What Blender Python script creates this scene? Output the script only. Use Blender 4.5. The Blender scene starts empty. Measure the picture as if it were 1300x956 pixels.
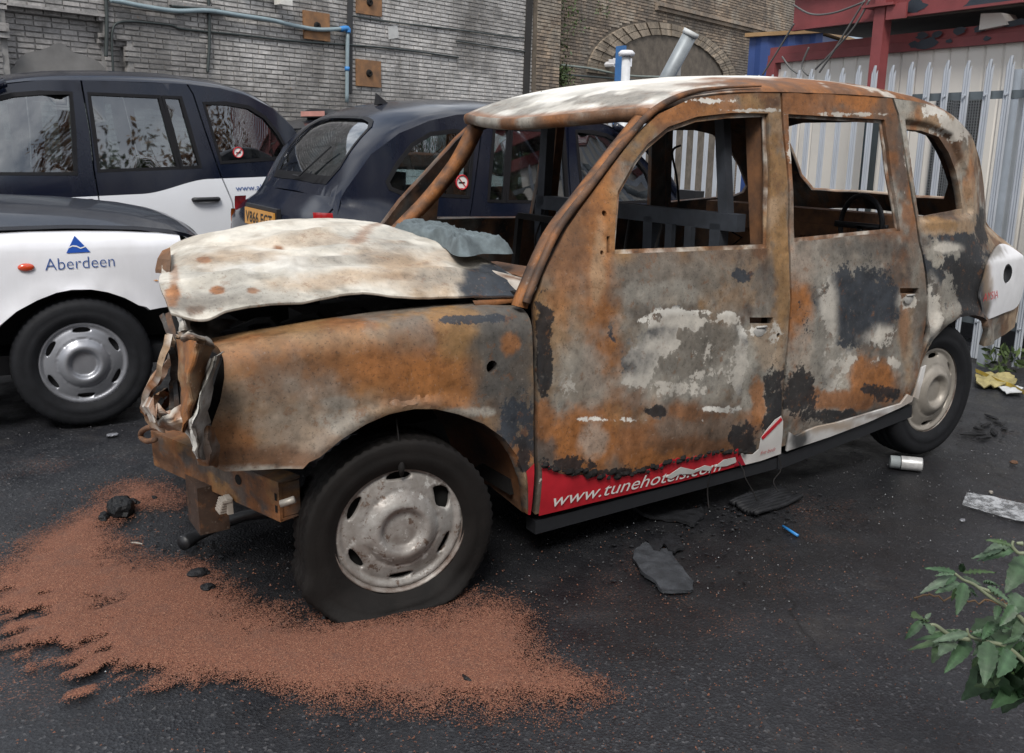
import bpy, bmesh, math, random
import numpy as np
from mathutils import Vector, Matrix
from mathutils.geometry import delaunay_2d_cdt

random.seed(7); np.random.seed(7)
scene = bpy.context.scene
col = scene.collection
PI = math.pi

# ------------------------------------------------------------------ camera
F, CAM = 1159.7, np.array([1.2308, 2.4694, 1.4696])
YAW, PITCH, ROLL, TILT = -2.1487, 0.2107, -0.0204, 0.0214
_f = np.array([math.cos(YAW)*math.cos(PITCH), math.sin(YAW)*math.cos(PITCH), -math.sin(PITCH)])
_r = np.cross(_f, [0, 0, 1]); _r /= np.linalg.norm(_r)
_u = np.cross(_r, _f)
CR = _r*math.cos(ROLL)-_u*math.sin(ROLL); CU = _u*math.cos(ROLL)+_r*math.sin(ROLL); CF = _f
cd = bpy.data.cameras.new('camera'); cam = bpy.data.objects.new('camera', cd); col.objects.link(cam)
cd.sensor_fit = 'HORIZONTAL'; cd.sensor_width = 36; cd.lens = 36*F/1300
cd.shift_y = -(478-433.5)/1300; cd.clip_end = 500; cd.clip_start = 0.05
cam.matrix_world = Matrix(((CR[0], CU[0], -CF[0], CAM[0]), (CR[1], CU[1], -CF[1], CAM[1]), (CR[2], CU[2], -CF[2], CAM[2]), (0, 0, 0, 1)))
scene.camera = cam

# ------------------------------------------------------------------ world, sun, exposure
SUN_EL, SUN_AZ = math.radians(50), math.radians(48)     # direction towards the sun, world azimuth from +x
w = bpy.data.worlds.new('World'); scene.world = w; w.use_nodes = True
nt = w.node_tree; nt.nodes.clear()
out = nt.nodes.new('ShaderNodeOutputWorld'); bg = nt.nodes.new('ShaderNodeBackground')
sky = nt.nodes.new('ShaderNodeTexSky'); sky.sky_type = 'NISHITA'; sky.sun_disc = False
sky.sun_elevation = SUN_EL; sky.sun_rotation = PI/2-SUN_AZ; sky.dust_density = 3.0; sky.air_density = 1.0
tc = nt.nodes.new('ShaderNodeTexCoord'); nz = nt.nodes.new('ShaderNodeTexNoise')
nz.inputs['Scale'].default_value = 2.2; nz.inputs['Detail'].default_value = 6; nz.inputs['Roughness'].default_value = 0.55
cr_ = nt.nodes.new('ShaderNodeValToRGB'); cr_.color_ramp.elements[0].position = 0.40; cr_.color_ramp.elements[1].position = 0.60
mx = nt.nodes.new('ShaderNodeMix'); mx.data_type = 'RGBA'
n2 = nt.nodes.new('ShaderNodeTexNoise'); n2.inputs['Scale'].default_value = 3.4; n2.inputs['Detail'].default_value = 7; n2.inputs['Roughness'].default_value = 0.6
c2 = nt.nodes.new('ShaderNodeValToRGB'); c2.color_ramp.elements[0].position = 0.40; c2.color_ramp.elements[1].position = 0.60
m2_ = nt.nodes.new('ShaderNodeMix'); m2_.data_type = 'RGBA'; m2_.inputs[6].default_value = (5.0, 5.7, 6.8, 1); m2_.inputs[7].default_value = (17, 17.2, 17.4, 1)
nt.links.new(tc.outputs['Generated'], n2.inputs['Vector']); nt.links.new(n2.outputs['Fac'], c2.inputs['Fac']); nt.links.new(c2.outputs['Color'], m2_.inputs[0]); nt.links.new(m2_.outputs[2], mx.inputs[7])   # cloud sheet
ad = nt.nodes.new('ShaderNodeMath'); ad.operation = 'MULTIPLY_ADD'; ad.inputs[1].default_value = 0.65; ad.inputs[2].default_value = 0.33
nt.links.new(tc.outputs['Generated'], nz.inputs['Vector']); nt.links.new(nz.outputs['Fac'], cr_.inputs['Fac'])
nt.links.new(cr_.outputs['Color'], ad.inputs[0]); nt.links.new(ad.outputs[0], mx.inputs[0])
nt.links.new(sky.outputs['Color'], mx.inputs[6]); nt.links.new(mx.outputs[2], bg.inputs['Color'])
bg.inputs['Strength'].default_value = 0.08
nt.links.new(bg.outputs[0], out.inputs[0])
sd = bpy.data.lights.new('sun', 'SUN'); sun = bpy.data.objects.new('sun', sd); col.objects.link(sun)
sd.energy = 2.3; sd.angle = math.radians(18); sd.color = (1.0, 0.96, 0.9)
_sv = Vector((math.cos(SUN_EL)*math.cos(SUN_AZ), math.cos(SUN_EL)*math.sin(SUN_AZ), math.sin(SUN_EL)))
sun.rotation_euler = _sv.to_track_quat('Z', 'Y').to_euler()
scene.view_settings.view_transform = 'Standard'; scene.view_settings.look = 'None'
scene.view_settings.exposure = 0.42; scene.view_settings.gamma = 1.0

# ------------------------------------------------------------------ picture point -> place
def ray(px, py): return CF + CR*(px-650)/F - CU*(py-433.5)/F
def at_plane(px, py, p0, n):
    d = ray(px, py); t = np.dot(np.array(p0)-CAM, n)/np.dot(d, n); return CAM+t*d
def at_z(px, py, z=0.0): return at_plane(px, py, (0, 0, z), np.array([0, 0, 1.0]))
def at_depth(px, py, Z): return CAM+ray(px, py)*Z
# the burnt taxi: local x forward from the front axle, y from the centre line (left +), z up, nose down by TILT
BX = np.array([2.886*math.cos(TILT)-2.886, -0.89, -2.886*math.sin(TILT)])
def w2b(P):
    d = np.array(P)-BX; c, s = math.cos(TILT), math.sin(TILT)
    return np.array([d[0]*c-d[2]*s, d[1], d[0]*s+d[2]*c])
def b_plane(px, py, axis, val):
    A = w2b(CAM); D = w2b(CAM+ray(px, py))-A; return A+D*(val-A[axis])/D[axis]
def b_side(px, py):
    y = 0.85
    for _ in range(12):
        P = b_plane(px, py, 1, y); y = float(hw(np.array([P[0]]), np.array([P[2]]))[0])
    return P
def hw(x, z):
    x = np.asarray(x, float); z = np.asarray(z, float)
    f = np.ones_like(x)
    d = np.clip((x-0.05)/0.75, 0, 1.3); f -= 0.27*d**2.4
    d = np.clip((-2.8-x)/1.0, 0, 1.2); f -= 0.14*d**2.4+0.32*d**2*np.clip((z-.95)/.15, 0, 1)
    y = 0.89*f
    y = y-np.clip((0.42-z)/0.2, 0, 1)**1.5*0.035
    y = y-0.03*np.clip((z-0.75)/0.37, 0, 1)**2
    y = y-np.clip(z-1.12, 0, 1)*0.155
    y = y-np.clip(z-1.05, 0, 1)*0.16*np.clip((x+1.65)/.6, 0, 1)
    return y

# ------------------------------------------------------------------ noise in numpy
def _h(i, j, k):
    n = (i*374761393+j*668265263+k*2147483647+1013904223) & 0xffffffff
    n = ((n ^ (n >> 13))*1274126177) & 0xffffffff
    n = ((n ^ (n >> 16))*2246822519) & 0xffffffff
    return ((n ^ (n >> 15)) & 0xffffff)/float(0xffffff)
def vnoise(P):
    P = np.asarray(P, float); I = np.floor(P).astype(np.int64); f = P-I; f = f*f*(3-2*f)
    r = 0
    for a in (0, 1):
        for b in (0, 1):
            for c in (0, 1):
                wgt = (f[:, 0] if a else 1-f[:, 0])*(f[:, 1] if b else 1-f[:, 1])*(f[:, 2] if c else 1-f[:, 2])
                r = r+wgt*_h(I[:, 0]+a, I[:, 1]+b, I[:, 2]+c)
    return r
def fbm(P, s, o=4, seed=0.0):
    P = np.asarray(P, float)*s+seed; r = 0; a = 0.5; t = 0
    for _ in range(o):
        r = r+a*vnoise(P); t += a; a *= 0.55; P = P*2.03+11.7
    return r/t
def sstep(a, b, x):
    t = np.clip((x-a)/(b-a), 0, 1); return t*t*(3-2*t)

# ------------------------------------------------------------------ objects
def link(name, me, parent=None, mat=None, loc=None, rot=None):
    o = bpy.data.objects.new(name, me); col.objects.link(o)
    if parent is not None: o.parent = parent
    if mat is not None and me is not None:
        for m in (mat if isinstance(mat, (list, tuple)) else [mat]): me.materials.append(m)
    if loc is not None: o.location = loc
    if rot is not None: o.rotation_euler = rot
    return o
def mesh(name, V, Fc, mat=None, parent=None, smooth=False, mi=None, loc=None, rot=None):
    me = bpy.data.meshes.new(name); me.from_pydata([tuple(map(float, v)) for v in V], [], [tuple(map(int, f)) for f in Fc])
    if smooth: me.polygons.foreach_set('use_smooth', [True]*len(me.polygons))
    if mi is not None: me.polygons.foreach_set('material_index', list(map(int, mi)))
    me.update()
    return link(name, me, parent, mat, loc, rot)
def tag(o, label=None, cat=None, group=None, kind=None):
    if label: o['label'] = label
    if cat: o['category'] = cat
    if group: o['group'] = group
    if kind: o['kind'] = kind
    return o
def empty(name, loc=(0, 0, 0), rot=(0, 0, 0), scale=1.0):
    o = bpy.data.objects.new(name, None); col.objects.link(o); o.location = loc; o.rotation_euler = rot; o.scale = (scale,)*3
    o.empty_display_size = 0.1
    return o
class MB:
    def __init__(s): s.v = []; s.f = []; s.m = []
    def add(s, V, Fc, m=0):
        n = len(s.v); s.v += [tuple(p) for p in V]; s.f += [tuple(i+n for i in f) for f in Fc]; s.m += [m]*len(Fc); return s
    def box(s, c, d, R=None, m=0):
        c = np.array(c, float); d = np.array(d, float)/2
        P = np.array([[x, y, z] for x in (-1, 1) for y in (-1, 1) for z in (-1, 1)])*d
        if R is not None: P = P@np.array(R).T
        return s.add(P+c, [(0, 1, 3, 2), (4, 6, 7, 5), (0, 4, 5, 1), (2, 3, 7, 6), (0, 2, 6, 4), (1, 5, 7, 3)], m)
    def beam(s, a, b, w, h, up=(0, 0, 1), m=0):
        a = np.array(a, float); b = np.array(b, float); d = b-a; L = np.linalg.norm(d); d = d/L
        u = np.array(up, float); sd_ = np.cross(d, u); sd_ /= np.linalg.norm(sd_); u = np.cross(sd_, d)
        return s.box((a+b)/2, (L, w, h), np.array([d, sd_, u]).T, m)
    def tube(s, pts, r, n=8, cap=True, m=0):
        pts = np.array(pts, float); k = len(pts); r = np.full(k, r) if np.isscalar(r) else np.array(r)
        T = np.gradient(pts, axis=0); T /= np.linalg.norm(T, axis=1)[:, None]+1e-9
        ref = np.array([0, 0, 1.0]) if abs(T[0][2]) < 0.9 else np.array([1.0, 0, 0])
        u = ref-T[0]*ref.dot(T[0]); u /= np.linalg.norm(u); V = []
        for i in range(k):
            u = u-T[i]*u.dot(T[i]); u /= np.linalg.norm(u)+1e-9; b = np.cross(T[i], u)
            for j in range(n):
                a = 2*PI*j/n; V.append(pts[i]+r[i]*(math.cos(a)*u+math.sin(a)*b))
        Fc = [(i*n+j, i*n+(j+1) % n, (i+1)*n+(j+1) % n, (i+1)*n+j) for i in range(k-1) for j in range(n)]
        if cap: Fc += [tuple(range(n))[::-1], tuple((k-1)*n+j for j in range(n))]
        return s.add(V, Fc, m)
    def build(s, name, mat, parent=None, smooth=False, loc=None, rot=None):
        return mesh(name, s.v, s.f, mat, parent, smooth, s.m if isinstance(mat, (list, tuple)) else None, loc, rot)
def spline(P, n):
    P = np.array(P, float); t = np.linspace(0, len(P)-1, n); o = []
    for x in t:
        i = min(int(x), len(P)-2); f = x-i
        p0, p1, p2, p3 = P[max(i-1, 0)], P[i], P[i+1], P[min(i+2, len(P)-1)]
        o.append(0.5*((2*p1)+(-p0+p2)*f+(2*p0-5*p1+4*p2-p3)*f*f+(-p0+3*p1-3*p2+p3)*f**3))
    return np.array(o)
def setcol(o, C, name='paint'):
    a = o.data.color_attributes.new(name, 'FLOAT_COLOR', 'POINT')
    C = np.asarray(C, float)
    a.data.foreach_set('color', np.hstack([C, np.ones((len(C), 1))]).astype(np.float32).ravel())

# ------------------------------------------------------------------ materials
def nodes(name):
    m = bpy.data.materials.new(name); m.use_nodes = True; n = m.node_tree
    return m, n, n.nodes['Principled BSDF']
def nd(n, typ, **kw):
    x = n.nodes.new('ShaderNode'+typ)
    for k, v in kw.items():
        if k in x.inputs.keys() if isinstance(k, str) else False: x.inputs[k].default_value = v
        else: setattr(x, k, v)
    return x
def noise(n, scale, detail=5, rough=0.55, coord='Object', stretch=None):
    t = nd(n, 'TexCoord'); x = nd(n, 'TexNoise'); x.inputs['Scale'].default_value = scale; x.inputs['Detail'].default_value = detail; x.inputs['Roughness'].default_value = rough
    if stretch:
        mp = nd(n, 'Mapping'); mp.inputs['Scale'].default_value = stretch; n.links.new(t.outputs[coord], mp.inputs[0]); n.links.new(mp.outputs[0], x.inputs['Vector'])
    else: n.links.new(t.outputs[coord], x.inputs['Vector'])
    return x.outputs['Fac']
def ramp(n, fac, stops):
    r = nd(n, 'ValToRGB'); e = r.color_ramp.elements
    while len(e) < len(stops): e.new(0.5)
    for i, (p, c) in enumerate(stops):
        e[i].position = p; e[i].color = (*c, 1) if len(c) == 3 else c
    n.links.new(fac, r.inputs['Fac']); return r.outputs['Color']
def g(v): return (v, v, v)
def mix(n, fac, a, b, mode='MIX'):
    x = nd(n, 'Mix'); x.data_type = 'RGBA'; x.blend_type = mode
    for i, v in ((0, fac), (6, a), (7, b)):
        if hasattr(v, 'is_linked') or hasattr(v, 'links'): n.links.new(v, x.inputs[i])
        elif i == 0: x.inputs[0].default_value = v
        else: x.inputs[i].default_value = (*v, 1)
    return x.outputs[2]
def math_(n, op, a, b=0.0, c=0.0):
    x = nd(n, 'Math'); x.operation = op
    for i, v in enumerate((a, b, c)):
        if hasattr(v, 'links'): n.links.new(v, x.inputs[i])
        else: x.inputs[i].default_value = v
    return x.outputs[0]
def bump(n, h, bsdf, strength=0.3, dist=0.01):
    b = nd(n, 'Bump'); b.inputs['Strength'].default_value = strength; b.inputs['Distance'].default_value = dist
    n.links.new(h, b.inputs['Height']); n.links.new(b.outputs[0], bsdf.inputs['Normal'])
def simple(name, c, rough=0.6, metal=0.0, var=0.25, scale=8, coat=0.0, bmp=0.0, stretch=None, c2=None):
    m, n, b = nodes(name); f = noise(n, scale, 6, 0.6, stretch=stretch)
    lo = tuple(max(0, x*(1-var)) for x in c) if c2 is None else c2
    n.links.new(ramp(n, f, [(0.3, lo), (0.7, c)]), b.inputs['Base Color'])
    b.inputs['Roughness'].default_value = rough; b.inputs['Metallic'].default_value = metal; b.inputs['Coat Weight'].default_value = coat; b.inputs['Coat Roughness'].default_value = 0.05
    if 'rubber' in name or 'char' in name or 'soot' in name: b.inputs['Specular IOR Level'].default_value = 0.22
    if bmp: bump(n, noise(n, scale*4, 6, 0.7), b, bmp, 0.004)
    return m

def mat_burnt():
    m, n, b = nodes('burnt_sheet_metal')
    at0 = nd(n, 'Attribute'); at0.attribute_name = 'paint'; fk = nd(n, 'Attribute'); fk.attribute_name = 'flake'; fm = nd(n, 'Attribute'); fm.attribute_name = 'flake_cover'
    rag = math_(n, 'ADD', math_(n, 'MULTIPLY', noise(n, 9, 10, 0.72), 1.0), math_(n, 'MULTIPLY', noise(n, 55, 6, 0.7), 0.45))
    msk = math_(n, 'ADD', fm.outputs['Fac'], math_(n, 'MULTIPLY_ADD', rag, 2.3, -1.70))
    class at: outputs = {'Color': mix(n, ramp(n, msk, [(0.45, g(0)), (0.56, g(.93))]), at0.outputs['Color'], fk.outputs['Color'])}
    f1 = noise(n, 26, 8, 0.68); f2 = noise(n, 110, 5, 0.7); f3 = noise(n, 7, 6, 0.6, stretch=(1.0, 1.0, 0.35))
    c = mix(n, 1.0, at.outputs['Color'], ramp(n, f1, [(0.28, g(0.52)), (0.46, g(0.94)), (0.54, g(1.04)), (0.72, g(1.38))]), 'MULTIPLY')
    c = mix(n, 1.0, c, ramp(n, f3, [(0.3, g(0.72)), (0.55, g(1.02)), (0.75, (1.2, 1.16, 1.1))]), 'MULTIPLY')
    c = mix(n, math_(n, 'MULTIPLY', ramp(n, f2, [(0.58, g(0)), (0.63, g(1))]), 0.5), c, (0.035, 0.028, 0.024))
    c = mix(n, math_(n, 'MULTIPLY', ramp(n, noise(n, 17, 8, 0.78), [(0.57, g(0)), (0.62, g(1))]), 0.5), c, (0.16, 0.07, 0.028))
    c = mix(n, math_(n, 'MULTIPLY', ramp(n, noise(n, 60, 5, 0.75), [(0.6, g(0)), (0.68, g(1))]), 0.28), c, (0.34, 0.3, 0.26))
    mild = mix(n, 1.0, at.outputs['Color'], ramp(n, noise(n, 14, 6, 0.6), [(0.3, g(0.82)), (0.7, g(1.1))]), 'MULTIPLY')
    bw_ = nd(n, 'RGBToBW'); n.links.new(at.outputs['Color'], bw_.inputs[0])
    c = mix(n, math_(n, 'MULTIPLY', ramp(n, bw_.outputs[0], [(0.22, g(0)), (0.5, g(1))]), 0.72), c, mild)
    n.links.new(c, b.inputs['Base Color'])
    n.links.new(ramp(n, f1, [(0.3, g(0.5)), (0.7, g(0.8))]), b.inputs['Roughness']); b.inputs['Specular IOR Level'].default_value = 0.35
    h = math_(n, 'ADD', math_(n, 'MULTIPLY', f1, 0.7), math_(n, 'MULTIPLY', f2, 0.3)); bump(n, h, b, 0.35, 0.004)
    return m
BURNT = mat_burnt()
def mat_cover():
    m, n, b = nodes('scorched_white_plastic'); at = nd(n, 'Attribute'); at.attribute_name = 'paint'
    n.links.new(mix(n, 1.0, at.outputs['Color'], ramp(n, noise(n, 9, 5, .6), [(.3, g(.88)), (.7, g(1.05))]), 'MULTIPLY'), b.inputs['Base Color']); b.inputs['Roughness'].default_value = .45; return m
COVER = mat_cover()

def mat_carpaint(name, upper, lower=None, edge=None):
    """glossy two-tone car paint with road film; lower colour below a swoosh line in object space"""
    m, n, b = nodes(name)
    c = upper
    if lower is not None:
        t = nd(n, 'TexCoord'); s = nd(n, 'SeparateXYZ'); n.links.new(t.outputs['Object'], s.inputs[0])
        mr = nd(n, 'MapRange'); mr.interpolation_type = 'SMOOTHSTEP'
        mr.inputs[1].default_value = edge[0]; mr.inputs[2].default_value = edge[1]; mr.inputs[3].default_value = edge[2]; mr.inputs[4].default_value = edge[3]
        n.links.new(s.outputs['X'], mr.inputs[0])
        k = math_(n, 'LESS_THAN', s.outputs['Z'], mr.outputs[0])
        c = mix(n, k, upper, lower)
    f = noise(n, 3.0, 7, 0.65, stretch=(1, 1, 0.4)); f2 = noise(n, 40, 4, 0.6)
    film = math_(n, 'MULTIPLY', ramp(n, f, [(0.4, g(0)), (0.75, g(1))]), 0.06 if upper[0] < .1 else 0.2)
    c2 = mix(n, film, c, (0.22, 0.2, 0.17))
    if not hasattr(c2, 'links'): pass
    n.links.new(c2, b.inputs['Base Color'])
    n.links.new(ramp(n, f, [(0.35, g(0.10)), (0.7, g(0.24))]), b.inputs['Roughness'])
    b.inputs['Specular IOR Level'].default_value = 0.5
    bump(n, f2, b, 0.03, 0.002)
    return m
NAVY = mat_carpaint('navy_car_paint', (0.006, 0.009, 0.020))
BLACKP = mat_carpaint('black_car_paint', (0.010, 0.012, 0.018))
TWOTONE = mat_carpaint('navy_over_white_paint', (0.006, 0.009, 0.020), (0.72, 0.74, 0.78), (-2.55, -2.05, 1.05, 0.965))
WHITEP = mat_carpaint('white_car_paint', (0.74, 0.75, 0.79))
def mat_wet_bonnet():
    m, n, b = nodes('wet_black_bonnet_paint')
    v = nd(n, 'TexVoronoi'); v.inputs['Scale'].default_value = 130; t = nd(n, 'TexCoord'); n.links.new(t.outputs['Object'], v.inputs['Vector'])
    h = ramp(n, v.outputs['Distance'], [(0.0, g(1)), (0.35, g(0))])
    b.inputs['Base Color'].default_value = (0.012, 0.015, 0.024, 1); b.inputs['Roughness'].default_value = 0.3; b.inputs['Coat Weight'].default_value = 0.5
    bump(n, h, b, 0.5, 0.004); return m
WETP = mat_wet_bonnet()
def mat_glass(name, tint=(0.40, 0.47, 0.47), refl=1.0):
    m, n, b = nodes(name); o = n.nodes['Material Output']
    tr = nd(n, 'BsdfTransparent'); tr.inputs[0].default_value = (*tint, 1)
    gl = nd(n, 'BsdfGlossy'); gl.inputs['Roughness'].default_value = 0.02; gl.inputs[0].default_value = (0.95, 0.97, 1, 1)
    fr = nd(n, 'Fresnel'); fr.inputs[0].default_value = 1.5
    f = math_(n, 'MULTIPLY_ADD', fr.outputs[0], 1.7*refl, 0.10*refl)
    di = nd(n, 'BsdfDiffuse'); di.inputs[0].default_value = (0.35, 0.36, 0.35, 1)
    s = nd(n, 'MixShader'); s2 = nd(n, 'MixShader')
    n.links.new(math_(n, 'MULTIPLY', ramp(n, noise(n, 5, 6, 0.7), [(0.4, g(0)), (0.8, g(1))]), 0.05), s2.inputs[0])
    n.links.new(f, s.inputs[0]); n.links.new(tr.outputs[0], s2.inputs[1]); n.links.new(di.outputs[0], s2.inputs[2])
    n.links.new(s2.outputs[0], s.inputs[1]); n.links.new(gl.outputs[0], s.inputs[2]); n.links.new(s.outputs[0], o.inputs[0])
    n.nodes.remove(b); return m
GLASS = mat_glass('car_window_glass')
RUBBER = simple('tyre_rubber', (0.014, 0.015, 0.018), 0.7, var=0.4, scale=20, bmp=0.15)
BURNT_RUBBER = simple('scorched_tyre_rubber', (0.011, 0.0095, 0.009), 0.75, var=0.5, scale=12, bmp=0.4)
SEAL = simple('black_window_rubber', (0.012, 0.012, 0.014), 0.45, scale=30)
PLASTIC = simple('black_plastic', (0.014, 0.015, 0.018), 0.5, scale=30)
DARK = simple('sooty_dark_metal', (0.016, 0.015, 0.015), 0.85, var=0.5, scale=9, bmp=0.4)
SOOTBLUE = simple('heat_blued_steel', (0.05, 0.058, 0.072), 0.6, metal=0.3, var=0.6, scale=7, bmp=0.3)
RUSTM = simple('rusted_steel', (0.22, 0.10, 0.042), 0.85, var=0.75, scale=11, bmp=0.5, c2=(0.055, 0.033, 0.024))
HUB = simple('silver_hubcap_paint', (0.30, 0.31, 0.34), 0.38, metal=0.55, var=0.22, scale=10)
HUBD = simple('dusty_silver_hubcap_paint', (0.36, 0.33, 0.29), 0.5, metal=0.35, var=0.25, scale=14)
RIM = simple('steel_wheel_rim', (0.22, 0.22, 0.24), 0.45, metal=0.7, var=0.4, scale=12)
CLOTHM = simple('seat_fabric', (0.05, 0.055, 0.07), 0.9, scale=20)
CREAM = simple('pale_curtain_panel', (0.55, 0.58, 0.62), 0.7, scale=6)
TAILRED = simple('red_lamp_lens', (0.35, 0.012, 0.015), 0.15, var=0.2, coat=1)
AMBER = simple('amber_lamp_lens', (0.55, 0.13, 0.012), 0.15, var=0.2, coat=1)
YPLATE = simple('yellow_number_plate', (0.62, 0.30, 0.06), 0.4, var=0.1)
YPLATE2 = simple('bright_yellow_number_plate', (0.68, 0.58, 0.08), 0.4, var=0.1)
INK = simple('black_lettering', (0.015, 0.015, 0.015), 0.5)
BLUEINK = simple('dark_blue_lettering', (0.035, 0.09, 0.28), 0.4, var=0.1)
LOGOBLUE = simple('blue_logo_film', (0.02, 0.09, 0.42), 0.35, var=0.1)
WHITEINK = simple('white_lettering', (0.8, 0.8, 0.78), 0.45, var=0.06)
REDINK = simple('red_lettering', (0.5, 0.02, 0.03), 0.45, var=0.1)
ORANGEINK = simple('pale_orange_print', (0.75, 0.38, 0.16), 0.5, var=0.1)

# ------------------------------------------------------------------ panels
def inpoly(P, poly):
    x, y = P[:, 0], P[:, 1]; r = np.zeros(len(P), bool); n = len(poly)
    for i in range(n):
        (x1, y1), (x2, y2) = poly[i], poly[(i+1) % n]
        c = ((y1 > y) != (y2 > y)) & (x < (x2-x1)*(y-y1)/((y2-y1) or 1e-12)+x1); r ^= c
    return r
def resample(poly, step):
    o = []
    for i in range(len(poly)):
        a = np.array(poly[i], float); b = np.array(poly[(i+1) % len(poly)], float); k = max(1, int(round(np.linalg.norm(b-a)/step)))
        o += [a+(b-a)*j/k for j in range(k)]
    return o
def smooth_poly(P, n=4): # closed Catmull-Rom
    P = [np.array(p, float) for p in P]; o = []
    for i in range(len(P)):
        p0, p1, p2, p3 = P[i-1], P[i], P[(i+1) % len(P)], P[(i+2) % len(P)]
        for j in range(n):
            f = j/n; o.append(0.5*((2*p1)+(-p0+p2)*f+(2*p0-5*p1+4*p2-p3)*f*f+(-p0+3*p1-3*p2+p3)*f**3))
    return o
def round_poly(P, r=0.03, k=3):
    P = [np.array(p, float) for p in P]; o = []
    for i in range(len(P)):
        a, b, c = P[i-1], P[i], P[(i+1) % len(P)]
        la, lc = np.linalg.norm(a-b), np.linalg.norm(c-b); rr = min(r, la*0.45, lc*0.45)
        A = b+(a-b)/la*rr; B = b+(c-b)/lc*rr
        for j in range(k+1):
            t = j/k; o.append((1-t)**2*A+2*t*(1-t)*b+t*t*B)
    return o
def offset_poly(P, d): # moves a closed outline inwards by d
    P = [np.array(p, float) for p in P]; A = sum(P[i-1][0]*P[i][1]-P[i][0]*P[i-1][1] for i in range(len(P))); s = 1 if A > 0 else -1; o = []
    for i in range(len(P)):
        a, b, c = P[i-1], P[i], P[(i+1) % len(P)]
        e1 = (b-a)/(np.linalg.norm(b-a)+1e-9); e2 = (c-b)/(np.linalg.norm(c-b)+1e-9)
        n = np.array([-e1[1]-e2[1], e1[0]+e2[0]])*s; n /= np.linalg.norm(n)+1e-9
        o.append(b+n*d)
    return o
def cdt(poly, holes=(), step=0.05, jit=0.15):
    loops = [resample(poly, step)]+[resample(h, step) for h in holes]
    V = []; E = []
    for L in loops:
        n0 = len(V); V += L; E += [(n0+i, n0+(i+1) % len(L)) for i in range(len(L))]
    B = np.array(V); lo, hi = B.min(0), B.max(0)
    gx, gy = np.meshgrid(np.arange(lo[0], hi[0], step), np.arange(lo[1], hi[1], step*0.87)); gx = gx+((np.arange(gx.shape[0]) % 2)*step/2)[:, None]
    G = np.stack([gx.ravel(), gy.ravel()], 1); G += np.random.uniform(-jit, jit, G.shape)*step
    keep = inpoly(G, poly)
    for h in holes: keep &= ~inpoly(G, h)
    G = G[keep]
    if len(G):
        d = np.full(len(G), 9.0)
        for k in range(0, len(B), 400): d = np.minimum(d, np.sqrt(((G[:, None]-B[None, k:k+400])**2).sum(2)).min(1))
        G = G[d > 0.45*step]
    A = [Vector((float(p[0]), float(p[1]))) for p in V]+[Vector((float(p[0]), float(p[1]))) for p in G]
    v, e, f, *_ = delaunay_2d_cdt(A, E, [], 0, 1e-5)
    v = np.array([(p.x, p.y) for p in v]); f = np.array([t for t in f if len(t) == 3])
    c = v[f].mean(1); k = inpoly(c, poly)
    for h in holes: k &= ~inpoly(c, h)
    return v, f[k]
def facing(P, T, k): return np.cross(P[T[:, 1]]-P[T[:, 0]], P[T[:, 2]]-P[T[:, 0]])[:, k].sum()
def shell(name, uv, tris, S, thick, mat, parent, flip=False, smooth=True):
    """lifts a flat triangulation to 3-D through S, gives it thickness (outer face first)"""
    P = S(uv)
    T = tris[:, ::-1] if flip else tris
    fn = np.cross(P[T[:, 1]]-P[T[:, 0]], P[T[:, 2]]-P[T[:, 0]]); N = np.zeros_like(P)
    for k in range(3): np.add.at(N, T[:, k], fn)
    N /= np.linalg.norm(N, axis=1)[:, None]+1e-12
    n = len(P); Fc = [tuple(t) for t in T]; V = P
    if thick:
        V = np.vstack([P, P-N*thick]); Fc += [tuple(t[::-1]+n) for t in T]
        cnt = {}
        for t in T:
            for a, b in ((t[0], t[1]), (t[1], t[2]), (t[2], t[0])): cnt[(a, b)] = 1
        Fc += [(b, a, a+n, b+n) for (a, b) in cnt if (b, a) not in cnt]
    o = mesh(name, V, Fc, mat, parent, smooth)
    if thick and smooth:
        o.data.set_sharp_from_angle(angle=math.radians(50))
    return o, P, N, n
def side_S(sgn, off=0.0):
    def S(uv):
        y = hw(uv[:, 0], uv[:, 1])+off; return np.stack([uv[:, 0], sgn*y, uv[:, 1]], 1)
    return S

# outlines of the taxi body in side view: x along the car from the front axle, z up
ARCH_F = [(.279, .622), (.212, .667), (.135, .701), (.057, .72), (-.029, .724), (-.101, .712), (-.187, .68), (-.282, .631), (-.361, .565), (-.409, .5), (-.448, .401), (-.478, .255)]
WING = [(.539, .602), (.332, .594), (.313, .612)]+ARCH_F+[(-.492, .25), (-.489, .6), (-.484, .9), (-.487, 1.004), (-.378, 1.017), (-.201, 1.025), (.019, 1.022), (.22, 1.014), (.40, .99), (.525, .97), (.517, .938), (.522, .881), (.538, .813), (.56, .756), (.577, .702), (.58, .662), (.568, .62)]
AX = [(-.505, .9), (-.502, 1.01), (-.546, 1.095), (-.676, 1.243), (-.844, 1.384), (-1.023, 1.534), (-1.170, 1.635), (-1.325, 1.693), (-1.50, 1.72)]
FDOOR = [(-.52, .24), (-.508, .5)]+AX+[(-1.756, 1.728), (-1.764, 1.4), (-1.752, 1.14), (-1.759, .904), (-1.747, .542), (-1.752, .398), (-1.762, .236)]
FWIN = [(-.869, 1.144), (-.895, 1.26), (-.928, 1.36), (-1.026, 1.463), (-1.097, 1.525), (-1.204, 1.588), (-1.344, 1.627), (-1.502, 1.643), (-1.685, 1.643), (-1.668, 1.4), (-1.64, 1.118)]
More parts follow.
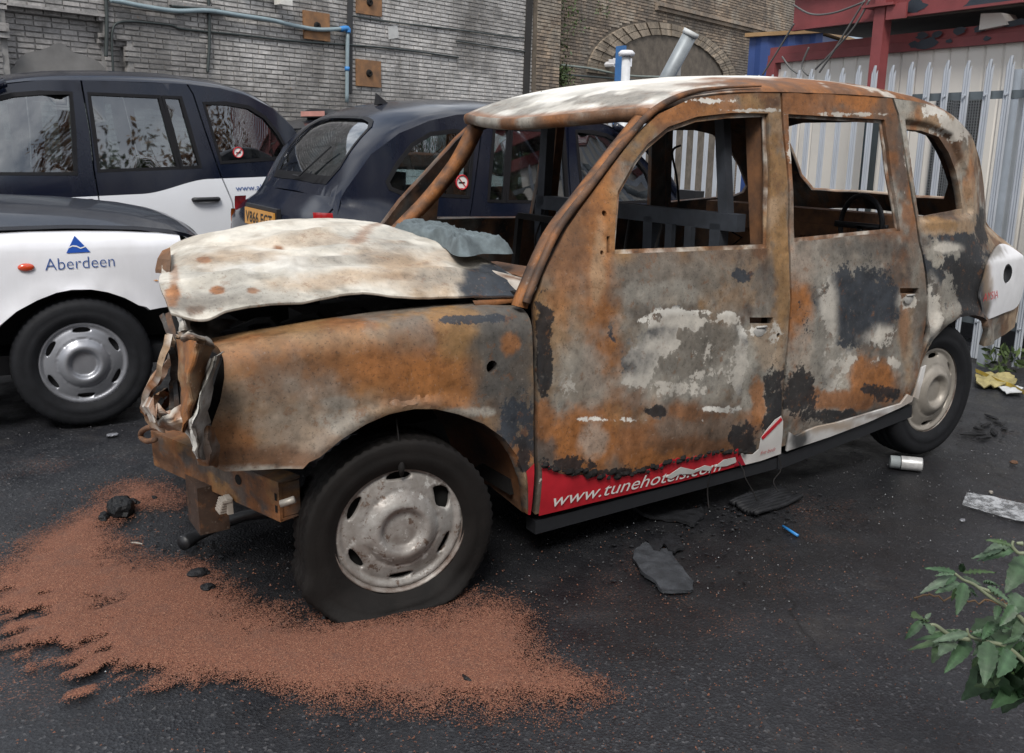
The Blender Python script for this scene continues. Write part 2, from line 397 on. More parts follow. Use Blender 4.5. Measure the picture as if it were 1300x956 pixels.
RDOOR = [(-1.772, .25), (-1.764, .398), (-1.759, .542), (-1.77, .904), (-1.764, 1.14), (-1.776, 1.4), (-1.768, 1.728), (-2.474, 1.722), (-2.51, 1.65), (-2.56, 1.4), (-2.63, 1.085), (-2.70, .874), (-2.715, .685), (-2.70, .522), (-2.658, .388), (-2.635, .315), (-2.55, .31), (-1.9, .262)]
QWINB = [(-2.592, 1.586), (-2.71, 1.58), (-2.843, 1.552), (-2.928, 1.483), (-2.992, 1.394), (-3.03, 1.3), (-3.057, 1.214), (-2.839, 1.203), (-2.666, 1.193)]
QREB = [(-2.561, 1.634), (-2.742, 1.618), (-2.942, 1.566), (-3.074, 1.4), (-3.153, 1.198), (-3.12, 1.165), (-2.641, 1.165)]
RWIN = [(-1.80, 1.642), (-2.42, 1.626), (-2.455, 1.4), (-2.495, 1.14), (-1.79, 1.133), (-1.795, 1.4)]
ARCH_R = [(-2.67, .39), (-2.712, .522), (-2.78, .615), (-2.87, .68), (-2.951, .706), (-3.063, .706), (-3.16, .685), (-3.22, .66)]
QUART = ARCH_R+[(-3.24, .52), (-3.66, .56), (-3.70, .72), (-3.69, .9), (-3.62, 1.02), (-3.53, 1.09), (-3.47, 1.2), (-3.32, 1.42), (-3.14, 1.56), (-2.93, 1.65), (-2.72, 1.70), (-2.486, 1.722), (-2.522, 1.65), (-2.572, 1.4), (-2.642, 1.085), (-2.712, .874), (-2.727, .685)]
QWIN = [(-2.585, 1.59), (-2.75, 1.592), (-2.93, 1.565), (-3.06, 1.49), (-3.16, 1.37), (-3.23, 1.25), (-3.215, 1.21), (-3.15, 1.185), (-2.655, 1.165)]
_zc = np.array([(-3.70, .74), (-3.53, 1.09), (-3.47, 1.2), (-3.32, 1.42), (-3.14, 1.56), (-2.93, 1.65), (-2.72, 1.70), (-2.48, 1.722), (-2.2, 1.728), (-1.77, 1.728), (-1.477, 1.72), (-1.268, 1.695), (-1.107, 1.64), (-.949, 1.535)])
_zt = np.array([(-3.62, 1.08), (-3.56, 1.12), (-3.5, 1.24), (-3.36, 1.46), (-3.2, 1.62), (-3.0, 1.725), (-2.75, 1.79), (-2.4, 1.825), (-2.0, 1.828), (-1.65, 1.812), (-1.4, 1.775), (-1.2, 1.72), (-1.03, 1.655), (-.9, 1.60)])
def zc(x): return np.interp(x, _zc[:, 0], _zc[:, 1])
def zt(x): return np.interp(x, _zt[:, 0], _zt[:, 1])
def sm(fn, x): return (fn(x-.06)+fn(x-.03)+fn(x)+fn(x+.03)+fn(x+.06))/5
def roof_xyz(x, t):
    x = np.asarray(x, float); t = np.asarray(t, float)
    a = np.abs(t); z0 = sm(zc, x); z1 = np.maximum(sm(zt, x), z0+0.015); w_ = hw(x, z0)
    zz = z0+(z1-z0)*(1-a**2.6)**0.62
    return np.stack([x, t*w_, zz], 1)
def roof_S(flipx=False):
    return lambda uv: roof_xyz(uv[:, 0], uv[:, 1])
REARW = [(-3.14, .0), (-3.14, .35), (-3.165, .54), (-3.21, .64), (-3.43, .72), (-3.485, .66), (-3.495, .4), (-3.495, 0), (-3.495, -.4), (-3.485, -.66), (-3.43, -.72), (-3.21, -.64), (-3.165, -.54), (-3.14, -.35)]
def front_edge(t): return -1.145+0.19*(1-np.abs(t)**1.8)

def lathe(prof, n=40, axis=1):
    """profile of (offset along the axle, radius) -> ring mesh round y"""
    V = []; Fc = []; k = len(prof)
    for j in range(n):
        a = 2*PI*j/n
        for (o, r) in prof: V.append((r*math.cos(a), o, r*math.sin(a)))
    for j in range(n):
        for i in range(k-1): Fc.append((j*k+i, ((j+1) % n)*k+i, ((j+1) % n)*k+i+1, j*k+i+1))
    return V, Fc
HPR = [0, .03, .062, .068, .078, .09, .108, .122, .126, .130, .142, .152, .158, .166, .174, .182, .188, .194, .199, .208, .216, .221]
HPO = [.004, .004, .003, .019, .030, .030, .020, .008, .0, .004, .0, -.004, -.006, -.009, -.012, -.016, -.019, -.014, -.009, -.009, -.016, -.034]
_hc = {}
def hubcap_mesh(sgn, torn=False):
    """dished cap with six oval openings through it"""
    if torn not in _hc:
        holes = []
        for k in range(6):
            a0 = PI/6+k*PI/3; h = []
            for j in range(14):
                e = 2*PI*j/14; aa = a0+.25*math.cos(e); rr_ = .1725+.0135*math.sin(e)
                if torn and k == 2: aa = a0+.02+.30*math.cos(e); rr_ = .164+.026*math.sin(e)+.006*math.sin(j*5.)
                h.append((rr_*math.cos(aa), rr_*math.sin(aa)))
            holes.append(h)
        V = []; rings = [r for r in HPR[1:]]
        out = [(.221*math.cos(2*PI*i/72), .221*math.sin(2*PI*i/72)) for i in range(72)]
        _hc[torn] = cdt(out, holes, .0085, .0)
    uv, tr = _hc[torn]; r = np.hypot(uv[:, 0], uv[:, 1]); o = np.interp(r, HPR, HPO)
    P = np.stack([uv[:, 0], sgn*o, uv[:, 1]], 1); n = len(P); t0 = tr[0]
    if np.cross(P[t0[1]]-P[t0[0]], P[t0[2]]-P[t0[0]])[1]*sgn < 0: tr = tr[:, ::-1]
    cnt = {}
    for t in tr:
        for a_, b_ in ((t[0], t[1]), (t[1], t[2]), (t[2], t[0])): cnt[(a_, b_)] = 1
    F2 = [tuple(t) for t in tr]+[(b_, a_, a_+n, b_+n) for (a_, b_) in cnt if (b_, a_) not in cnt]
    mi = [0]*len(F2)
    k = 40; V2 = [(0, -sgn*.045, 0)]+[(.2*math.cos(2*PI*i/k), -sgn*.045, .2*math.sin(2*PI*i/k)) for i in range(k)]
    b0 = 2*n; F2 += [(b0, b0+1+i, b0+1+(i+1) % k) if sgn < 0 else (b0, b0+1+(i+1) % k, b0+1+i) for i in range(k)]; mi += [1]*k
    return np.vstack([P, P-np.array([0, sgn*.018, 0]), np.array(V2)]), F2, mi
def make_wheel(parent, x, sgn, R=0.338, z=None, steer=0.0, flat=0.0, mats=None, yc=0.80, wide=1.0):
    tyre, rim_m, hub_m, hole_m = mats or (RUBBER, RIM, HUB, PLASTIC)
    z = R if z is None else z
    V, Fc = lathe([(-.07, .05), (-.07, .19), (-.085, .215), (.07, .215), (.082, .222), (.082, .228), (.066, .214), (.03, .2), (-.07, .19)], 48)
    V = [(a, sgn*b, c) for a, b, c in V]
    wh = mesh('wheel', V, Fc, rim_m, parent, True, loc=(x, sgn*yc, z), rot=(0, 0, steer))
    prof = [(-.078, .212), (-.092, .235), (-.10, .28), (-.092, .318), (-.07, R-.006), (-.045, R), (-.04, R-.007), (-.034, R), (-.012, R), (-.008, R-.007), (.008, R-.007), (.012, R), (.034, R), (.04, R-.007), (.045, R), (.07, R-.006), (.092, .318), (.098, .30), (.10, .28), (.097, .262), (.099, .258), (.092, .235), (.078, .212)]
    if R < .33: prof = [(o_, min(r_, R-.012) if r_ > .29 and r_ < R-.008 else r_) for o_, r_ in prof]
    V, Fc = lathe(prof, 120); V = np.array(V); ang_ = np.arange(len(V))//len(prof); rr_ = np.hypot(V[:, 0], V[:, 2]); cut_ = (np.abs(V[:, 1]) > .03) & (rr_ > R-.012) & (ang_ % 2 == 0); V[cut_, 0] *= 1-.006/R; V[cut_, 2] *= 1-.006/R; V[:, 1] = np.where(V[:, 1] < 0, V[:, 1]*wide, V[:, 1])
    if flat:
        zf = -(R-flat); k = .036; low = np.clip((zf-V[:, 2]+.10)/.17, 0, 1); low = low*low*(3-2*low)
        V[:, 2] = zf+k*np.log1p(np.exp(np.clip((V[:, 2]-zf)/k, -30, 30)))-k*.5
        V[:, 1] *= 1+low*.75; V[:, 0] += low*np.where(V[:, 0] > 0, .075, .02)
        lobe = np.exp(-((V[:, 2]-zf-.085)/.06)**2)*np.clip(V[:, 0]/.15, 0, 1)*np.clip((np.hypot(V[:, 0], V[:, 2])-.235)/.04, 0, 1); V[:, 0] += .05*lobe; V[:, 1] *= 1+.12*lobe
        V[:, 1] += .008*np.sin(np.arctan2(V[:, 2], V[:, 0])*5)*low
    V[:, 1] *= sgn
    ty = mesh('tyre', V, [f if sgn > 0 else f[::-1] for f in Fc], tyre, wh, True)
    V, Fc, mi = hubcap_mesh(sgn, bool(flat))
    V = [(a, b+sgn*.082, c) for a, b, c in V]
    hc = mesh('hubcap', V, Fc, [hub_m, hole_m], wh, True, mi)
    return wh, ty, hc

def text_mesh(body, size, font_shear=0.0, spacing=1.0, bold=0.0):
    cu = bpy.data.curves.new('lettering', 'FONT'); cu.body = body; cu.size = size; cu.shear = font_shear; cu.space_character = spacing; cu.offset = bold
    cu.resolution_u = 3
    o = bpy.data.objects.new('tmp', cu); col.objects.link(o)
    dg = bpy.context.evaluated_depsgraph_get(); me = bpy.data.meshes.new_from_object(o.evaluated_get(dg))
    V = np.array([v.co[:] for v in me.vertices]); Fc = [tuple(p.vertices) for p in me.polygons]
    bpy.data.objects.remove(o); bpy.data.curves.remove(cu); bpy.data.meshes.remove(me)
    return V, Fc
def side_text(name, body, size, x, z, sgn, mat, parent, off=.0025, slope=0.0, shear=0.0, bold=0.0, spacing=1.0, width=None, hwf=None):
    """lettering laid on the car's side, reading correctly from outside"""
    V, Fc = text_mesh(body, size, shear, spacing, bold)
    if width: V[:, 0] *= width/(V[:, 0].max()-V[:, 0].min())
    d = -1 if sgn > 0 else 1
    X = x+d*V[:, 0]; Z = z+V[:, 1]+slope*V[:, 0]
    Y = sgn*((hwf or hw)(X, Z)+off)
    return mesh(name, np.stack([X, Y, Z], 1), Fc, mat, parent)

WTX = [-.5, -.378, -.201, .019, .222, .416, .56]; WTZ = [.982, .997, 1.003, 1.002, .995, .979, .955]
def wing_S(sgn, dam=True):
    def S(uv):
        x, p = uv[:, 0], uv[:, 1]; r = .075; z0 = np.interp(x, WTX, WTZ)-r; l = np.clip(p-z0, 0, 9); th = np.clip(l/r, 0, PI/2)
        z = np.where(p > z0, z0+r*np.sin(th), p); y = hw(x, np.minimum(z, z0+.02))-r*(1-np.cos(th))-np.clip(l-r*PI/2, 0, 1)
        fl = .018*np.exp(-((np.hypot(x+.0, p-.30)-.44)/.03)**2)*(p < .75)      # lip round the arch
        y = y+fl-.03*np.clip(.68-p, 0, 1)*np.clip((x-.25)/.2, 0, 1)
        P = np.stack([x, sgn*y, z], 1)
        if dam: P[:, 1] += sgn*.012*(fbm(P, 3, 3, 4.4)-.5)+sgn*.004*(fbm(P, 12, 3, 2.2)-.5)
        return P
    return S
up = .135
WINGP = [(x, z+(up if i > 15 and z > .965 and x < .56 else 0)) for i, (x, z) in enumerate(WING)]
# ------------------------------------------------------------------ a sound London taxi
def panel(name, poly, holes, sgn, mat, parent, step=.06, thick=.025, off=0.0):
    uv, tr = cdt(poly, holes, step, .05)
    # orientation: (x,z) plane seen from +y has x to the left -> outward normal needs a flip check
    S = side_S(sgn, off); P = S(uv); t = tr[0]
    nrm = np.cross(P[t[1]]-P[t[0]], P[t[2]]-P[t[0]])
    return shell(name, uv, tr, S, thick, mat, parent, flip=(nrm[1]*sgn < 0))
def pane(poly, sgn, parent, mat=GLASS, off=-.012, seal=True, sealmat=SEAL):
    big = offset_poly(poly, -.006); uv, tr = cdt(big, (), .12, .0); S = side_S(sgn, off); P = S(uv); t = tr[0]
    fl = np.cross(P[t[1]]-P[t[0]], P[t[2]]-P[t[0]])[1]*sgn < 0
    o, *_ = shell('window', uv, tr, S, 0, mat, parent, flip=fl)
    if seal:
        uv, tr = cdt(offset_poly(poly, -.014), [offset_poly(poly, .014)], .06, 0); S = side_S(sgn, .003)
        shell('window_seal', uv, tr, S, .014, sealmat, o, flip=fl)
    return o
def handle(x, z, sgn, parent, mat=PLASTIC):
    mb = MB(); y = float(hw(np.array([x]), np.array([z]))[0])
    pts = spline([(x+.09, sgn*(y-.004), z+.008), (x+.08, sgn*(y+.022), z+.008), (x, sgn*(y+.028), z+.006), (x-.085, sgn*(y+.02), z+.004), (x-.1, sgn*(y-.004), z+.004)], 14)
    mb.tube(pts, [.008, .014, .016, .017, .017, .017, .017, .017, .017, .017, .017, .016, .014, .008], 8)
    a = np.linspace(0, 2*PI, 16, endpoint=False); V = [(x-.01+.07*math.cos(k), sgn*(y+.001), z-.02+.035*math.sin(k)) for k in a]+[(x-.01, sgn*(y-.004), z-.02)]
    mb.add(V, [(i, (i+1) % 16, 16) for i in range(16)])
    return mb.build('handle', mat, parent, True)
def grid_surface(name, S, us, vs, mat, parent, thick=0.0, flip=False):
    V = []; nu, nv = len(us), len(vs)
    for u in us:
        for v in vs: V.append((u, v))
    uv = np.array(V); tr = []
    for i in range(nu-1):
        for j in range(nv-1):
            a, b, c, d = i*nv+j, (i+1)*nv+j, (i+1)*nv+j+1, i*nv+j+1; tr += [(a, b, c), (a, c, d)]
    return shell(name, uv, np.array(tr), S, thick, mat, parent, flip)
def bonnet_S(uv): # u = x, v = t in -1..1
    x, t = uv[:, 0], uv[:, 1]; a = np.abs(t)
    half = hw(x, np.full_like(x, .95))*.86
    zc_ = np.interp(x, [-.62, -.45, 0, .3, .5, .62, .70, .73], [1.165, 1.15, 1.125, 1.09, 1.05, 1.0, .93, .86])
    ze = np.interp(x, [-.62, -.45, 0, .3, .5, .62, .70, .73], [1.03, 1.03, 1.035, 1.02, .99, .95, .9, .84])
    return np.stack([x+.05*(1-a**2)*(x > .5)*0, t*half, ze+(zc_-ze)*(1-a**2.6)], 1)
def make_taxi(label, group, loc, rot, scale, paints, step=.07, glass=GLASS, plate=None, sign=False, interior=True, fin=False):
    P_door, P_wing, P_bon, P_roof, P_tail = paints
    T = empty('taxi', loc, rot, scale); tag(T, label, 'taxi', group)
    fl, _, _, _ = (None,)*4
    for s in (1, -1):
        uv, tr = cdt(WINGP, [], step*.8, .05); Sw = wing_S(s, False); P = Sw(uv); t = tr[0]
        shell('wing', uv, tr, Sw, .02, P_wing, T, flip=facing(P, tr, 1)*s < 0)
        d = panel('front_door', FDOOR, [FWIN], s, P_door, T, step)[0]
        pane(FWIN, s, d, glass); handle(-1.62, .93, s, d)
        d = panel('rear_door', RDOOR, [RWIN], s, P_door, T, step)[0]
        k = -2.29
        pane([(-1.80, 1.642), (k+.02, 1.63), (k-.012, 1.4), (k-.045, 1.137), (-1.79, 1.133), (-1.795, 1.4)], s, d, glass)
        pane([(k-.005, 1.63), (-2.42, 1.626), (-2.455, 1.4), (-2.495, 1.14), (k-.07, 1.136), (k-.037, 1.4)], s, d, glass)
        handle(-2.5, .90, s, d)
        q = panel('quarter_panel', QUART, [QWIN], s, P_door, T, step)[0]
        pane(QWIN, s, q, glass)
        make_wheel(T, 0, s); make_wheel(T, -2.886, s)
        for ax, pts in ((0, ARCH_F), (-2.886, ARCH_R)): # dark wheel housings
            V = []
            for (x, z) in pts:
                y = float(hw(np.array([x]), np.array([z]))[0]); V += [(x, s*(y-.006), z), (x, s*.45, z)]
            mesh('wheel_housing', V, [(2*i, 2*i+1, 2*i+3, 2*i+2) for i in range(len(pts)-1)], PLASTIC, T)
        MB().beam((-.5, s*.83, .265), (-2.64, s*.83, .27), .05, .09).build('sill', PLASTIC, T)
        # rear lamp cluster on the corner
        lam = empty('x'); bpy.data.objects.remove(lam)
        for zz, hh, mt in ((1.0, .10, TAILRED), (.90, .10, AMBER), (.78, .12, TAILRED)):
            V = []
            for a in np.linspace(0, 1, 7):
                x = -3.60-.095*a; y = float(hw(np.array([x]), np.array([zz]))[0])-.02*a*a
                for z in (zz-hh/2, zz-hh/4, zz+hh/4, zz+hh/2):
                    e = .012 if abs(z-zz) < hh*.3 else .004; V.append((x-(.012 if a == 1 else 0), s*(y+e), z))
            f = [(i*4+j, (i+1)*4+j, (i+1)*4+j+1, i*4+j+1) for i in range(6) for j in range(3)]
            mesh('tail_lamp', V, [q_ if s > 0 else q_[::-1] for q_ in f], mt, T, True)
        # front lamps
        V, Fc = lathe([(.0, 0), (.02, .05), (.012, .075), (-.02, .088), (-.03, .09)], 24)
        hl = mesh('headlight', [(b+.02, a, c) for a, b, c in V], Fc, GLASS, T, True, loc=(.60, s*.62, .83), rot=(0, 0, s*.25))
        mesh('reflector', [(b-.03, a, c) for a, b, c in lathe([(-.05, 0), (-.03, .06), (.0, .085)], 24)[0]], lathe([(-.05, 0), (-.03, .06), (.0, .085)], 24)[1], RIM, hl, True)
    xs = np.linspace(-.54, .73, 16); ts = np.linspace(-1, 1, 21)
    grid_surface('bonnet', bonnet_S, xs, ts, P_bon, T, .02, False)
    # nose: grille surround, grille slats and bumper
    ts = np.linspace(-1, 1, 15); V = []; zs = [.84, .78, .7, .62, .56]
    for t in ts:
        for z in zs: V.append((.73-.22*abs(t)**2.6+.02*(z < .7), t*.7, z))
    mesh('front_panel', V, [(i*5+j, (i+1)*5+j, (i+1)*5+j+1, i*5+j+1) for i in range(14) for j in range(4)], P_wing, T, True)
    gm = MB()
    for k in range(9): gm.beam((.755, -.28, .66+k*.022), (.755, .28, .66+k*.022), .02, .007)
    gm.build('grille', PLASTIC, T)
    for (xx, yy, zz, nm) in ((.80, .30, .47, 'front_bumper'), (-3.76, -.28, .47, 'rear_bumper')):
        V = []
        for t in ts:
            x = xx-yy*abs(t)**2.4; y = t*.84
            for dx, dz in ((-.1, -.09), (0, -.07), (.02, 0), (0, .07), (-.1, .09)): V.append((x+dx*(1 if xx > 0 else -1), y, zz+dz))
        mesh(nm, V, [(i*5+j, (i+1)*5+j, (i+1)*5+j+1, i*5+j+1) for i in range(14) for j in range(4)], PLASTIC, T, True)
    # roof and rear window
    nx, ntt = 44, 33; tv = np.sin(np.linspace(-PI/2, PI/2, ntt))
    poly = [(front_edge(np.array([t]))[0], t) for t in np.linspace(-1, 1, 25)]+[(-3.56, t) for t in np.linspace(1, -1, 25)]
    uv, tr = cdt(poly, [REARW], .055, .02)
    P = roof_S()(uv); t0 = tr[0]; nrm = np.cross(P[t0[1]]-P[t0[0]], P[t0[2]]-P[t0[0]])
    ro = shell('roof', uv, tr, roof_S(), .02, P_roof, T, flip=nrm[2] < 0)[0]
    uv, tr = cdt(offset_poly(REARW, -.004), (), .06, 0); P = roof_S()(uv); t0 = tr[0]; fl = np.cross(P[t0[1]]-P[t0[0]], P[t0[2]]-P[t0[0]])[2] < 0
    gl = lambda q_: roof_S()(q_)+np.array([.006, 0, -.01])
    rw = shell('rear_window', uv, tr, gl, 0, glass, T, flip=fl)[0]
    uv, tr = cdt(offset_poly(REARW, -.02), [offset_poly(REARW, .012)], .05, 0)
    shell('window_seal', uv, tr, lambda q_: roof_S()(q_)+np.array([-.003, 0, .004]), .0, SEAL, rw, flip=fl)
    wp = MB(); a = roof_xyz(np.array([-3.5, -3.5, -3.36]), np.array([.05, -.1, -.4]))+np.array([-.03, 0, .01]); wp.tube(a, .007, 6); wp.build('wiper', PLASTIC, rw)
    # windscreen
    ws = []; tt = np.linspace(-.97, .97, 13)
    for t in tt:
        a = roof_xyz(front_edge(np.array([t])), np.array([t]))[0]+np.array([.01, 0, -.015]); b = np.array([-.56+.16*(1-abs(t)**2), t*.80, 1.09+.05*(1-abs(t)**2)]); ws += [a, (a+b)/2+np.array([.02, 0, .015]), b]
    mesh('windscreen', ws, [(i*3+j, i*3+j+1, (i+1)*3+j+1, (i+1)*3+j) for i in range(12) for j in range(2)], glass, T, True)
    for s in (1, -1):
        MB().tube(spline([(-.5, s*.83, 1.03), (-.66, s*.825, 1.24), (-.95, s*.80, 1.53), (-1.12, s*.78, 1.63), (-1.3, s*.77, 1.70)], 14), .03, 8).build('windscreen_pillar', P_door, T, True)
    # tail: boot lid with plate recess, lower edge
    def tail_S(uv):
        t, z = uv[:, 0], uv[:, 1]; a = np.abs(t)
        xr = np.interp(z, [.5, .56, .72, .9, 1.02, 1.09, 1.14], [-3.70, -3.70, -3.74, -3.73, -3.66, -3.57, -3.53])
        ye = hw(xr+.02, z)*.995
        return np.stack([xr-.06*(1-a**2.5)+.03*a**6, t*ye, z], 1)
    zz = np.linspace(.5, 1.14, 14); tt = np.linspace(-1, 1, 17)
    bl = grid_surface('boot_lid', tail_S, tt, zz, P_tail, T, .015, True)[0]
    if plate:
        txt, pm = plate
        MB().box((-3.762, 0, .958), (.03, .56, .15)).build('plate_recess', PLASTIC, bl)
        pl_ = MB().box((-3.785, 0, .95), (.012, .52, .112)).build('number_plate', pm, bl)
        V, Fc = text_mesh(txt, .105, 0, 1.05, .002); V[:, 0] *= .47/(V[:, 0].max()); V[:, 0] -= .235
        mesh('plate_lettering', [(-3.7925, -v[0], .912+v[1]) for v in V], Fc, INK, bl)
    # inside: floor, seats, partition, and a dark underside
    MB().box((-1.5, 0, .33), (3.9, 1.5, .1)).build('floor_pan', PLASTIC, T)
    MB().box((.1, 0, .62), (1.0, .95, .6)).build('engine', PLASTIC, T)
    if interior:
        mb = MB(); mb.box((-2.95, 0, .62), (.55, 1.35, .5)); mb.box((-3.12, 0, 1.0), (.16, 1.35, .62)); mb.build('rear_seat', CLOTHM, T)
        mb = MB(); mb.box((-1.2, -.38, .6), (.5, .5, .45)); mb.box((-1.42, -.38, 1.0), (.13, .48, .65)); mb.box((-1.42, -.38, 1.4), (.1, .26, .2)); mb.build('driver_seat', CLOTHM, T)
        mb = MB(); mb.box((-1.64, 0, .75), (.04, 1.45, .75)); mb.box((-1.64, .7, 1.35), (.05, .06, .5)); mb.box((-1.64, 0.02, 1.35), (.05, .05, .5)); mb.box((-1.64, -.7, 1.35), (.05, .06, .5)); mb.build('partition', CLOTHM, T)
        MB().box((-.75, 0, .98), (.35, 1.4, .22)).build('dashboard', PLASTIC, T)
    if sign:
        V = []
        for t in np.linspace(-1, 1, 13):
            for (dx, dz) in ((.1, 0), (.09, .05), (.05, .1), (-.05, .11), (-.1, .06), (-.11, 0)):
                k = (1-abs(t)**3)**.5 if abs(t) < 1 else 0.05
                V.append((-1.32+dx*(.4+.6*k), t*.34, 1.76+dz*(.25+.75*k)))
        sg = mesh('roof_sign', V, [(i*6+j, (i+1)*6+j, (i+1)*6+j+1, i*6+j+1) for i in range(12) for j in range(5)], PLASTIC, T, True)
        m2 = MB()
        m2.beam((-1.215, -.24, 1.805), (-1.215, .24, 1.805), .012, .06); m2.build('sign_lens', simple('pink_sign_lens', (.6, .3, .26), .3), sg)
    if fin:
        f = roof_xyz(np.array([-2.86]), np.array([0.0]))[0]
        V = [(.06, 0, 0), (-.07, 0, -.012), (-.06, .0, .075), (-.03, .014, 0), (-.03, -.014, 0), (-.052, .004, .07), (-.052, -.004, .07)]
        mesh('fin_aerial', np.array(V)+f, [(0, 3, 5, 2), (0, 2, 6, 4), (3, 1, 2, 5), (1, 4, 6, 2), (0, 4, 1, 3)], PLASTIC, T)
    return T

# ------------------------------------------------------------------ the burnt taxi
K = dict(orange=(.31, .122, .036), rust=(.225, .095, .037), brown=(.125, .066, .037), dark=(.05, .032, .024), tan=(.34, .235, .145), grey=(.15, .135, .115), lgrey=(.31, .295, .26),
         ash=(.50, .47, .42), white=(.70, .68, .63), char=(.014, .015, .018), blue=(.030, .037, .048), steel=(.075, .072, .068), ochre=(.25, .145, .062))
BT = empty('burnt_out_taxi', BX, (0, TILT, 0))
tag(BT, 'burnt-out rusting taxi shell with ash-white bonnet, no glass and a flat front tyre', 'taxi')
def lay(C, u, v, P, specs, pick, obj_n=None):
    """stains, heat marks and peeled skin; char, bare blue steel and ash go to a separate flaking layer (colour, cover)"""
    FC = np.tile(np.array(K['char']), (len(P), 1)); FM = np.zeros(len(P))
    for s in specs:
        c, px, py, rx, ry = s[:5]; soft, na, ns, op = (list(s[5:])+[.35, .55, 9, .9][len(s)-5:])[:4]
        a = np.array(pick(px, py)); ex = (np.array(pick(px+5, py))-np.array(pick(px-5, py)))*rx/10; ey = (np.array(pick(px, py+4))-np.array(pick(px, py-4)))*ry/8
        M = np.array([[ex[0], ey[0]], [ex[1], ey[1]]]); q = np.linalg.inv(M)@np.stack([u-a[0], v-a[1]])
        d = np.sqrt((q**2).sum(0)); nn = (fbm(P, ns, 6, px*.37)-.5)*2.4+(fbm(P, ns*5, 4, py*.21)-.5)*.9
        if obj_n is not None and c in ('char', 'blue', 'white', 'ash'):
            mw = sstep(-1.3, .2, 1-d+na*.6*nn); FC[:] = FC*(1-mw[:, None])+np.array(K[c])*mw[:, None]
            m = sstep(-.75, .75, 1-d+na*.7*nn)*min(1, op); FM[:] = np.maximum(FM, m)
        else:
            m = sstep(-soft, soft, 1-d+na*nn)*op; C[:] = C*(1-m[:, None])+np.array(K[c])*m[:, None]; FM[:] *= 1-.8*m
    return FC, FM
def setflake(o, FC, FM, n2):
    setcol(o, np.vstack([FC, np.tile(np.array(K['char']), (n2, 1))]), 'flake')
    at_ = o.data.attributes.new('flake_cover', 'FLOAT', 'POINT'); at_.data.foreach_set('value', np.concatenate([FM, np.zeros(n2)]).astype(np.float32))
def base_mix(P, cols, s=4, seed=0):
    C = np.tile(np.array(K[cols[0]]), (len(P), 1))
    for i, c in enumerate(cols[1:]):
        m = sstep(.46, .60, fbm(P, s*(1+.5*i), 5, seed+i*5.3))*.85; C = C*(1-m[:, None])+np.array(K[c])*m[:, None]
    return C
def pick_side(px, py): P = b_side(px, py); return (P[0], P[2])
def inner_cols(P): return base_mix(P, ('char', 'dark', 'steel', 'brown'), 5, 3)
def dented_S(sgn, amp=.007, dents=()):
    def S(uv):
        P = side_S(sgn)(uv); P[:, 1] += sgn*amp*2*(fbm(P, 3.2, 3, 1.7)-.55)
        P[:, 1] += sgn*amp*.7*(fbm(P, 11, 3, 8.1)-.5)
        for (x, z, r, d) in dents: P[:, 1] -= sgn*d*np.exp(-((uv[:, 0]-x)**2+(uv[:, 1]-z)**2)/r**2)
        return P
    return S
def burnt_panel(name, poly, holes, sgn, step, S, base, specs, parent=BT, thick=.03, seed=0):
    uv, tr = cdt(poly, holes, step, .2); P0 = S(uv); t = tr[0]
    fl = facing(P0, tr, 1)*sgn < 0
    o, P, N, n = shell(name, uv, tr, S, thick, BURNT, parent, flip=fl)
    C = base_mix(P, base, 4, seed); FC, FM = lay(C, uv[:, 0], uv[:, 1], P, specs, pick_side, True)
    setcol(o, np.vstack([C, inner_cols(P)])); setflake(o, FC, FM, len(P)); return o
def circ(px, py, r, n=12):
    c = pick_side(px, py); return [(c[0]+r*math.cos(2*PI*i/n), c[1]+r*math.sin(2*PI*i/n)) for i in range(n)]
def rectp(px0, py0, px1, py1): return [pick_side(px0, py0), pick_side(px1, py0), pick_side(px1, py1), pick_side(px0, py1)]

# near front wing, with its top rolled over towards the bonnet
WSP = [('ash', 395, 540, 60, 36, .4, 1.0, 24, .47), ('ash', 430, 515, 28, 10, .4, .9, 20, .55), ('ash', 470, 440, 100, 10, .4, 1.0, 22, .42), ('white', 565, 521, 66, 4, .2, .8, 16, .7), ('char', 560, 560, 60, 20, .4, 1., 20, .4), ('char', 400, 588, 90, 8, .3, 1., 18, .45), ('rust', 420, 520, 190, 90, .6, .6, 5, .6), ('tan', 360, 438, 190, 20, .6, .6, 6, .65), ('ochre', 400, 500, 120, 60, .6, .7, 6, .6), ('tan', 285, 520, 26, 90, .5, .5, 7, .75), ('rust', 420, 470, 120, 40, .5, .6, 7, .7), ('lgrey', 390, 540, 70, 48, .6, .9, 16, .5), ('grey', 350, 500, 60, 40, .5, .8, 14, .55),
       ('orange', 500, 468, 70, 22, .5, .8, 9, .6), ('orange', 550, 490, 55, 36, .5, .7, 8, .75), ('lgrey', 440, 545, 34, 20, .3, .9, 18, .7), ('lgrey', 428, 512, 22, 8, .3, .8, 14, .6),
       ('grey', 480, 520, 90, 16, .5, .7, 9, .4), ('steel', 648, 480, 40, 110, .5, .5, 7, .9), ('blue', 658, 540, 26, 60, .4, .6, 9, .7), ('blue', 605, 404, 60, 7, .3, .6, 10, .85), ('orange', 650, 440, 12, 14, .3, .8, 14, .7),
       ('orange', 655, 580, 20, 12, .3, .8, 16, .8), ('tan', 545, 521, 60, 5, .4, .5, 14, .8), ('lgrey', 590, 523, 40, 6, .3, .6, 14, .8), ('orange', 292, 580, 26, 50, .5, .7, 10, .7), ('brown', 330, 583, 80, 16, .4, .6, 10, .85), ('lgrey', 345, 597, 60, 6, .3, .5, 12, .8), ('char', 664, 588, 9, 22, .2, .6, 16, .9), ('tan', 662, 610, 12, 8, .2, .8, 18, .8)]
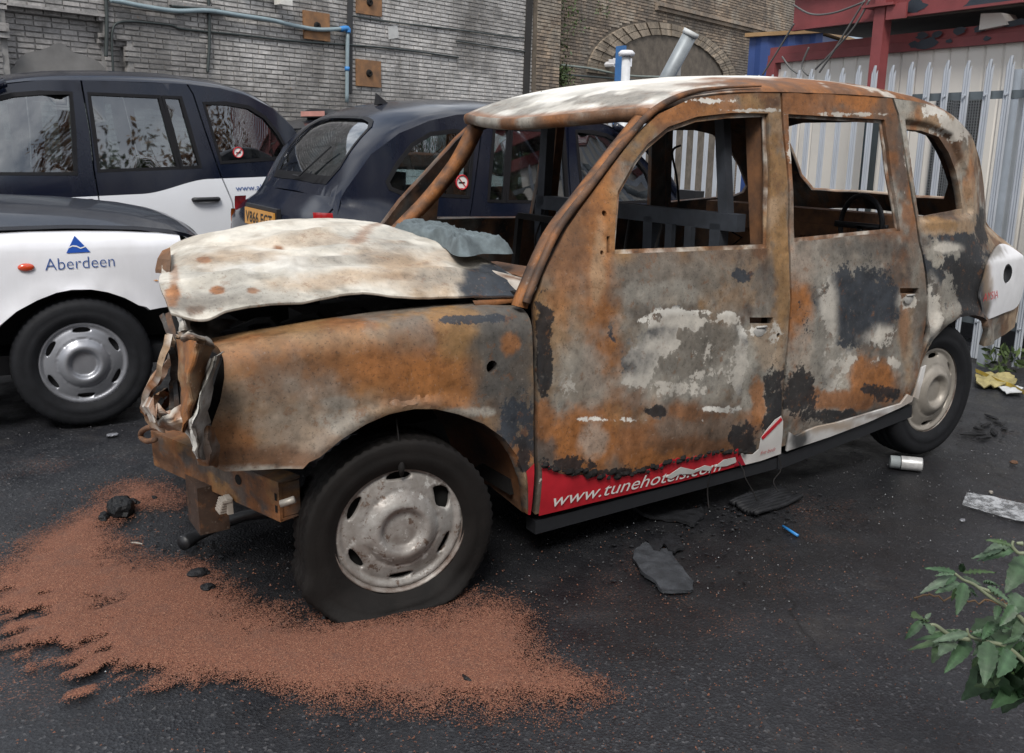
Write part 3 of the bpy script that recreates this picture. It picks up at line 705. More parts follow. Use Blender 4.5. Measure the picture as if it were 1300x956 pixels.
wing = burnt_panel('wing', WINGP, [circ(625, 466, .022)], 1, .012, wing_S(1), ('ochre', 'rust', 'ochre', 'grey'), WSP, seed=2)
WFAR = [(min(x, .16+.05*math.sin(z*23)), z) for x, z in WINGP if not (x > .15 and .62 < z < .70)]
burnt_panel('wing', [p for i, p in enumerate(WFAR) if i == 0 or p != WFAR[i-1]], [], -1, .04, wing_S(-1), ('rust', 'brown', 'grey'), [], seed=9)
# red film left on the trailing edge of the wing
fm = [(-.452, .43), (-.489, .45), (-.491, .25), (-.478, .255)]
uv, tr = cdt(fm, (), .03, 0); REDFILM = simple('red_vinyl_film', (.55, .022, .035), .38, var=.25, scale=14); WHITEFILM = simple('scorched_white_vinyl_film', (.68, .66, .64), .42, var=.2, scale=9)
shell('vinyl_film', uv, tr, lambda q: wing_S(1)(q)+np.array([0, .004, 0]), 0, REDFILM, wing)

# doors
FD = [('brown', 830, 340, 140, 40, .9, .7, 6, .55), ('steel', 880, 440, 110, 60, .9, .6, 6, .7), ('steel', 960, 520, 50, 60, .8, .7, 7, .6), ('steel', 700, 560, 40, 60, .8, .7, 7, .6), ('tan', 720, 420, 30, 60, .4, .7, 8, .5), ('orange', 768, 430, 24, 130, .5, .7, 8, .8), ('ochre', 780, 300, 26, 50, .5, .6, 9, .85), ('grey', 735, 350, 46, 30, .5, .7, 8, .7), ('orange', 720, 330, 22, 90, .5, .8, 8, .6),
      ('grey', 880, 350, 90, 26, .5, .8, 9, .85), ('lgrey', 850, 375, 50, 14, .4, .9, 12, .6), ('blue', 940, 349, 14, 10, .3, .6, 14, .9), ('lgrey', 735, 480, 36, 60, .5, .7, 8, .75), ('ash', 715, 500, 18, 46, .4, .7, 12, .5),
      ('lgrey', 870, 470, 84, 60, .5, .8, 9, .75), ('blue', 865, 432, 70, 36, .3, .8, 9, .97), ('blue', 812, 470, 22, 32, .3, .8, 12, .95), ('blue', 945, 460, 16, 44, .3, .8, 12, .9), ('grey', 905, 430, 34, 18, .3, .8, 12, .9), ('grey', 875, 455, 40, 22, .3, .9, 13, .8),
      ('white', 866, 397, 44, 4, .2, .9, 18, .85), ('white', 922, 402, 18, 6, .2, .9, 18, .85), ('ash', 890, 408, 60, 6, .2, .9, 18, .5), ('white', 818, 406, 9, 6, .2, .8, 18, .85), ('ash', 905, 478, 50, 12, .3, 1.0, 20, .52), ('ash', 850, 492, 60, 12, .3, .9, 18, .55), ('ash', 890, 450, 50, 20, .3, 1.0, 22, .4), ('lgrey', 970, 470, 22, 80, .4, .7, 9, .7), ('tan', 975, 440, 20, 30, .4, .7, 9, .5), ('steel', 975, 350, 20, 20, .4, .7, 9, .5),
      ('rust', 840, 560, 130, 44, .4, .6, 8, .95), ('orange', 740, 560, 44, 44, .4, .7, 10, .85), ('brown', 880, 560, 60, 34, .4, .8, 9, .8), ('orange', 860, 590, 60, 18, .3, .8, 12, .7), ('lgrey', 752, 560, 14, 24, .4, .8, 10, .6), ('grey', 900, 545, 60, 14, .4, .8, 10, .5), ('white', 800, 533, 110, 3.5, .2, .9, 14, .6), ('white', 915, 520, 34, 5, .2, .8, 14, .7),
      ('char', 836, 523, 18, 8, .3, .4, 12, .97), ('char', 692, 450, 12, 66, .25, .6, 12, .95), ('steel', 692, 570, 14, 50, .3, .6, 12, .8), ('orange', 690, 530, 12, 30, .3, .8, 14, .7), ('char', 985, 520, 16, 54, .3, .6, 12, .95), ('orange', 965, 512, 8, 26, .3, .8, 16, .8), ('ochre', 995, 350, 9, 90, .4, .6, 9, .8), ('char', 725, 592, 30, 12, .2, .8, 16, .97), ('char', 780, 605, 50, 10, .2, .9, 16, .97), ('char', 860, 598, 50, 8, .2, .9, 16, .95), ('char', 945, 560, 20, 26, .3, .7, 14, .9), ('white', 700, 612, 14, 5, .2, .8, 18, .7),
      ('white', 962, 420, 14, 6, .3, .6, 14, .85), ('ash', 985, 420, 10, 16, .4, .7, 12, .6), ('orange', 760, 250, 26, 110, .5, .6, 8, .85), ('brown', 720, 300, 34, 60, .5, .7, 8, .7), ('orange', 860, 140, 90, 14, .5, .7, 9, .7), ('rust', 910, 112, 80, 12, .5, .7, 9, .8), ('white', 895, 128, 40, 4, .2, .9, 16, .8), ('white', 950, 108, 12, 12, .2, .8, 14, .85), ('ash', 960, 140, 40, 3, .2, .8, 16, .8), ('tan', 760, 340, 10, 50, .4, .7, 12, .7)]
def bite(P): # burnt lower skin has let go of the paint film: ragged
    return P
fholes = [FWIN, rectp(952, 403, 982, 411), circ(989, 426, .011, 10), circ(768, 271, .011, 8), rectp(771, 300, 775, 321), circ(765, 321, .009, 8)]
def flange(hole, parent, base, seed):
    uv, tr = cdt(offset_poly(hole, -.004), [offset_poly(hole, .020)], .02, 0); S = lambda q: dented_S(1, .011)(q)+np.array([0, -.017, 0])
    o, P, N, n = shell('window_flange', uv, tr, S, .006, BURNT, parent, flip=facing(S(uv), tr, 1) < 0); C = base_mix(P, base, 9, seed); setcol(o, np.vstack([C, C*.4]))
def lock_plate(px, py, parent):
    x, z = pick_side(px, py); y = float(hw(np.array([x]), np.array([z]))[0]); mb = MB(); a_ = np.linspace(0, 2*PI, 14, endpoint=False)
    mb.add([(x+.035*math.cos(k)*(1+.2*math.sin(3*k)), y+.003, z+.02*math.sin(k)) for k in a_]+[(x, y+.009, z+.004)], [(i, (i+1) % 14, 14) for i in range(14)]); mb.tube([(x+.02, y+.004, z+.02), (x-.03, y+.010, z+.019)], .005, 6); mb.build('lock_plate', simple('pale_oxidised_alloy', (.45, .44, .42), .6, var=.4, scale=30), parent, True)
fdoor = burnt_panel('front_door', FDOOR, fholes, 1, .0105, dented_S(1, .011, [(-1.14, .54, .05, .016), (-1.15, .78, .24, .014), (-.75, .62, .12, .008), (-1.55, .52, .10, .010)]), ('brown', 'grey', 'tan', 'ochre', 'grey'), FD, seed=1)
pushed = lambda L: [(x-.17*min(1, max(0, (1.75-z)/.6))*(1 if (z > .95 and x > -1.3) else 0), z) for x, z in L]
flange(FWIN, fdoor, ('tan', 'rust', 'ash', 'brown'), 3); lock_plate(964, 421, fdoor)
burnt_panel('front_door', pushed(FDOOR), [pushed(FWIN)], -1, .045, dented_S(-1), ('rust', 'brown', 'grey'), [], seed=5)
RD = [('steel', 1095, 385, 100, 70, .9, .6, 6, .85), ('steel', 1060, 520, 90, 30, .7, .7, 8, .6), ('brown', 1070, 320, 80, 20, .7, .8, 8, .5), ('orange', 1018, 400, 16, 130, .4, .6, 9, .9), ('lgrey', 1060, 330, 60, 30, .5, .8, 9, .75), ('grey', 1090, 320, 50, 16, .4, .9, 16, .7), ('steel', 1110, 315, 50, 10, .4, .9, 20, .5), ('lgrey', 1050, 470, 50, 60, .5, .7, 8, .85), ('blue', 1096, 392, 60, 52, .22, .45, 6, .98), ('ash', 1052, 405, 8, 40, .4, .7, 9, .6), ('ash', 1130, 432, 20, 10, .4, .8, 9, .6), ('lgrey', 1150, 440, 16, 40, .5, .7, 9, .8), ('ash', 1090, 462, 60, 9, .3, .9, 12, .7), ('ash', 1050, 490, 30, 24, .4, .9, 12, .55),
      ('orange', 1112, 478, 30, 24, .4, .8, 10, .9), ('rust', 1075, 508, 66, 12, .3, .8, 12, .9), ('blue', 1102, 494, 12, 7, .3, .7, 14, .9), ('char', 1018, 500, 24, 36, .25, .6, 9, .97), ('char', 1060, 528, 60, 9, .3, .8, 14, .9), ('char', 1130, 500, 26, 10, .3, .8, 14, .8), ('grey', 1170, 350, 12, 60, .4, .7, 9, .7), ('tan', 1152, 430, 8, 50, .4, .8, 10, .6), ('rust', 1150, 410, 7, 30, .4, .8, 12, .6),
      ('rust', 1060, 118, 60, 14, .5, .7, 9, .85), ('orange', 1085, 125, 34, 14, .4, .8, 10, .8), ('ash', 1012, 190, 10, 40, .3, .8, 12, .85), ('white', 1013, 220, 6, 30, .2, .8, 14, .8), ('rust', 1005, 140, 20, 30, .4, .7, 9, .8), ('grey', 1015, 270, 14, 40, .4, .7, 9, .7), ('ash', 1070, 145, 60, 3, .2, .9, 14, .7), ('ash', 1157, 384, 9, 10, .4, .6, 12, .85), ('steel', 1150, 200, 9, 60, .4, .7, 9, .7), ('ash', 1153, 180, 5, 60, .3, .8, 12, .7), ('orange', 1160, 230, 5, 30, .3, .8, 12, .8)]
rdoor = burnt_panel('rear_door', RDOOR, [RWIN, rectp(1145, 366, 1168, 373), circ(1155, 380, .014, 9)], 1, .012, dented_S(1, .011, [(-2.3, .85, .22, .018), (-2.0, .5, .12, .012)]), ('grey', 'lgrey', 'brown', 'rust'), RD, seed=4)
flange(RWIN, rdoor, ('ash', 'lgrey', 'rust', 'brown'), 5); lock_plate(1153, 380, rdoor)
burnt_panel('rear_door', RDOOR, [RWIN], -1, .045, dented_S(-1), ('brown', 'rust', 'grey'), [], seed=6)
QB = [('steel', 1210, 350, 70, 70, .8, .6, 6, .9), ('blue', 1215, 330, 50, 40, .3, .5, 6, .97), ('char', 1230, 370, 40, 34, .3, .5, 6, .95), ('lgrey', 1195, 322, 22, 14, .3, .9, 12, .85), ('lgrey', 1205, 375, 9, 40, .4, .8, 10, .6), ('ash', 1200, 315, 14, 4, .2, .8, 14, .9), ('blue', 1182, 400, 12, 50, .3, .6, 9, .9), ('ash', 1185, 395, 8, 24, .4, .8, 10, .5),
      ('tan', 1190, 150, 40, 16, .5, .7, 9, .8), ('ash', 1215, 160, 30, 20, .4, .8, 9, .8), ('white', 1185, 140, 18, 9, .3, .8, 12, .8), ('rust', 1165, 200, 6, 60, .3, .8, 12, .8), ('tan', 1205, 288, 40, 9, .4, .7, 10, .85), ('ochre', 1195, 285, 20, 8, .3, .8, 12, .8), ('orange', 1233, 225, 5, 30, .3, .9, 12, .7), ('char', 1246, 285, 8, 24, .3, .5, 9, .9), ('tan', 1232, 260, 10, 30, .4, .8, 10, .6)]
def quarter_S(uv):
    P = dented_S(1, .007)(uv); P[:, 1] += .024*np.exp(-((np.hypot(uv[:, 0]+2.96, uv[:, 1]-.32)-.40)/.045)**2)*(uv[:, 1] > .4); e_ = np.array(resample(QREB, .01)); d_ = np.sqrt(((uv[:, None]-e_[None])**2).sum(2)).min(1)
    P[:, 1] -= .024*sstep(.0, .022, np.where(inpoly(uv, QREB), d_, 0)); return P
qpan = burnt_panel('quarter_panel', QUART, [QWINB], 1, .0105, quarter_S, ('lgrey', 'tan', 'grey', 'brown'), QB, seed=7)
burnt_panel('quarter_panel', QUART, [QWIN], -1, .05, dented_S(-1), ('rust', 'brown', 'grey'), [], seed=8)
# white plastic end cover of the rear corner, scorched on its forward edge
def tailcover_S(uv):
    x, z = uv[:, 0], uv[:, 1]; return np.stack([x, hw(x, z)+.010+.008*np.sin(np.clip((z-.62)/.5, 0, 1)*PI), z], 1)
tcv = [(-3.204, .665), (-3.42, .672), (-3.60, .68), (-3.665, .75), (-3.66, .86), (-3.60, .97), (-3.52, 1.01), (-3.358, 1.015), (-3.20, .961), (-3.153, .88), (-3.119, .805), (-3.157, .73)]
uv, tr = cdt(smooth_poly(tcv, 3), [[(-3.40+.05*math.cos(k*PI/8), .877+.05*math.sin(k*PI/8)) for k in range(16)]], .014, .1)
o, P, N, n = shell('rear_corner_cover', uv, tr, tailcover_S, .012, COVER, BT, flip=np.cross(tailcover_S(uv)[tr[0][1]]-tailcover_S(uv)[tr[0][0]], tailcover_S(uv)[tr[0][2]]-tailcover_S(uv)[tr[0][0]])[1] < 0)
C = np.tile(np.array((.74, .75, .78)), (len(P), 1)); lay(C, uv[:, 0], uv[:, 1], P, [('char', 1243, 360, 9, 60, .5, .7, 8, .95), ('grey', 1256, 318, 16, 12, .4, .7, 9, .8), ('tan', 1250, 360, 6, 40, .5, .6, 9, .5)], pick_side)
setcol(o, np.vstack([C, C*.3])); cover = o
tl = (-3.40, .877)
V, Fc = lathe([(-.004, .0), (-.004, .034), (.006, .04), (.004, .046)], 20)
mesh('tail_lamp', [(tl[0]+a, float(hw(np.array([tl[0]]), np.array([tl[1]]))[0])+.012+b, tl[1]+c) for a, b, c in V], Fc, PLASTIC, BT, True)
sx, sz = (-3.135, .765)
side_text('cover_lettering', 'AYSIA', .058, sx, sz, 1, REDINK, cover, .028, slope=.02, hwf=hw)

# vinyl livery left along the bottom of the doors
def ragged(pts, amp, step=.012, seed=0):
    P = resample(pts, step)[:-int(np.linalg.norm(np.array(pts[-1])-np.array(pts[0]))/step) or None]; r = np.random.RandomState(seed)
    return [(p[0], p[1]+amp*(r.rand()-.5)*2) for p in P]
bt = [pick_side(*q) for q in ((684, 655), (760, 636), (860, 612), (937, 591))]
top = ragged([pick_side(*q) for q in ((937, 570), (930, 574), (905, 575), (880, 580), (850, 585), (830, 592), (800, 602), (780, 603), (756, 602), (735, 604), (712, 599), (695, 594), (686, 586))], .010, seed=3)
film_S = lambda uv: np.stack([uv[:, 0], dented_S(1, .008)(uv)[:, 1]+.0035, uv[:, 1]], 1)
def film(name, poly, mt, parent, S=film_S):
    uv, tr = cdt(poly, (), .03, 0); P = S(uv); fl = np.cross(P[tr[0][1]]-P[tr[0][0]], P[tr[0][2]]-P[tr[0][0]])[1] < 0
    return shell(name, uv, tr, S, .0015, mt, parent, flip=fl)[0]
redf = film('vinyl_film', bt+[(p[0], p[1]) for p in top], REDFILM, fdoor)
whf = film('vinyl_film', [pick_side(*q) for q in ((939, 591), (965, 585), (991, 576), (993, 560), (994.5, 535), (992, 528), (984, 533), (974, 545), (966, 556), (963, 570), (955, 577), (945, 577), (940, 574))], WHITEFILM, fdoor)
film('vinyl_film', [pick_side(*q) for q in ((966, 555), (991, 530), (993, 533), (968, 558))], REDFILM, fdoor, lambda uv: film_S(uv)+np.array([0, .003, 0]))
for poly in (((843, 605), (862, 592), (880, 596), (893, 590), (903, 592), (898, 597), (888, 596), (876, 601), (860, 601), (850, 607)), ((905, 592), (917, 583), (932, 580), (933, 586), (920, 591))):
    film('peeled_film', [pick_side(*q) for q in poly], simple('curled_white_film', (.6, .6, .58), .6), fdoor, lambda uv: film_S(uv)+np.array([0, .006, 0]))
film('peeled_film', [pick_side(*q) for q in ((930, 590), (938, 575.5), (944, 589.5))], simple('dark_red_film_flap', (.36, .012, .03), .45), fdoor, lambda uv: film_S(uv)+np.array([0, .007, 0]))
a = pick_side(697, 643.5); b = pick_side(911, 597); sl = (b[1]-a[1])/(a[0]-b[0])
wl = side_text('livery_lettering', 'www.tunehotels.com', .078, a[0], a[1], 1, WHITEINK, redf, .0075, slope=sl, shear=.22, width=a[0]-b[0])
a = pick_side(963, 577); side_text('livery_lettering', 'five beds', .026, a[0], a[1], 1, REDINK, whf, .0075, slope=.02, shear=.15)
# char fringe hanging over the film
ch = MB(); rr = np.random.RandomState(5)
for i in range(46):
    px = 690+i*5.6+rr.rand()*3; py = np.interp(px, [684, 712, 750, 800, 850, 900, 945], [588, 597, 601, 602, 585, 576, 570])+rr.randn()*2.2
    c = pick_side(px, py); y = float(hw(np.array([c[0]]), np.array([c[1]]))[0])+.007
    k = 6; r0 = .006+.010*rr.rand(); ring = [(c[0]+r0*(.6+.7*rr.rand())*math.cos(2*PI*j/k)*1.5, y+.006*rr.rand(), c[1]+r0*(.6+.7*rr.rand())*math.sin(2*PI*j/k)) for j in range(k)]
    ch.add(ring+[(c[0], y+.012, c[1])], [(j, (j+1) % k, k) for j in range(k)])
tag(ch.build('charred_paint_flakes', DARK, fdoor), kind='stuff')
# sill strip: white plastic along the bottom of the rear door, black below
sp = [pick_side(*q) for q in ((996, 572), (1050, 554), (1100, 535), (1140, 517), (1155, 509), (1160, 494), (1168, 466), (1173, 463), (1166, 492), (1163, 506), (1150, 500), (1141, 512), (1100, 524), (1060, 536), (1035, 541), (1022, 546), (1008, 553), (1000, 548), (998, 560))]
uv, tr = cdt(sp, (), .02, 0); SS = lambda q: side_S(1, .012)(q)
P = SS(uv); fl = np.cross(P[tr[0][1]]-P[tr[0][0]], P[tr[0][2]]-P[tr[0][0]])[1] < 0
o, P, N, n = shell('sill_cover', uv, tr, SS, .01, COVER, BT, flip=fl)
C = np.tile(np.array((.66, .65, .64)), (len(P), 1)); lay(C, uv[:, 0], uv[:, 1], P, [('char', 1012, 556, 12, 16, .5, .6, 9, .9), ('tan', 1050, 540, 40, 8, .5, .7, 9, .7), ('tan', 1150, 500, 20, 20, .5, .8, 9, .5), ('brown', 1090, 527, 60, 3, .4, .8, 12, .6)], pick_side)
setcol(o, np.vstack([C, C*.3]))
mb = MB(); A0, A1, A2 = b_side(682, 660), b_side(990, 579), b_side(1160, 512)
mb.beam(A0+[0, -.04, -.035], A1+[0, -.04, -.035], .06, .05); mb.beam(A1+[0, -.035, -.035], A2+[0, -.035, -.04], .06, .06); mb.build('sill', PLASTIC, BT)
MB().beam((-.5, -.83, .26), (-2.6, -.83, .28), .06, .1).build('sill', DARK, BT)

# roof: ash-white skin, rust along the gutters
poly = [(front_edge(np.array([t]))[0], t) for t in np.linspace(-1, 1, 25)]+[(-3.56, t) for t in np.linspace(1, -1, 25)]
def burnt_roof_S(uv):
    P = roof_xyz(uv[:, 0], uv[:, 1]); P[:, 2] += .014*(fbm(P, 2.6, 3, 3.3)-.5)*(1-np.abs(uv[:, 1])**4); return P
uv, tr = cdt(poly, [REARW], .024, .1); P0 = burnt_roof_S(uv); t0 = tr[0]
o, P, N, n = shell('roof', uv, tr, burnt_roof_S, .025, BURNT, BT, flip=np.cross(P0[t0[1]]-P0[t0[0]], P0[t0[2]]-P0[t0[0]])[2] < 0)
C = base_mix(P, ('white', 'ash', 'white', 'white'), 2.2, 4); C *= 1.08; a = np.abs(uv[:, 1]); nn = fbm(P, 5, 5, 2.2)-.5
def lm(m, c): C[:] = C*(1-m[:, None])+np.array(K[c])*m[:, None]
lm(sstep(-1.25, -1.05, uv[:, 0]+.5*nn+.18*a)*.8*sstep(.45, .55, fbm(P, 6, 4, 8)), 'grey')
lm(sstep(.38, .6, fbm(P*np.array([1.6, .7, 1]), 4.5, 5, 12))*sstep(-1.6, -1.1, uv[:, 0]+.6*nn)*.6, 'lgrey')
lm(sstep(.60, .80, a+.5*nn)*sstep(-1.35, -1.6, uv[:, 0]+.3*nn), 'rust'); lm(sstep(.72, .9, a+.7*(fbm(P, 9, 4, 3)-.5))*.8*sstep(-1.3, -1.5, uv[:, 0]), 'brown')
lm(sstep(.52, .62, fbm(P, 7, 5, 6))*.6*sstep(.75, .95, a), 'orange'); lm(sstep(.6, .66, fbm(P, 9, 5, 16))*.8*sstep(.6, .9, a), 'ash')
lm(sstep(-3.0, -3.15, uv[:, 0]+.3*nn)*.7, 'tan'); lm(sstep(.5, .62, fbm(P, 7, 5, 26))*.8*sstep(-2.9, -3.1, uv[:, 0]), 'rust')
lm(sstep(front_edge(uv[:, 1])-.05, front_edge(uv[:, 1])-.02, uv[:, 0]+.04*nn)*.8, 'rust')
setcol(o, np.vstack([C, inner_cols(P)])); broof = o
sp_ = MB()
for (px, py) in ((678, 131), (690, 120), (710, 124), (712, 117)):
    c = b_plane(px, py, 1, -.35); q = burnt_roof_S(np.array([[c[0], -.05]]))[0] if False else c
    sp_.tube([c+[0, 0, -.02], c+[.005, 0, .005], c+[.02, .01, .012]], [.008, .011, .004], 6)
sp_.build('roof_sign_mount', DARK, broof, True)

def painted(o, base, seed=0, s=6):
    P = np.array([v.co[:] for v in o.data.vertices]); setcol(o, base_mix(P, base, s, seed)); return o
# windscreen frame
ts = np.linspace(-1, 1, 31); V = []
for t in ts:
    a = roof_xyz(front_edge(np.array([t])), np.array([t]))[0]
    for dx, dz in ((-.004, .003), (.008, -.003), (.010, -.022), (.002, -.040), (-.02, -.046), (-.05, -.046)): V.append(a+np.array([dx, 0, dz]))
painted(mesh('windscreen_header', V, [(i*6+j, (i+1)*6+j, (i+1)*6+j+1, i*6+j+1) for i in range(30) for j in range(5)], BURNT, BT, True), ('rust', 'grey', 'brown', 'lgrey'), 3)
for s in (1, -1):
    y = lambda x, z: float(hw(np.array([x]), np.array([z]))[0])
    path = [(-.478, 1.0), (-.505, 1.05), (-.645, 1.225), (-.82, 1.37), (-1.0, 1.515), (-1.15, 1.628), (-1.30, 1.695), (-1.45, 1.722), (-1.66, 1.735)]
    far = [(-.66, -.735, 1.0), (-.70, -.73, 1.05), (-.79, -.715, 1.13), (-.93, -.695, 1.26), (-1.07, -.66, 1.43), (-1.16, -.645, 1.585), (-1.30, -.66, 1.69), (-1.5, -.68, 1.72), (-1.7, -.70, 1.73)]
    pts = spline([(x+.012, s*(y(x, z)-.005), z+.012) for x, z in path] if s > 0 else [(x+.0, y_+.004, z+.012) for x, y_, z in far], 60)
    painted(MB().tube(pts, np.concatenate([np.full(40, .014), np.linspace(.014, .003, 20)]), 8).build('drip_rail', BURNT, BT, True), ('brown', 'dark', 'rust', 'dark'), 4+s, 9)
    pts = spline([(x+.028, s*(y(x, z)-.036-.02*(z > 1.55)), z-.002) for x, z in path[:6]] if s > 0 else [(x+.02, y_+.035, z-.002) for x, y_, z in far[:6]], 26)
    V = []
    for p in pts:
        for dx, dy in ((.010, -.020), (.014, .0), (.006, .020), (-.03, .018), (-.03, -.022)) if s > 0 else ((.03, -.045), (.036, .0), (.02, .04), (-.03, .04), (-.03, -.045)): V.append(p+np.array([dx, s*dy, dx*.3]))
    o = mesh('windscreen_pillar', V, [(i*5+j, (i+1)*5+j, (i+1)*5+(j+1) % 5, i*5+(j+1) % 5) for i in range(25) for j in range(5)], BURNT, BT, True)
    painted(o, ('brown', 'rust', 'dark', 'orange'), 5+s, 8)
    if s < 0:
        h = MB()
        for f in (4, 8): h.add([pts[f]+np.array([.043+.0*k, .02*math.cos(k*PI/4), .02*math.sin(k*PI/4)]) for k in range(8)], [tuple(range(8))])
        h.build('bolt_hole', DARK, o)
# scuttle under the windscreen
V = []
for t in np.linspace(-1, 1, 25):
    b = np.array([-.57+.14*(1-abs(t)**2), t*.80, 1.03+.09*(1-abs(t)**2)])
    for dx, dz in ((.04, -.10), (.02, .0), (.0, .012), (-.05, .0), (-.12, -.02), (-.16, -.12)): V.append(b+np.array([dx, 0, dz+.006*random.random()]))
painted(mesh('scuttle', V, [(i*6+j, (i+1)*6+j, (i+1)*6+j+1, i*6+j+1) for i in range(24) for j in range(5)], BURNT, BT, True), ('rust', 'orange', 'brown', 'ash'), 3, 7)

# bonnet, buckled upwards
ROWS = [
    (0.00, [(.638, -.15, 1.062), (.543, -.15, 1.035), (.479, -.15, 1.055), (.363, -.15, 1.07), (.217, -.15, 1.075), (.008, -.15, 1.068), (-.217, -.15, 1.042), (-.337, -.15, 1.026), (-.57, -.13, 1.012)]),
    (0.10, [(.632, -.24, 1.090), (.538, -.24, 1.087), (.45, -.24, 1.098), (.34, -.24, 1.106), (.19, -.24, 1.108), (-.01, -.24, 1.104), (-.24, -.24, 1.088), (-.36, -.24, 1.073), (-.58, -.22, 1.044)]),
    (0.20, [(.62, -.36, 1.124), (.52, -.36, 1.13), (.42, -.36, 1.139), (.30, -.36, 1.142), (.15, -.36, 1.143), (-.03, -.36, 1.142), (-.25, -.36, 1.13), (-.38, -.36, 1.117), (-.55, -.33, 1.085)]),
    (0.36, [(.565, -.58, 1.122), (.48, -.58, 1.150), (.39, -.58, 1.170), (.27, -.58, 1.184), (.12, -.58, 1.192), (-.05, -.58, 1.196), (-.25, -.58, 1.186), (-.37, -.58, 1.172), (-.47, -.55, 1.150)]),
    (0.55, [(.50, -.85, 1.146), (.44, -.85, 1.172), (.36, -.85, 1.193), (.24, -.85, 1.214), (.09, -.85, 1.231), (-.06, -.85, 1.232), (-.20, -.85, 1.224), (-.32, -.85, 1.208), (-.40, -.85, 1.180)]),
    (0.75, [(.43, -1.15, 1.11), (.38, -1.15, 1.14), (.31, -1.15, 1.158), (.19, -1.15, 1.18), (.05, -1.15, 1.196), (-.08, -1.15, 1.196), (-.23, -1.15, 1.19), (-.35, -1.15, 1.17), (-.45, -1.15, 1.14)]),
    (1.00, [(.36, -1.55, 1.02), (.32, -1.55, 1.03), (.26, -1.55, 1.04), (.16, -1.55, 1.05), (.04, -1.55, 1.055), (-.10, -1.55, 1.055), (-.25, -1.55, 1.05), (-.37, -1.55, 1.04), (-.52, -1.55, 1.02)])]
tabs = np.array([r[1] for r in ROWS]); vs_ = np.array([r[0] for r in ROWS])
def bon(u, v): # u 0..1 front to rear, v 0..1 near to far
    cols = np.array([spline(t, 97) for t in tabs]); res = spline(cols.reshape(len(cols), -1), 121).reshape(121, 97, 3)
    return res
BG = bon(0, 0)                       # 121 x 97 x 3, rows uneven in v but smooth
BG[:, :, 1] += .89
nvv, nuu = BG.shape[:2]; P = BG.reshape(-1, 3).copy()
P[:, 2] += .012*(fbm(P*np.array([1, 1.6, 1]), 4.2, 4, 5.1)-.5)+.005*(fbm(P, 17, 3, 2.7)-.5)
P[:, 2] += -.05*np.abs(fbm(P*np.array([1, 1.9, 1]), 2.6, 3, 9.3)-.5)+.010
for (x0, y0, x1, y1, h_, w_) in ((.62, .58, -.05, .50, .022, .022), (.45, .30, -.35, .18, .018, .025), (.50, .05, .05, .45, -.018, .025), (.2, .68, -.5, .60, .016, .018), (.55, .40, .25, .62, -.018, .02), (-.1, .62, -.45, .35, -.014, .02), (.35, .70, .1, .42, .012, .014)):
    dx_, dy_ = x1-x0, y1-y0; t_ = np.clip(((P[:, 0]-x0)*dx_+(P[:, 1]-y0)*dy_)/(dx_**2+dy_**2), 0, 1); dd_ = np.hypot(P[:, 0]-x0-t_*dx_, P[:, 1]-y0-t_*dy_); P[:, 2] += h_*np.exp(-dd_/w_)*np.sin(PI*np.clip(t_, .02, .98))
ridge = np.exp(-((P[:, 1]-.89+.30+.10*(P[:, 0]-.2))/.03)**2); P[:, 2] += .006*ridge
idx = np.arange(nvv*nuu).reshape(nvv, nuu); Fq = []
for i in range(nvv-1):
    for j in range(nuu-1): Fq.append((idx[i, j], idx[i+1, j], idx[i+1, j+1], idx[i, j+1]))
n = len(P); lip = []
V = np.vstack([P, P-np.array([0, 0, .007])]); Fall = [f[::-1] for f in Fq]+[tuple(q+n for q in f) for f in Fq]
bd = [idx[0, j] for j in range(nuu)]+[idx[i, -1] for i in range(1, nvv)]+[idx[-1, j] for j in range(nuu-2, -1, -1)]+[idx[i, 0] for i in range(nvv-2, 0, -1)]
Fall += [(bd[k], bd[(k+1) % len(bd)], bd[(k+1) % len(bd)]+n, bd[k]+n) for k in range(len(bd))]
bonnet = mesh('bonnet', V, Fall, BURNT, BT, True); bonnet.data.set_sharp_from_angle(angle=math.radians(60))
C = base_mix(P, ('ash', 'lgrey', 'white', 'ash', 'white'), 3.0, 5); C *= np.array([.93, .905, .86])
_c, _s = math.cos(TILT), math.sin(TILT); _W = BX+np.stack([P[:, 0]*_c+P[:, 2]*_s, P[:, 1], -P[:, 0]*_s+P[:, 2]*_c], 1)-CAM
_Z = _W@CF; _PX = np.stack([650+F*(_W@CR)/_Z, 433.5-F*(_W@CU)/_Z], 1); _near = P[:, 1] > -.15
def pick_bon(px, py):
    d = np.hypot(_PX[:, 0]-px, _PX[:, 1]-py)+99*(~_near); w_ = np.argsort(d)[:6]; k = 1/(d[w_]+.3); return tuple((P[w_, :2]*k[:, None]).sum(0)/k.sum())
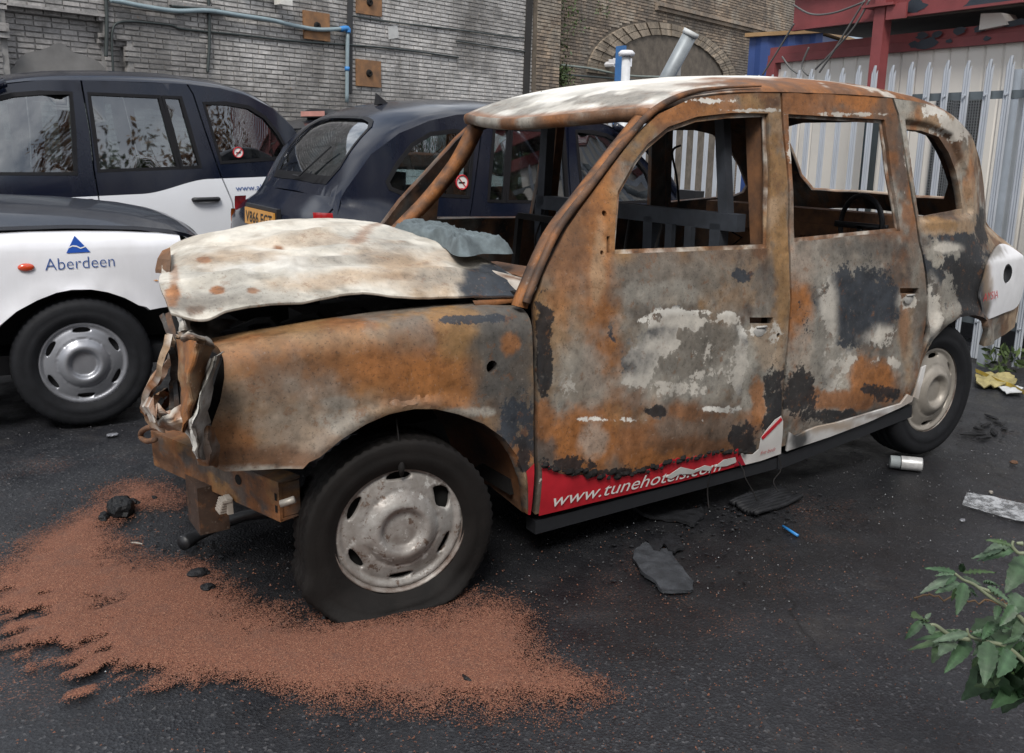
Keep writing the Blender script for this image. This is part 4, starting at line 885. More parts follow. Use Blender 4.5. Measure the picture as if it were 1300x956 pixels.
lay(C, P[:, 0], P[:, 1], P, [('lgrey', 300, 372, 100, 16, .5, .8, 8, .75), ('lgrey', 262, 345, 60, 14, .5, .8, 8, .6), ('grey', 245, 385, 44, 12, .5, .8, 10, .6), ('lgrey', 480, 300, 120, 9, .5, .9, 8, .6), ('tan', 400, 305, 90, 8, .5, .9, 8, .45), ('rust', 470, 288, 30, 3, .3, .9, 12, .6), ('rust', 520, 352, 40, 3, .3, 1., 14, .5), ('lgrey', 330, 345, 90, 10, .5, .8, 7, .5), ('tan', 320, 325, 60, 9, .5, .7, 7, .55), ('ochre', 255, 330, 30, 7, .5, .7, 8, .35), ('tan', 520, 340, 60, 12, .5, .7, 7, .8), ('tan', 440, 352, 60, 10, .6, .7, 7, .7), ('grey', 430, 330, 60, 7, .6, .8, 7, .5), ('grey', 500, 315, 70, 6, .6, .8, 7, .45), ('lgrey', 560, 350, 40, 16, .5, .8, 8, .6), ('white', 340, 335, 60, 9, .4, .8, 7, .7), ('rust', 277, 369, 9, 5, .2, .6, 14, .95), ('rust', 320, 369, 9, 4, .2, .7, 14, .8), ('rust', 258, 329, 9, 4, .2, .6, 14, .8), ('rust', 353, 314, 9, 3, .2, .6, 14, .9), ('orange', 220, 372, 9, 12, .3, .7, 12, .9), ('brown', 245, 393, 14, 8, .3, .9, 14, .8), ('rust', 222, 350, 6, 22, .3, .7, 10, .6), ('grey', 300, 383, 60, 7, .5, .9, 12, .5), ('blue', 634, 352, 46, 20, .16, .3, 9, .98), ('blue', 655, 362, 26, 16, .2, .3, 9, .97), ('ash', 640, 338, 40, 4, .3, .9, 20, .8), ('tan', 570, 322, 40, 9, .5, .8, 8, .5)], pick_bon)
setcol(bonnet, np.vstack([C, C*.25+np.array(K['brown'])*.5]))
# curled flap at the far front corner of the bonnet
fp = [b_plane(px, py, 0, x) for px, py, x in ((216, 314, .50), (206, 318, .52), (200, 328, .54), (197, 342, .55), (216, 343, .56), (217, 330, .54))]
o = mesh('bonnet_flap', [p+np.array(d) for d in ((0, 0, 0), (0, -.0, -.012)) for p in fp], [(0, 1, 2, 5), (5, 2, 3, 4), (6, 11, 8, 7), (11, 10, 9, 8), (0, 6, 7, 1), (1, 7, 8, 2), (2, 8, 9, 3), (3, 9, 10, 4)], BURNT, bonnet)
painted(o, ('tan', 'rust', 'brown'), 2)
# hinge-side rust strip below the rear corner of the bonnet
V = []
for px, py in ((600, 378), (622, 377), (645, 374), (668, 366), (678, 345)):
    q = b_plane(px, py+5, 1, .74); V += [q+np.array([0, 0, .004]), q+np.array([0, .02, -.012]), q+np.array([0, -.06, -.03])]
painted(mesh('bonnet_hinge', V, [(i*3+j, (i+1)*3+j, (i+1)*3+j+1, i*3+j+1) for i in range(4) for j in range(2)], BURNT, BT, True), ('rust', 'brown', 'orange'), 3, 10)

# engine bay and crushed nose
eb = MB(); eb.box((-.10, -.05, .66), (.6, .8, .36)); eb.box((-.15, .3, .86), (.5, .3, .16)); eb.box((.15, -.1, .84), (.4, .35, .2)); eb.box((-.52, 0, .78), (.05, 1.6, .5))
for k in range(9): eb.tube(spline([(-.4+.09*k, .55-.03*(k % 3), .80), (-.3+.08*k, .45, .93+.03*(k % 2)), (-.2+.09*k, .25, .86)], 9), .014, 6)
eb.build('engine', DARK, BT)
lamp = [b_plane(px, py, 1, .72) for px, py in ((284, 452), (277, 470), (268, 500), (262, 535), (275, 545), (300, 520), (310, 480), (300, 455))]
mesh('headlamp_bucket', [p for p in lamp]+[p+np.array([-.12, -.12, 0]) for p in lamp], [tuple(range(8))]+[(i, (i+1) % 8, 8+(i+1) % 8, 8+i) for i in range(8)], DARK, BT)
def sheet(name, rows, parent, base, seed, mt=BURNT, sub=4, crumple=.022):
    """bent sheet metal through rows of (px, py, x): each point sits on its own cross-plane of the car"""
    G = np.array([[b_plane(px, py, 0, x) for px, py, x in r] for r in rows]); a, b = G.shape[:2]
    H = np.array([spline(r, (b-1)*sub+1) for r in G]); H = np.stack([spline(H[:, j], (a-1)*sub+1) for j in range(H.shape[1])], 1)
    A, B = H.shape[:2]; P = H.reshape(-1, 3); P[:, 0] += crumple*2*(fbm(P, 14, 3, seed)-.5); P[:, 2] += crumple*(fbm(P, 18, 3, seed+4)-.5)
    ix = np.arange(A*B).reshape(A, B); Fq = [(ix[i, j], ix[i+1, j], ix[i+1, j+1], ix[i, j+1]) for i in range(A-1) for j in range(B-1)]; n = len(P)
    bd = [ix[0, j] for j in range(B)]+[ix[i, -1] for i in range(1, A)]+[ix[-1, j] for j in range(B-2, -1, -1)]+[ix[i, 0] for i in range(A-2, 0, -1)]
    Fq = Fq+[tuple(q+n for q in f[::-1]) for f in Fq]+[(bd[k]+n, bd[(k+1) % len(bd)]+n, bd[(k+1) % len(bd)], bd[k]) for k in range(len(bd))]
    o = mesh(name, np.vstack([P, P-np.array([.005, 0, 0])]), Fq, mt, parent, True); C = base_mix(P, base, 9, seed); setcol(o, np.vstack([C, C*.4])); o.data.set_sharp_from_angle(angle=math.radians(16)); return o
sheet('lamp_surround', [[(264, 456, .57), (272, 452, .585), (279, 447, .56)], [(252, 497, .60), (258, 490, .625), (268, 474, .57)], [(245, 522, .62), (253, 518, .645), (264, 500, .58)], [(236, 541, .62), (247, 542, .655), (262, 536, .60)], [(240, 556, .61), (247, 560, .65), (256, 548, .62)], [(250, 578, .60), (253, 582, .63), (260, 584, .60)]], BT, ('white', 'ash', 'white', 'grey'), 3)
sheet('lamp_surround', [[(254, 545, .62), (264, 540, .60), (272, 545, .58)], [(252, 568, .62), (263, 565, .60), (274, 566, .575)], [(252, 590, .61), (264, 592, .59), (275, 594, .56)]], BT, ('tan', 'rust', 'ash', 'orange'), 6)
sheet('front_panel', [[(223, 431, .60), (236, 432, .63), (252, 436, .62), (270, 441, .57)], [(225, 464, .60), (236, 464, .64), (248, 462, .63), (264, 457, .58)], [(229, 494, .60), (237, 494, .645), (244, 494, .64), (252, 497, .61)], [(232, 520, .60), (236, 522, .64), (240, 524, .64), (245, 523, .62)], [(232, 546, .60), (234, 547, .63), (235, 547, .63), (237, 541, .62)]], BT, ('rust', 'brown', 'orange', 'tan'), 8)
sheet('front_panel', [[(226, 399, .58), (232, 397, .59), (236, 397, .57)], [(226, 410, .59), (233, 410, .61), (239, 409, .58)], [(226, 421, .59), (234, 420, .61), (243, 420, .58)]], BT, ('white', 'ash', 'white'), 2)
sheet('front_panel', [[(226, 421, .57), (240, 420, .60), (254, 424, .58), (266, 428, .55)], [(224, 427, .60), (240, 428, .625), (256, 432, .60), (268, 436, .56)], [(223, 433, .58), (240, 435, .61), (256, 439, .59), (271, 442, .55)]], BT, ('brown', 'rust', 'ash', 'tan'), 12, crumple=.02)
sheet('inner_wing', [[(236, 400, .53), (258, 406, .45), (285, 405, .36), (310, 408, .28), (326, 412, .22)], [(242, 418, .52), (262, 420, .46), (288, 420, .38), (312, 420, .30), (333, 424, .22)], [(262, 432, .50), (274, 436, .46), (292, 436, .39), (314, 432, .31), (334, 430, .24)]], BT, ('lgrey', 'ash', 'grey', 'steel'), 5, crumple=.01)
sheet('front_panel', [[(232, 512, .60), (236, 530, .60), (236, 552, .60)], [(216, 526, .62), (222, 534, .63), (228, 546, .61)], [(198, 533, .63), (206, 540, .64), (212, 545, .62)]], BT, ('white', 'ash', 'tan', 'rust'), 4, crumple=.02)
def strip(name, pts, wd, base, seed, th=.006):
    Q = spline(np.array([b_plane(px, py, 0, x) for px, py, x in pts]), 22); Q += .022*(np.stack([fbm(Q, 19, 3, seed+k*3.) for k in range(3)], 1)-.5)
    mb = MB(); V = []; T = np.gradient(Q, axis=0); T /= np.linalg.norm(T, axis=1)[:, None]
    for i, p in enumerate(Q):
        b = np.cross(T[i], [1, .35*math.sin(i*.23+seed), 0]); b /= np.linalg.norm(b); k = wd*(.75+.5*vnoise(np.array([[i*.21, seed, 0.]]))[0])
        m = np.array([th, 0, 0]); V += [p-b*k-m*.3, p-b*k*.3+m*2.2, p+b*k*.4+m*.2, p+b*k-m*.6]
    f = [(i*4+j, (i+1)*4+j, (i+1)*4+(j+1) % 4, i*4+(j+1) % 4) for i in range(21) for j in range(4)]
    return painted(mesh(name, V, f, BURNT, BT, False), base, seed, 12)
strip('grille_surround', [(214, 425, .62), (210, 440, .63), (205, 464, .64), (197, 478, .65), (189, 490, .66), (184, 506, .66), (181, 516, .65), (186, 526, .64), (197, 532, .63), (206, 536, .63)], .034, ('orange', 'rust', 'white', 'tan'), 3)
strip('grille_surround', [(219, 430, .60), (216, 452, .60), (209, 470, .61), (200, 484, .63), (194, 497, .63), (190, 514, .63)], .018, ('white', 'tan', 'rust'), 7)
strip('grille_surround', [(184, 518, .65), (192, 520, .68), (200, 522, .67), (209, 524, .65)], .032, ('ash', 'white', 'rust'), 9)
strip('grille_bar', [(211, 402, .58), (215, 425, .59), (219, 445, .60), (222, 466, .60), (219, 490, .60), (221, 522, .60)], .016, ('char', 'dark', 'steel'), 5)
strip('grille_bar', [(216, 400, .58), (222, 430, .59), (224, 470, .59), (228, 505, .59), (226, 530, .60)], .014, ('char', 'brown', 'dark'), 8)
strip('grille_bar', [(193, 508, .60), (203, 501, .60), (213, 496, .60)], .012, ('ochre', 'tan', 'rust'), 2)
strip('grille_bar', [(202, 530, .60), (212, 512, .58), (222, 500, .57), (226, 480, .57)], .014, ('brown', 'rust', 'dark'), 4)
# radiator darkness behind the crushed grille
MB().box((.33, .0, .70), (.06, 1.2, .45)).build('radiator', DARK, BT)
hk = [b_plane(px, py, 0, .62) for px, py in ((199, 543), (188, 543), (180, 548), (179, 555), (186, 560), (197, 558))]
MB().tube(spline(hk, 20), .010, 7).build('tow_hook', RUSTM, BT, True)
# bumper beam: open steel channel, near end square
A = np.array([.355, -.16+.89, .44]); B = np.array([.575, -.90+.89, .44])
mb = MB(); d = (B-A)/np.linalg.norm(B-A); nrm = np.array([d[1], -d[0], 0]); nrm *= (1 if nrm[0] > 0 else -1)
mb.beam(A, B, .012, .125); mb.beam(A-nrm*.035+[0, 0, .062], B-nrm*.035+[0, 0, .062], .08, .008); mb.beam(A-nrm*.035+[0, 0, -.062], B-nrm*.035+[0, 0, -.062], .08, .008); mb.beam(A-nrm*.07, A+d*.01-nrm*.005, .008, .11); mb.beam(B, B+d*.2-nrm*.10, .012, .12)
bm_ = bmesh.new(); tmp = mb.build('bumper_beam', BURNT, BT); bm_.from_mesh(tmp.data); bmesh.ops.subdivide_edges(bm_, edges=[e for e in bm_.edges if e.calc_length() > .1], cuts=40, use_grid_fill=True); bm_.to_mesh(tmp.data); bm_.free()
painted(tmp, ('rust', 'ochre', 'brown', 'steel'), 4, 8); beam = tmp
h = MB(); c = A+d*.22+nrm*.008+np.array([0, 0, .02]); h.add([c+d*.018*math.cos(k*PI/5)+np.array([0, 0, .018*math.sin(k*PI/5)]) for k in range(10)], [tuple(range(10))])
for zz in (.015, -.025):
    c = A+d*.015+nrm*.008+np.array([0, 0, zz]); h.add([c+d*a_+np.array([0, 0, b_]) for a_, b_ in ((-.006, -.012), (.006, -.012), (.006, .012), (-.006, .012))], [(0, 1, 2, 3)])
h.build('bolt_hole', DARK, beam)
c = A+d*.27+nrm*.03+np.array([0, 0, -.055]); mb = MB()
for k in range(5): mb.box(c+np.array([0, 0, -.011*k])+d*.006*k, (.03, .05, .008))
mb.box(c+np.array([-.01, 0, -.02]), (.018, .044, .055)); mb.build('melted_connector', simple('singed_pale_plastic', (.42, .38, .33), .6), beam)
painted(mesh('tow_bracket', MB().box((.47, .28, .31), (.10, .16, .17)).v, MB().box((0, 0, 0), (1, 1, 1)).f, BURNT, BT), ('dark', 'brown', 'char'), 4)
hp = [w2b(at_z(px, py, z)) for px, py, z in ((345, 650, .16), (310, 655, .12), (275, 668, .07), (250, 680, .045), (232, 690, .04))]
MB().tube(spline(hp, 20), [.022]*15+[.024, .026, .028, .028, .028], 9).build('radiator_hose', PLASTIC, BT, True)
mb = MB(); mb.beam((.25, .30, .33), (.1, .62, .28), .05, .05); mb.beam((-.35, .3, .3), (.0, .66, .26), .06, .05); mb.tube([(.0, .55, .26), (.0, .72, .26)], .06, 12); mb.tube(spline([(.3, .55, .45), (.28, .6, .36), (.24, .64, .31)], 8), .02, 6); mb.build('suspension_arm', RUSTM, BT)
mb = MB(); q = [w2b(at_depth(px, py, 2.72)) for px, py in ((356, 640), (366, 637), (374, 634))]; mb.tube(q, .012, 6); mb.build('brake_pipe', HUBD, BT, True)
# inner arches, floor and underside
for s in (1, -1):
    for ax, pts in ((0, ARCH_F), (-2.886, ARCH_R)):
        V = []
        for (x, z) in pts:
            y = float(hw(np.array([x]), np.array([z]))[0]); V += [(x, s*(y-.02), z-.004), (x*.98+ax*.02, s*.62, z+.03), (x*.95+ax*.05, s*.42, z-.02)]
        o = mesh('wheel_housing', V, [(3*i+j, 3*i+j+1, 3*i+j+4, 3*i+j+3) for i in range(len(pts)-1) for j in range(2)], BURNT, BT, True)
        P = np.array([v.co[:] for v in o.data.vertices]); setcol(o, base_mix(P, ('char', 'dark', 'brown', 'rust') if s > 0 else ('char', 'dark'), 4, ax))
MB().box((-1.65, 0, .34), (2.4, 1.6, .06)).build('floor_pan', DARK, BT)
MB().box((-3.2, 0, .55), (.9, .95, .4)).build('boot_floor', DARK, BT)
mb = MB(); mb.tube(spline([(-.3, -.2, .22), (-1.4, -.25, .2), (-2.6, -.2, .24)], 12), .04, 8); mb.box((-1.6, .45, .25), (1.9, .08, .08)); mb.build('exhaust', DARK, BT)
# interior left after the fire
mb = MB(); x = -1.60
mb.beam((x, -.70, 1.21), (x, .74, 1.21), .05, .07); mb.beam((x, -.70, .95), (x, .7, .95), .03, .04)
for yy in (-.68, -.25, .2, .62): mb.beam((x, yy, .4), (x, yy, 1.2), .05, .06, (0, 1, 0))
for yy in (-.05, .38, .5): mb.beam((x+.06, yy, .4), (x+.05, yy, 1.18), .025, .04, (0, 1, 0))
mb.beam((x, .66, 1.2), (x, .60, 1.68), .04, .05, (0, 1, 0)); mb.beam((x, -.66, 1.2), (x, -.62, 1.68), .05, .06, (0, 1, 0)); mb.build('partition_frame', SOOTBLUE, BT)
mb = MB(); mb.box((-1.63, 0, .68), (.03, 1.4, .55)); mb.box((-1.05, -.4, .62), (.5, .5, .1)); mb.build('driver_seat_pan', DARK, BT)
mb = MB(); mb.beam((-1.36, -.62, .6), (-1.42, -.62, 1.15), .03, .03, (0, 1, 0)); mb.beam((-1.36, -.2, .6), (-1.42, -.2, 1.15), .03, .03, (0, 1, 0)); mb.beam((-1.42, -.62, 1.15), (-1.42, -.2, 1.15), .03, .03); mb.build('driver_seat_frame', DARK, BT)
mb = MB(); mb.beam((-2.92, -.74, 1.10), (-2.92, .72, 1.10), .10, .14); mb.box((-3.0, 0, .8), (.05, 1.4, .55)); mb.box((-2.7, 0, .6), (.5, 1.4, .06)); mb.build('rear_seat_frame', RUSTM, BT)
mb = MB(); mb.beam((-2.86, -.05, .75), (-2.88, -.02, 1.06), .03, .03, (0, 1, 0)); mb.beam((-2.86, .33, .75), (-2.88, .30, 1.06), .03, .03, (0, 1, 0)); mb.beam((-2.87, -.03, 1.06), (-2.87, .31, 1.06), .03, .07); mb.beam((-2.86, -.05, .92), (-2.87, .32, .92), .03, .02); mb.build('child_seat_frame', RUSTM, BT)
mb = MB(); mb.tube(spline([(-2.62, -.70, 1.05), (-2.60, -.72, 1.30), (-2.55, -.715, 1.46), (-2.60, -.70, 1.5)], 20), .007, 6); mb.build('seat_belt_stay', DARK, BT)
V = []
for t in np.linspace(-1, 1, 15):
    for dx, dz in ((-.02, .0), (-.12, .02), (-.28, -.03), (-.34, -.2)): V.append((-.58+dx+.1*(1-t*t), t*.74, 1.05+dz+.02*random.random()))
painted(mesh('dashboard_beam', V, [(i*4+j, (i+1)*4+j, (i+1)*4+j+1, i*4+j+1) for i in range(14) for j in range(3)], BURNT, BT), ('rust', 'brown', 'dark'), 3)
for s in (1, -1): # inner posts between the doors, and roof lining bows
    mb = MB(); mb.beam((-1.70, s*.77, .3), (-1.70, s*.77, 1.1), .05, .08, (0, 1, 0)); mb.beam((-1.70, s*.77, 1.1), (-1.705, s*.69, 1.66), .05, .08, (0, 1, 0)); mb.build('door_post', RUSTM, BT)
mb = MB()
for xx in (-1.75, -2.5): mb.tube(spline([roof_xyz(np.array([xx]), np.array([t]))[0]+[0, 0, -.05] for t in np.linspace(-.93, .93, 11)], 24), .022, 6)
mb.build('roof_bow', DARK, BT, True)
mb = MB()
for k in range(7):
    y0 = -.55+.18*k; mb.tube([(-2.95+.012*math.sin(t*1.9), y0+.05*math.sin(t*2.3+k), .62+.028*t) for t in range(17)], .005, 4, cap=False)
for k in range(5): mb.tube(spline([(-1.5, -.5+.22*k, 1.18), (-1.44+.04*random.random(), -.45+.22*k, 1.02), (-1.50, -.42+.2*k, .9+.1*random.random())], 9), .006, 4)
for k in range(6): mb.tube(spline([(-.72, -.6+.22*k, 1.06), (-.85, -.56+.22*k, 1.0-.06*random.random()), (-.95, -.5+.2*k, .86)], 9), .006, 4)
tag(mb.build('burnt_wires', DARK, BT), kind='stuff')
# wheels
m, n, b = nodes('fire_stained_hubcap'); f_a = noise(n, 9, 7, .7); f_b = noise(n, 22, 6, .72)
c = ramp(n, f_a, [(.3, (.17, .15, .135)), (.5, (.27, .255, .24)), (.62, (.36, .35, .335))]); c = mix(n, ramp(n, f_b, [(.58, g(0)), (.62, g(.8))]), c, (.46, .455, .44)); c = mix(n, ramp(n, noise(n, 31, 6, .75), [(.58, g(0)), (.62, g(.85))]), c, (.10, .06, .04))
n.links.new(c, b.inputs['Base Color']); n.links.new(ramp(n, f_b, [(.4, g(.35)), (.6, g(.7))]), b.inputs['Roughness']); b.inputs['Metallic'].default_value = .3; bump(n, f_b, b, .35, .003); ASHHUB = m
BURNTRIM = simple('peeling_wheel_rim', (.34, .32, .30), .55, metal=.3, scale=16, bmp=.4, c2=(.09, .055, .04))
HOLE = simple('sooty_hole', (.01, .01, .01), .9)
fw = make_wheel(BT, 0.0, 1, R=.315, z=.325, steer=math.radians(-9), flat=.058, mats=(BURNT_RUBBER, BURNTRIM, ASHHUB, HOLE), yc=.79, wide=.8)
make_wheel(BT, -2.886, 1, mats=(RUBBER, BURNTRIM, HUBD, HOLE), yc=.765, z=.338)
make_wheel(BT, 0.0, -1, mats=(BURNT_RUBBER, BURNTRIM, ASHHUB, HOLE), yc=.79, z=.338-.03)
make_wheel(BT, -2.886, -1, mats=(RUBBER, BURNTRIM, HUBD, HOLE), yc=.79)
mb = MB(); mb.tube([(.0, .06, .36), (-.005, .08, .25), (-.004, .088, .215)], .0025, 5); mb.tube([(-.004, .086, .235), (-.004, .092, .205), (-.004, .088, .178)], [.006, .012, .006], 6); mb.build('melted_drip', DARK, fw[0], True)
# wires hanging from the sill
for pts in ([(938, 591, 2.98), (945, 602, 2.98), (947, 612, 2.97), (955, 622, 2.97), (962, 634, 2.97)], [(989, 578, 3.17), (988, 595, 3.17), (984, 612, 3.16), (982, 626, 3.15)], [(900, 600, 2.95), (899, 625, 2.95), (897, 650, 2.95)]):
    q = [w2b(at_depth(px, py, Z)) for px, py, Z in pts]; MB().tube(spline(q+.006*np.random.randn(len(q), 3), 16), .0022, 5).build('hanging_wire', DARK, BT, True)

# a rag lying on the scuttle, and the loose steering wheel in the back
V = []; A_, B_ = 60, 36
for i in range(A_):
    for j in range(B_):
        u, v = i/(A_-1), j/(B_-1); e = min(u, 1-u, v, 1-v); q = np.array([[u*5, v*2.4, 0.]]); h1 = fbm(q, 1.0, 3, 2.3)[0]; h2 = abs(fbm(q*np.array([1, 1.8, 1]), 1.9, 3, 7.7)[0]-.5)
        cx0 = np.interp(u, [0, 1], [-.86, -.30]); V.append(np.array([-.44-.03*u+(v-.5)*(.17+.06*math.sin(u*8))+.02*h1, cx0+.05*(h1-.5)+.02*math.sin(v*9), 1.122+.012*math.cos(u*3)+(.045*h1+.075*(.25-h2))*min(1, e*9)-.02*(1-min(1, e*14))]))
o = mesh('rag', V, [(i*B_+j, (i+1)*B_+j, (i+1)*B_+j+1, i*B_+j+1) for i in range(A_-1) for j in range(B_-1)], simple('grey_green_rag_cloth', (.15, .185, .20), .9, var=.6, scale=16, bmp=.5), None, True)
tag(o, 'crumpled grey-green rag lying at the foot of the burnt windscreen opening', 'rag')
c = BX+b_plane(1090, 272, 0, -2.72); ring = [c+np.array([.04*math.cos(a), .15*math.cos(a), .15*math.sin(a)]) for a in np.linspace(0, 2*PI, 33)]
mb = MB(); mb.tube(ring, .013, 8, cap=False); mb.beam(c+[0, -.15, 0], c+[0, .15, 0], .02, .03); mb.beam(c, c+[0, 0, -.15], .02, .03, (0, 1, 0)); o = mb.build('steering_wheel', PLASTIC, None, True)
tag(o, 'charred loose steering wheel showing through the rear door window of the burnt taxi', 'steering wheel')

# ------------------------------------------------------------------ the other taxis
def at_pose(x, y, z, yaw, pit, rol, s):   # pose of the rear axle centre -> root (front axle centre)
    M = Matrix.Rotation(yaw, 3, 'Z')@Matrix.Rotation(pit, 3, 'Y')@Matrix.Rotation(rol, 3, 'X')
    p = Vector((x, y, z))+M@Vector((2.886*s, 0, 0)); return tuple(p), (rol, pit, yaw), s
yw = math.radians(175.5); cpt = at_z(113, 540)
loc = (cpt[0]-.86*math.sin(yw)*1, cpt[1]+.86*math.cos(yw), 0.0)
T1 = make_taxi('taxi with wet black bonnet and white wing lettered Aberdeen under a blue triangle', None, loc, (0, 0, yw), 1.0, (TWOTONE, WHITEP, WETP, BLACKP, BLACKP), .06)
T2 = make_taxi('navy-over-white taxi seen side-on in front of the grey brick wall, no-smoking sticker in its window', None, *at_pose(-1.062, -6.131, .018, .127, .03, 0, 1.10), (TWOTONE, WHITEP, BLACKP, NAVY, BLACKP), .07)
T3 = make_taxi('all dark navy taxi showing its rear window and yellow plate, behind the burnt windscreen', None, *at_pose(-1.545, -3.65, .016, 3.20, .022, .02, .98), (NAVY, NAVY, NAVY, NAVY, NAVY), .055, plate=('V866 EGT', YPLATE), fin=True)
T4 = make_taxi('black taxi with a pinkish roof sign, mostly hidden between the side-on taxi and the wall', None, (-1.75, -8.15, 0), (0, 0, math.radians(14)), 1.0, (BLACKP, BLACKP, BLACKP, BLACKP, BLACKP), .1, sign=True)
T5 = make_taxi('pale taxi with a bright yellow plate, seen only through the windows of the navy taxi', None, (-6.55, -7.15, 0), (0, 0, math.radians(196)), 1.0, (WHITEP, WHITEP, WHITEP, WHITEP, WHITEP), .1, plate=('V866 N66', YPLATE2))
def child(T, nm, side=None, i=0):
    c = [o for o in T.children if o.name.split('.')[0] == nm]; return c[i]
# lettering and logo on the white wing
w1 = child(T1, 'wing', i=1)                    # right-hand wing
def local1(px, py, y=-.875):
    R_ = Matrix.Rotation(-yw, 3, 'Z'); n = np.array(Matrix.Rotation(yw, 3, 'Z')@Vector((0, 1, 0))); p0 = np.array(loc)+n*y
    q = at_plane(px, py, p0, n); v = R_@Vector(q-np.array(loc)); return v.x, v.z
a = local1(57, 343); b = local1(145, 337.5)
side_text('wing_lettering', 'Aberdeen', .085, a[0], a[1], -1, BLUEINK, w1, .004, slope=(b[1]-a[1])/(b[0]-a[0]), width=b[0]-a[0], bold=-.001)
tri = [local1(*q) for q in ((84, 321), (114.5, 319.5), (94.5, 299))]
def flat_side(name, poly, mt, parent, off):
    V = [(x, -(float(hw(np.array([x]), np.array([z]))[0])+off), z) for x, z in poly]; return mesh(name, V, [tuple(range(len(V)))], mt, parent)
flat_side('logo', tri, LOGOBLUE, w1, .004)
wv = [local1(*q) for q in ((87.5, 313), (92, 311), (97, 311.5), (102, 314), (108.5, 311.8), (108.5, 313.2), (102, 315.5), (97, 313.2), (92, 312.6), (87.5, 314.6))]; flat_side('logo_wave', wv, WHITEINK, w1, .0055)
for k in range(3):
    c = local1(204, 357); a0 = math.radians(50+k*120); d = np.array([math.cos(a0), math.sin(a0)]); e = np.array([-d[1], d[0]]); flat_side('logo', [tuple(np.array(c)+d*.006), tuple(np.array(c)+d*.02+e*.004), tuple(np.array(c)+d*.036), tuple(np.array(c)+d*.02-e*.004)], ORANGEINK, w1, .004)
c = local1(33, 339); V = []; Fc = []
for i, (r, o_) in enumerate(((1.0, .002), (.95, .01), (.6, .016), (.0, .018))):
    for k in range(20): V.append((c[0]+.037*r*math.cos(k*PI/10), -(float(hw(np.array([c[0]]), np.array([c[1]]))[0])+o_), c[1]+.02*r*math.sin(k*PI/10)))
Fc = [(i*20+k, i*20+(k+1) % 20, (i+1)*20+(k+1) % 20, (i+1)*20+k) for i in range(3) for k in range(20)]
mesh('side_repeater', V, Fc, simple('orange_red_lens', (.6, .06, .015), .15, var=.15, coat=1), w1, True)
# web address on the side-on taxi, no-smoking stickers
q2 = child(T2, 'quarter_panel', i=0)
side_text('panel_lettering', 'www.aberdeen-asset.com', .06, -2.74, .955, 1, BLUEINK, q2, .004, slope=.0, width=.72)
def no_smoking(parent, x, z, sgn, r=.04):
    y = float(hw(np.array([x]), np.array([z]))[0]); n = 24
    disc = [(x+r*.86*math.cos(k*2*PI/n), sgn*(y-.006), z+r*.86*math.sin(k*2*PI/n)) for k in range(n)]
    s = mesh('no_smoking_sticker', disc, [tuple(range(n)) if sgn < 0 else tuple(range(n))[::-1]], WHITEINK, parent)
    mb = MB(); ring = [(x+r*.93*math.cos(k*2*PI/n), sgn*(y-.004), z+r*.93*math.sin(k*2*PI/n)) for k in range(n+1)]; mb.tube(ring, r*.1, 5, cap=False)
    mb.beam((x-r*.6, sgn*(y-.003), z+r*.6), (x+r*.6, sgn*(y-.003), z-r*.6), r*.16, .003); mb.build('sticker_ring', REDINK, s)
    MB().beam((x-r*.5, sgn*(y-.0045), z-.002), (x+r*.45, sgn*(y-.0045), z-.002), .002, r*.2).build('sticker_symbol', INK, s)
qw = [o for o in q2.children if o.name.startswith('window')][0]; no_smoking(q2, -2.80, 1.235, 1)
q3 = child(T3, 'quarter_panel', i=1); no_smoking(q3, -2.70, 1.26, -1, .05)
MB().box((-1.12, .42, 1.42), (.03, .16, .5)).build('pale_pillar_cover', CREAM, T2); MB().box((-1.95, .45, 1.4), (.03, .18, .5)).build('pale_pillar_cover', CREAM, T2)
mb = MB(); mb.tube(spline([(-.62, -1.02, 1.02), (-.64, -1.08, 1.06), (-.65, -1.10, 1.12)], 6), .02, 6); mb.box((-.66, -1.0, 1.16), (.10, .2, .16)); mb.build('wing_mirror', PLASTIC, T3)

# ------------------------------------------------------------------ brick viaduct wall
WD = np.array([-.9577, -.2878, 0.0]); WP0 = np.array([-2.99, -10.35, 0.0]); WN = np.array([-WD[1]*-1, 0, 0]); WN = np.array([WD[1], -WD[0], 0.0])
WN = WN if np.dot(WN, CAM-WP0) > 0 else -WN
def wall_uz(px, py, off=0.0): P = at_plane(px, py, WP0+WN*off, WN); return float(np.dot(P-WP0, WD)), float(P[2])
wrot = math.atan2(WD[1], WD[0])
def wall_empty(name): return empty(name, tuple(WP0), (0, 0, math.atan2(-WD[1], -WD[0])))
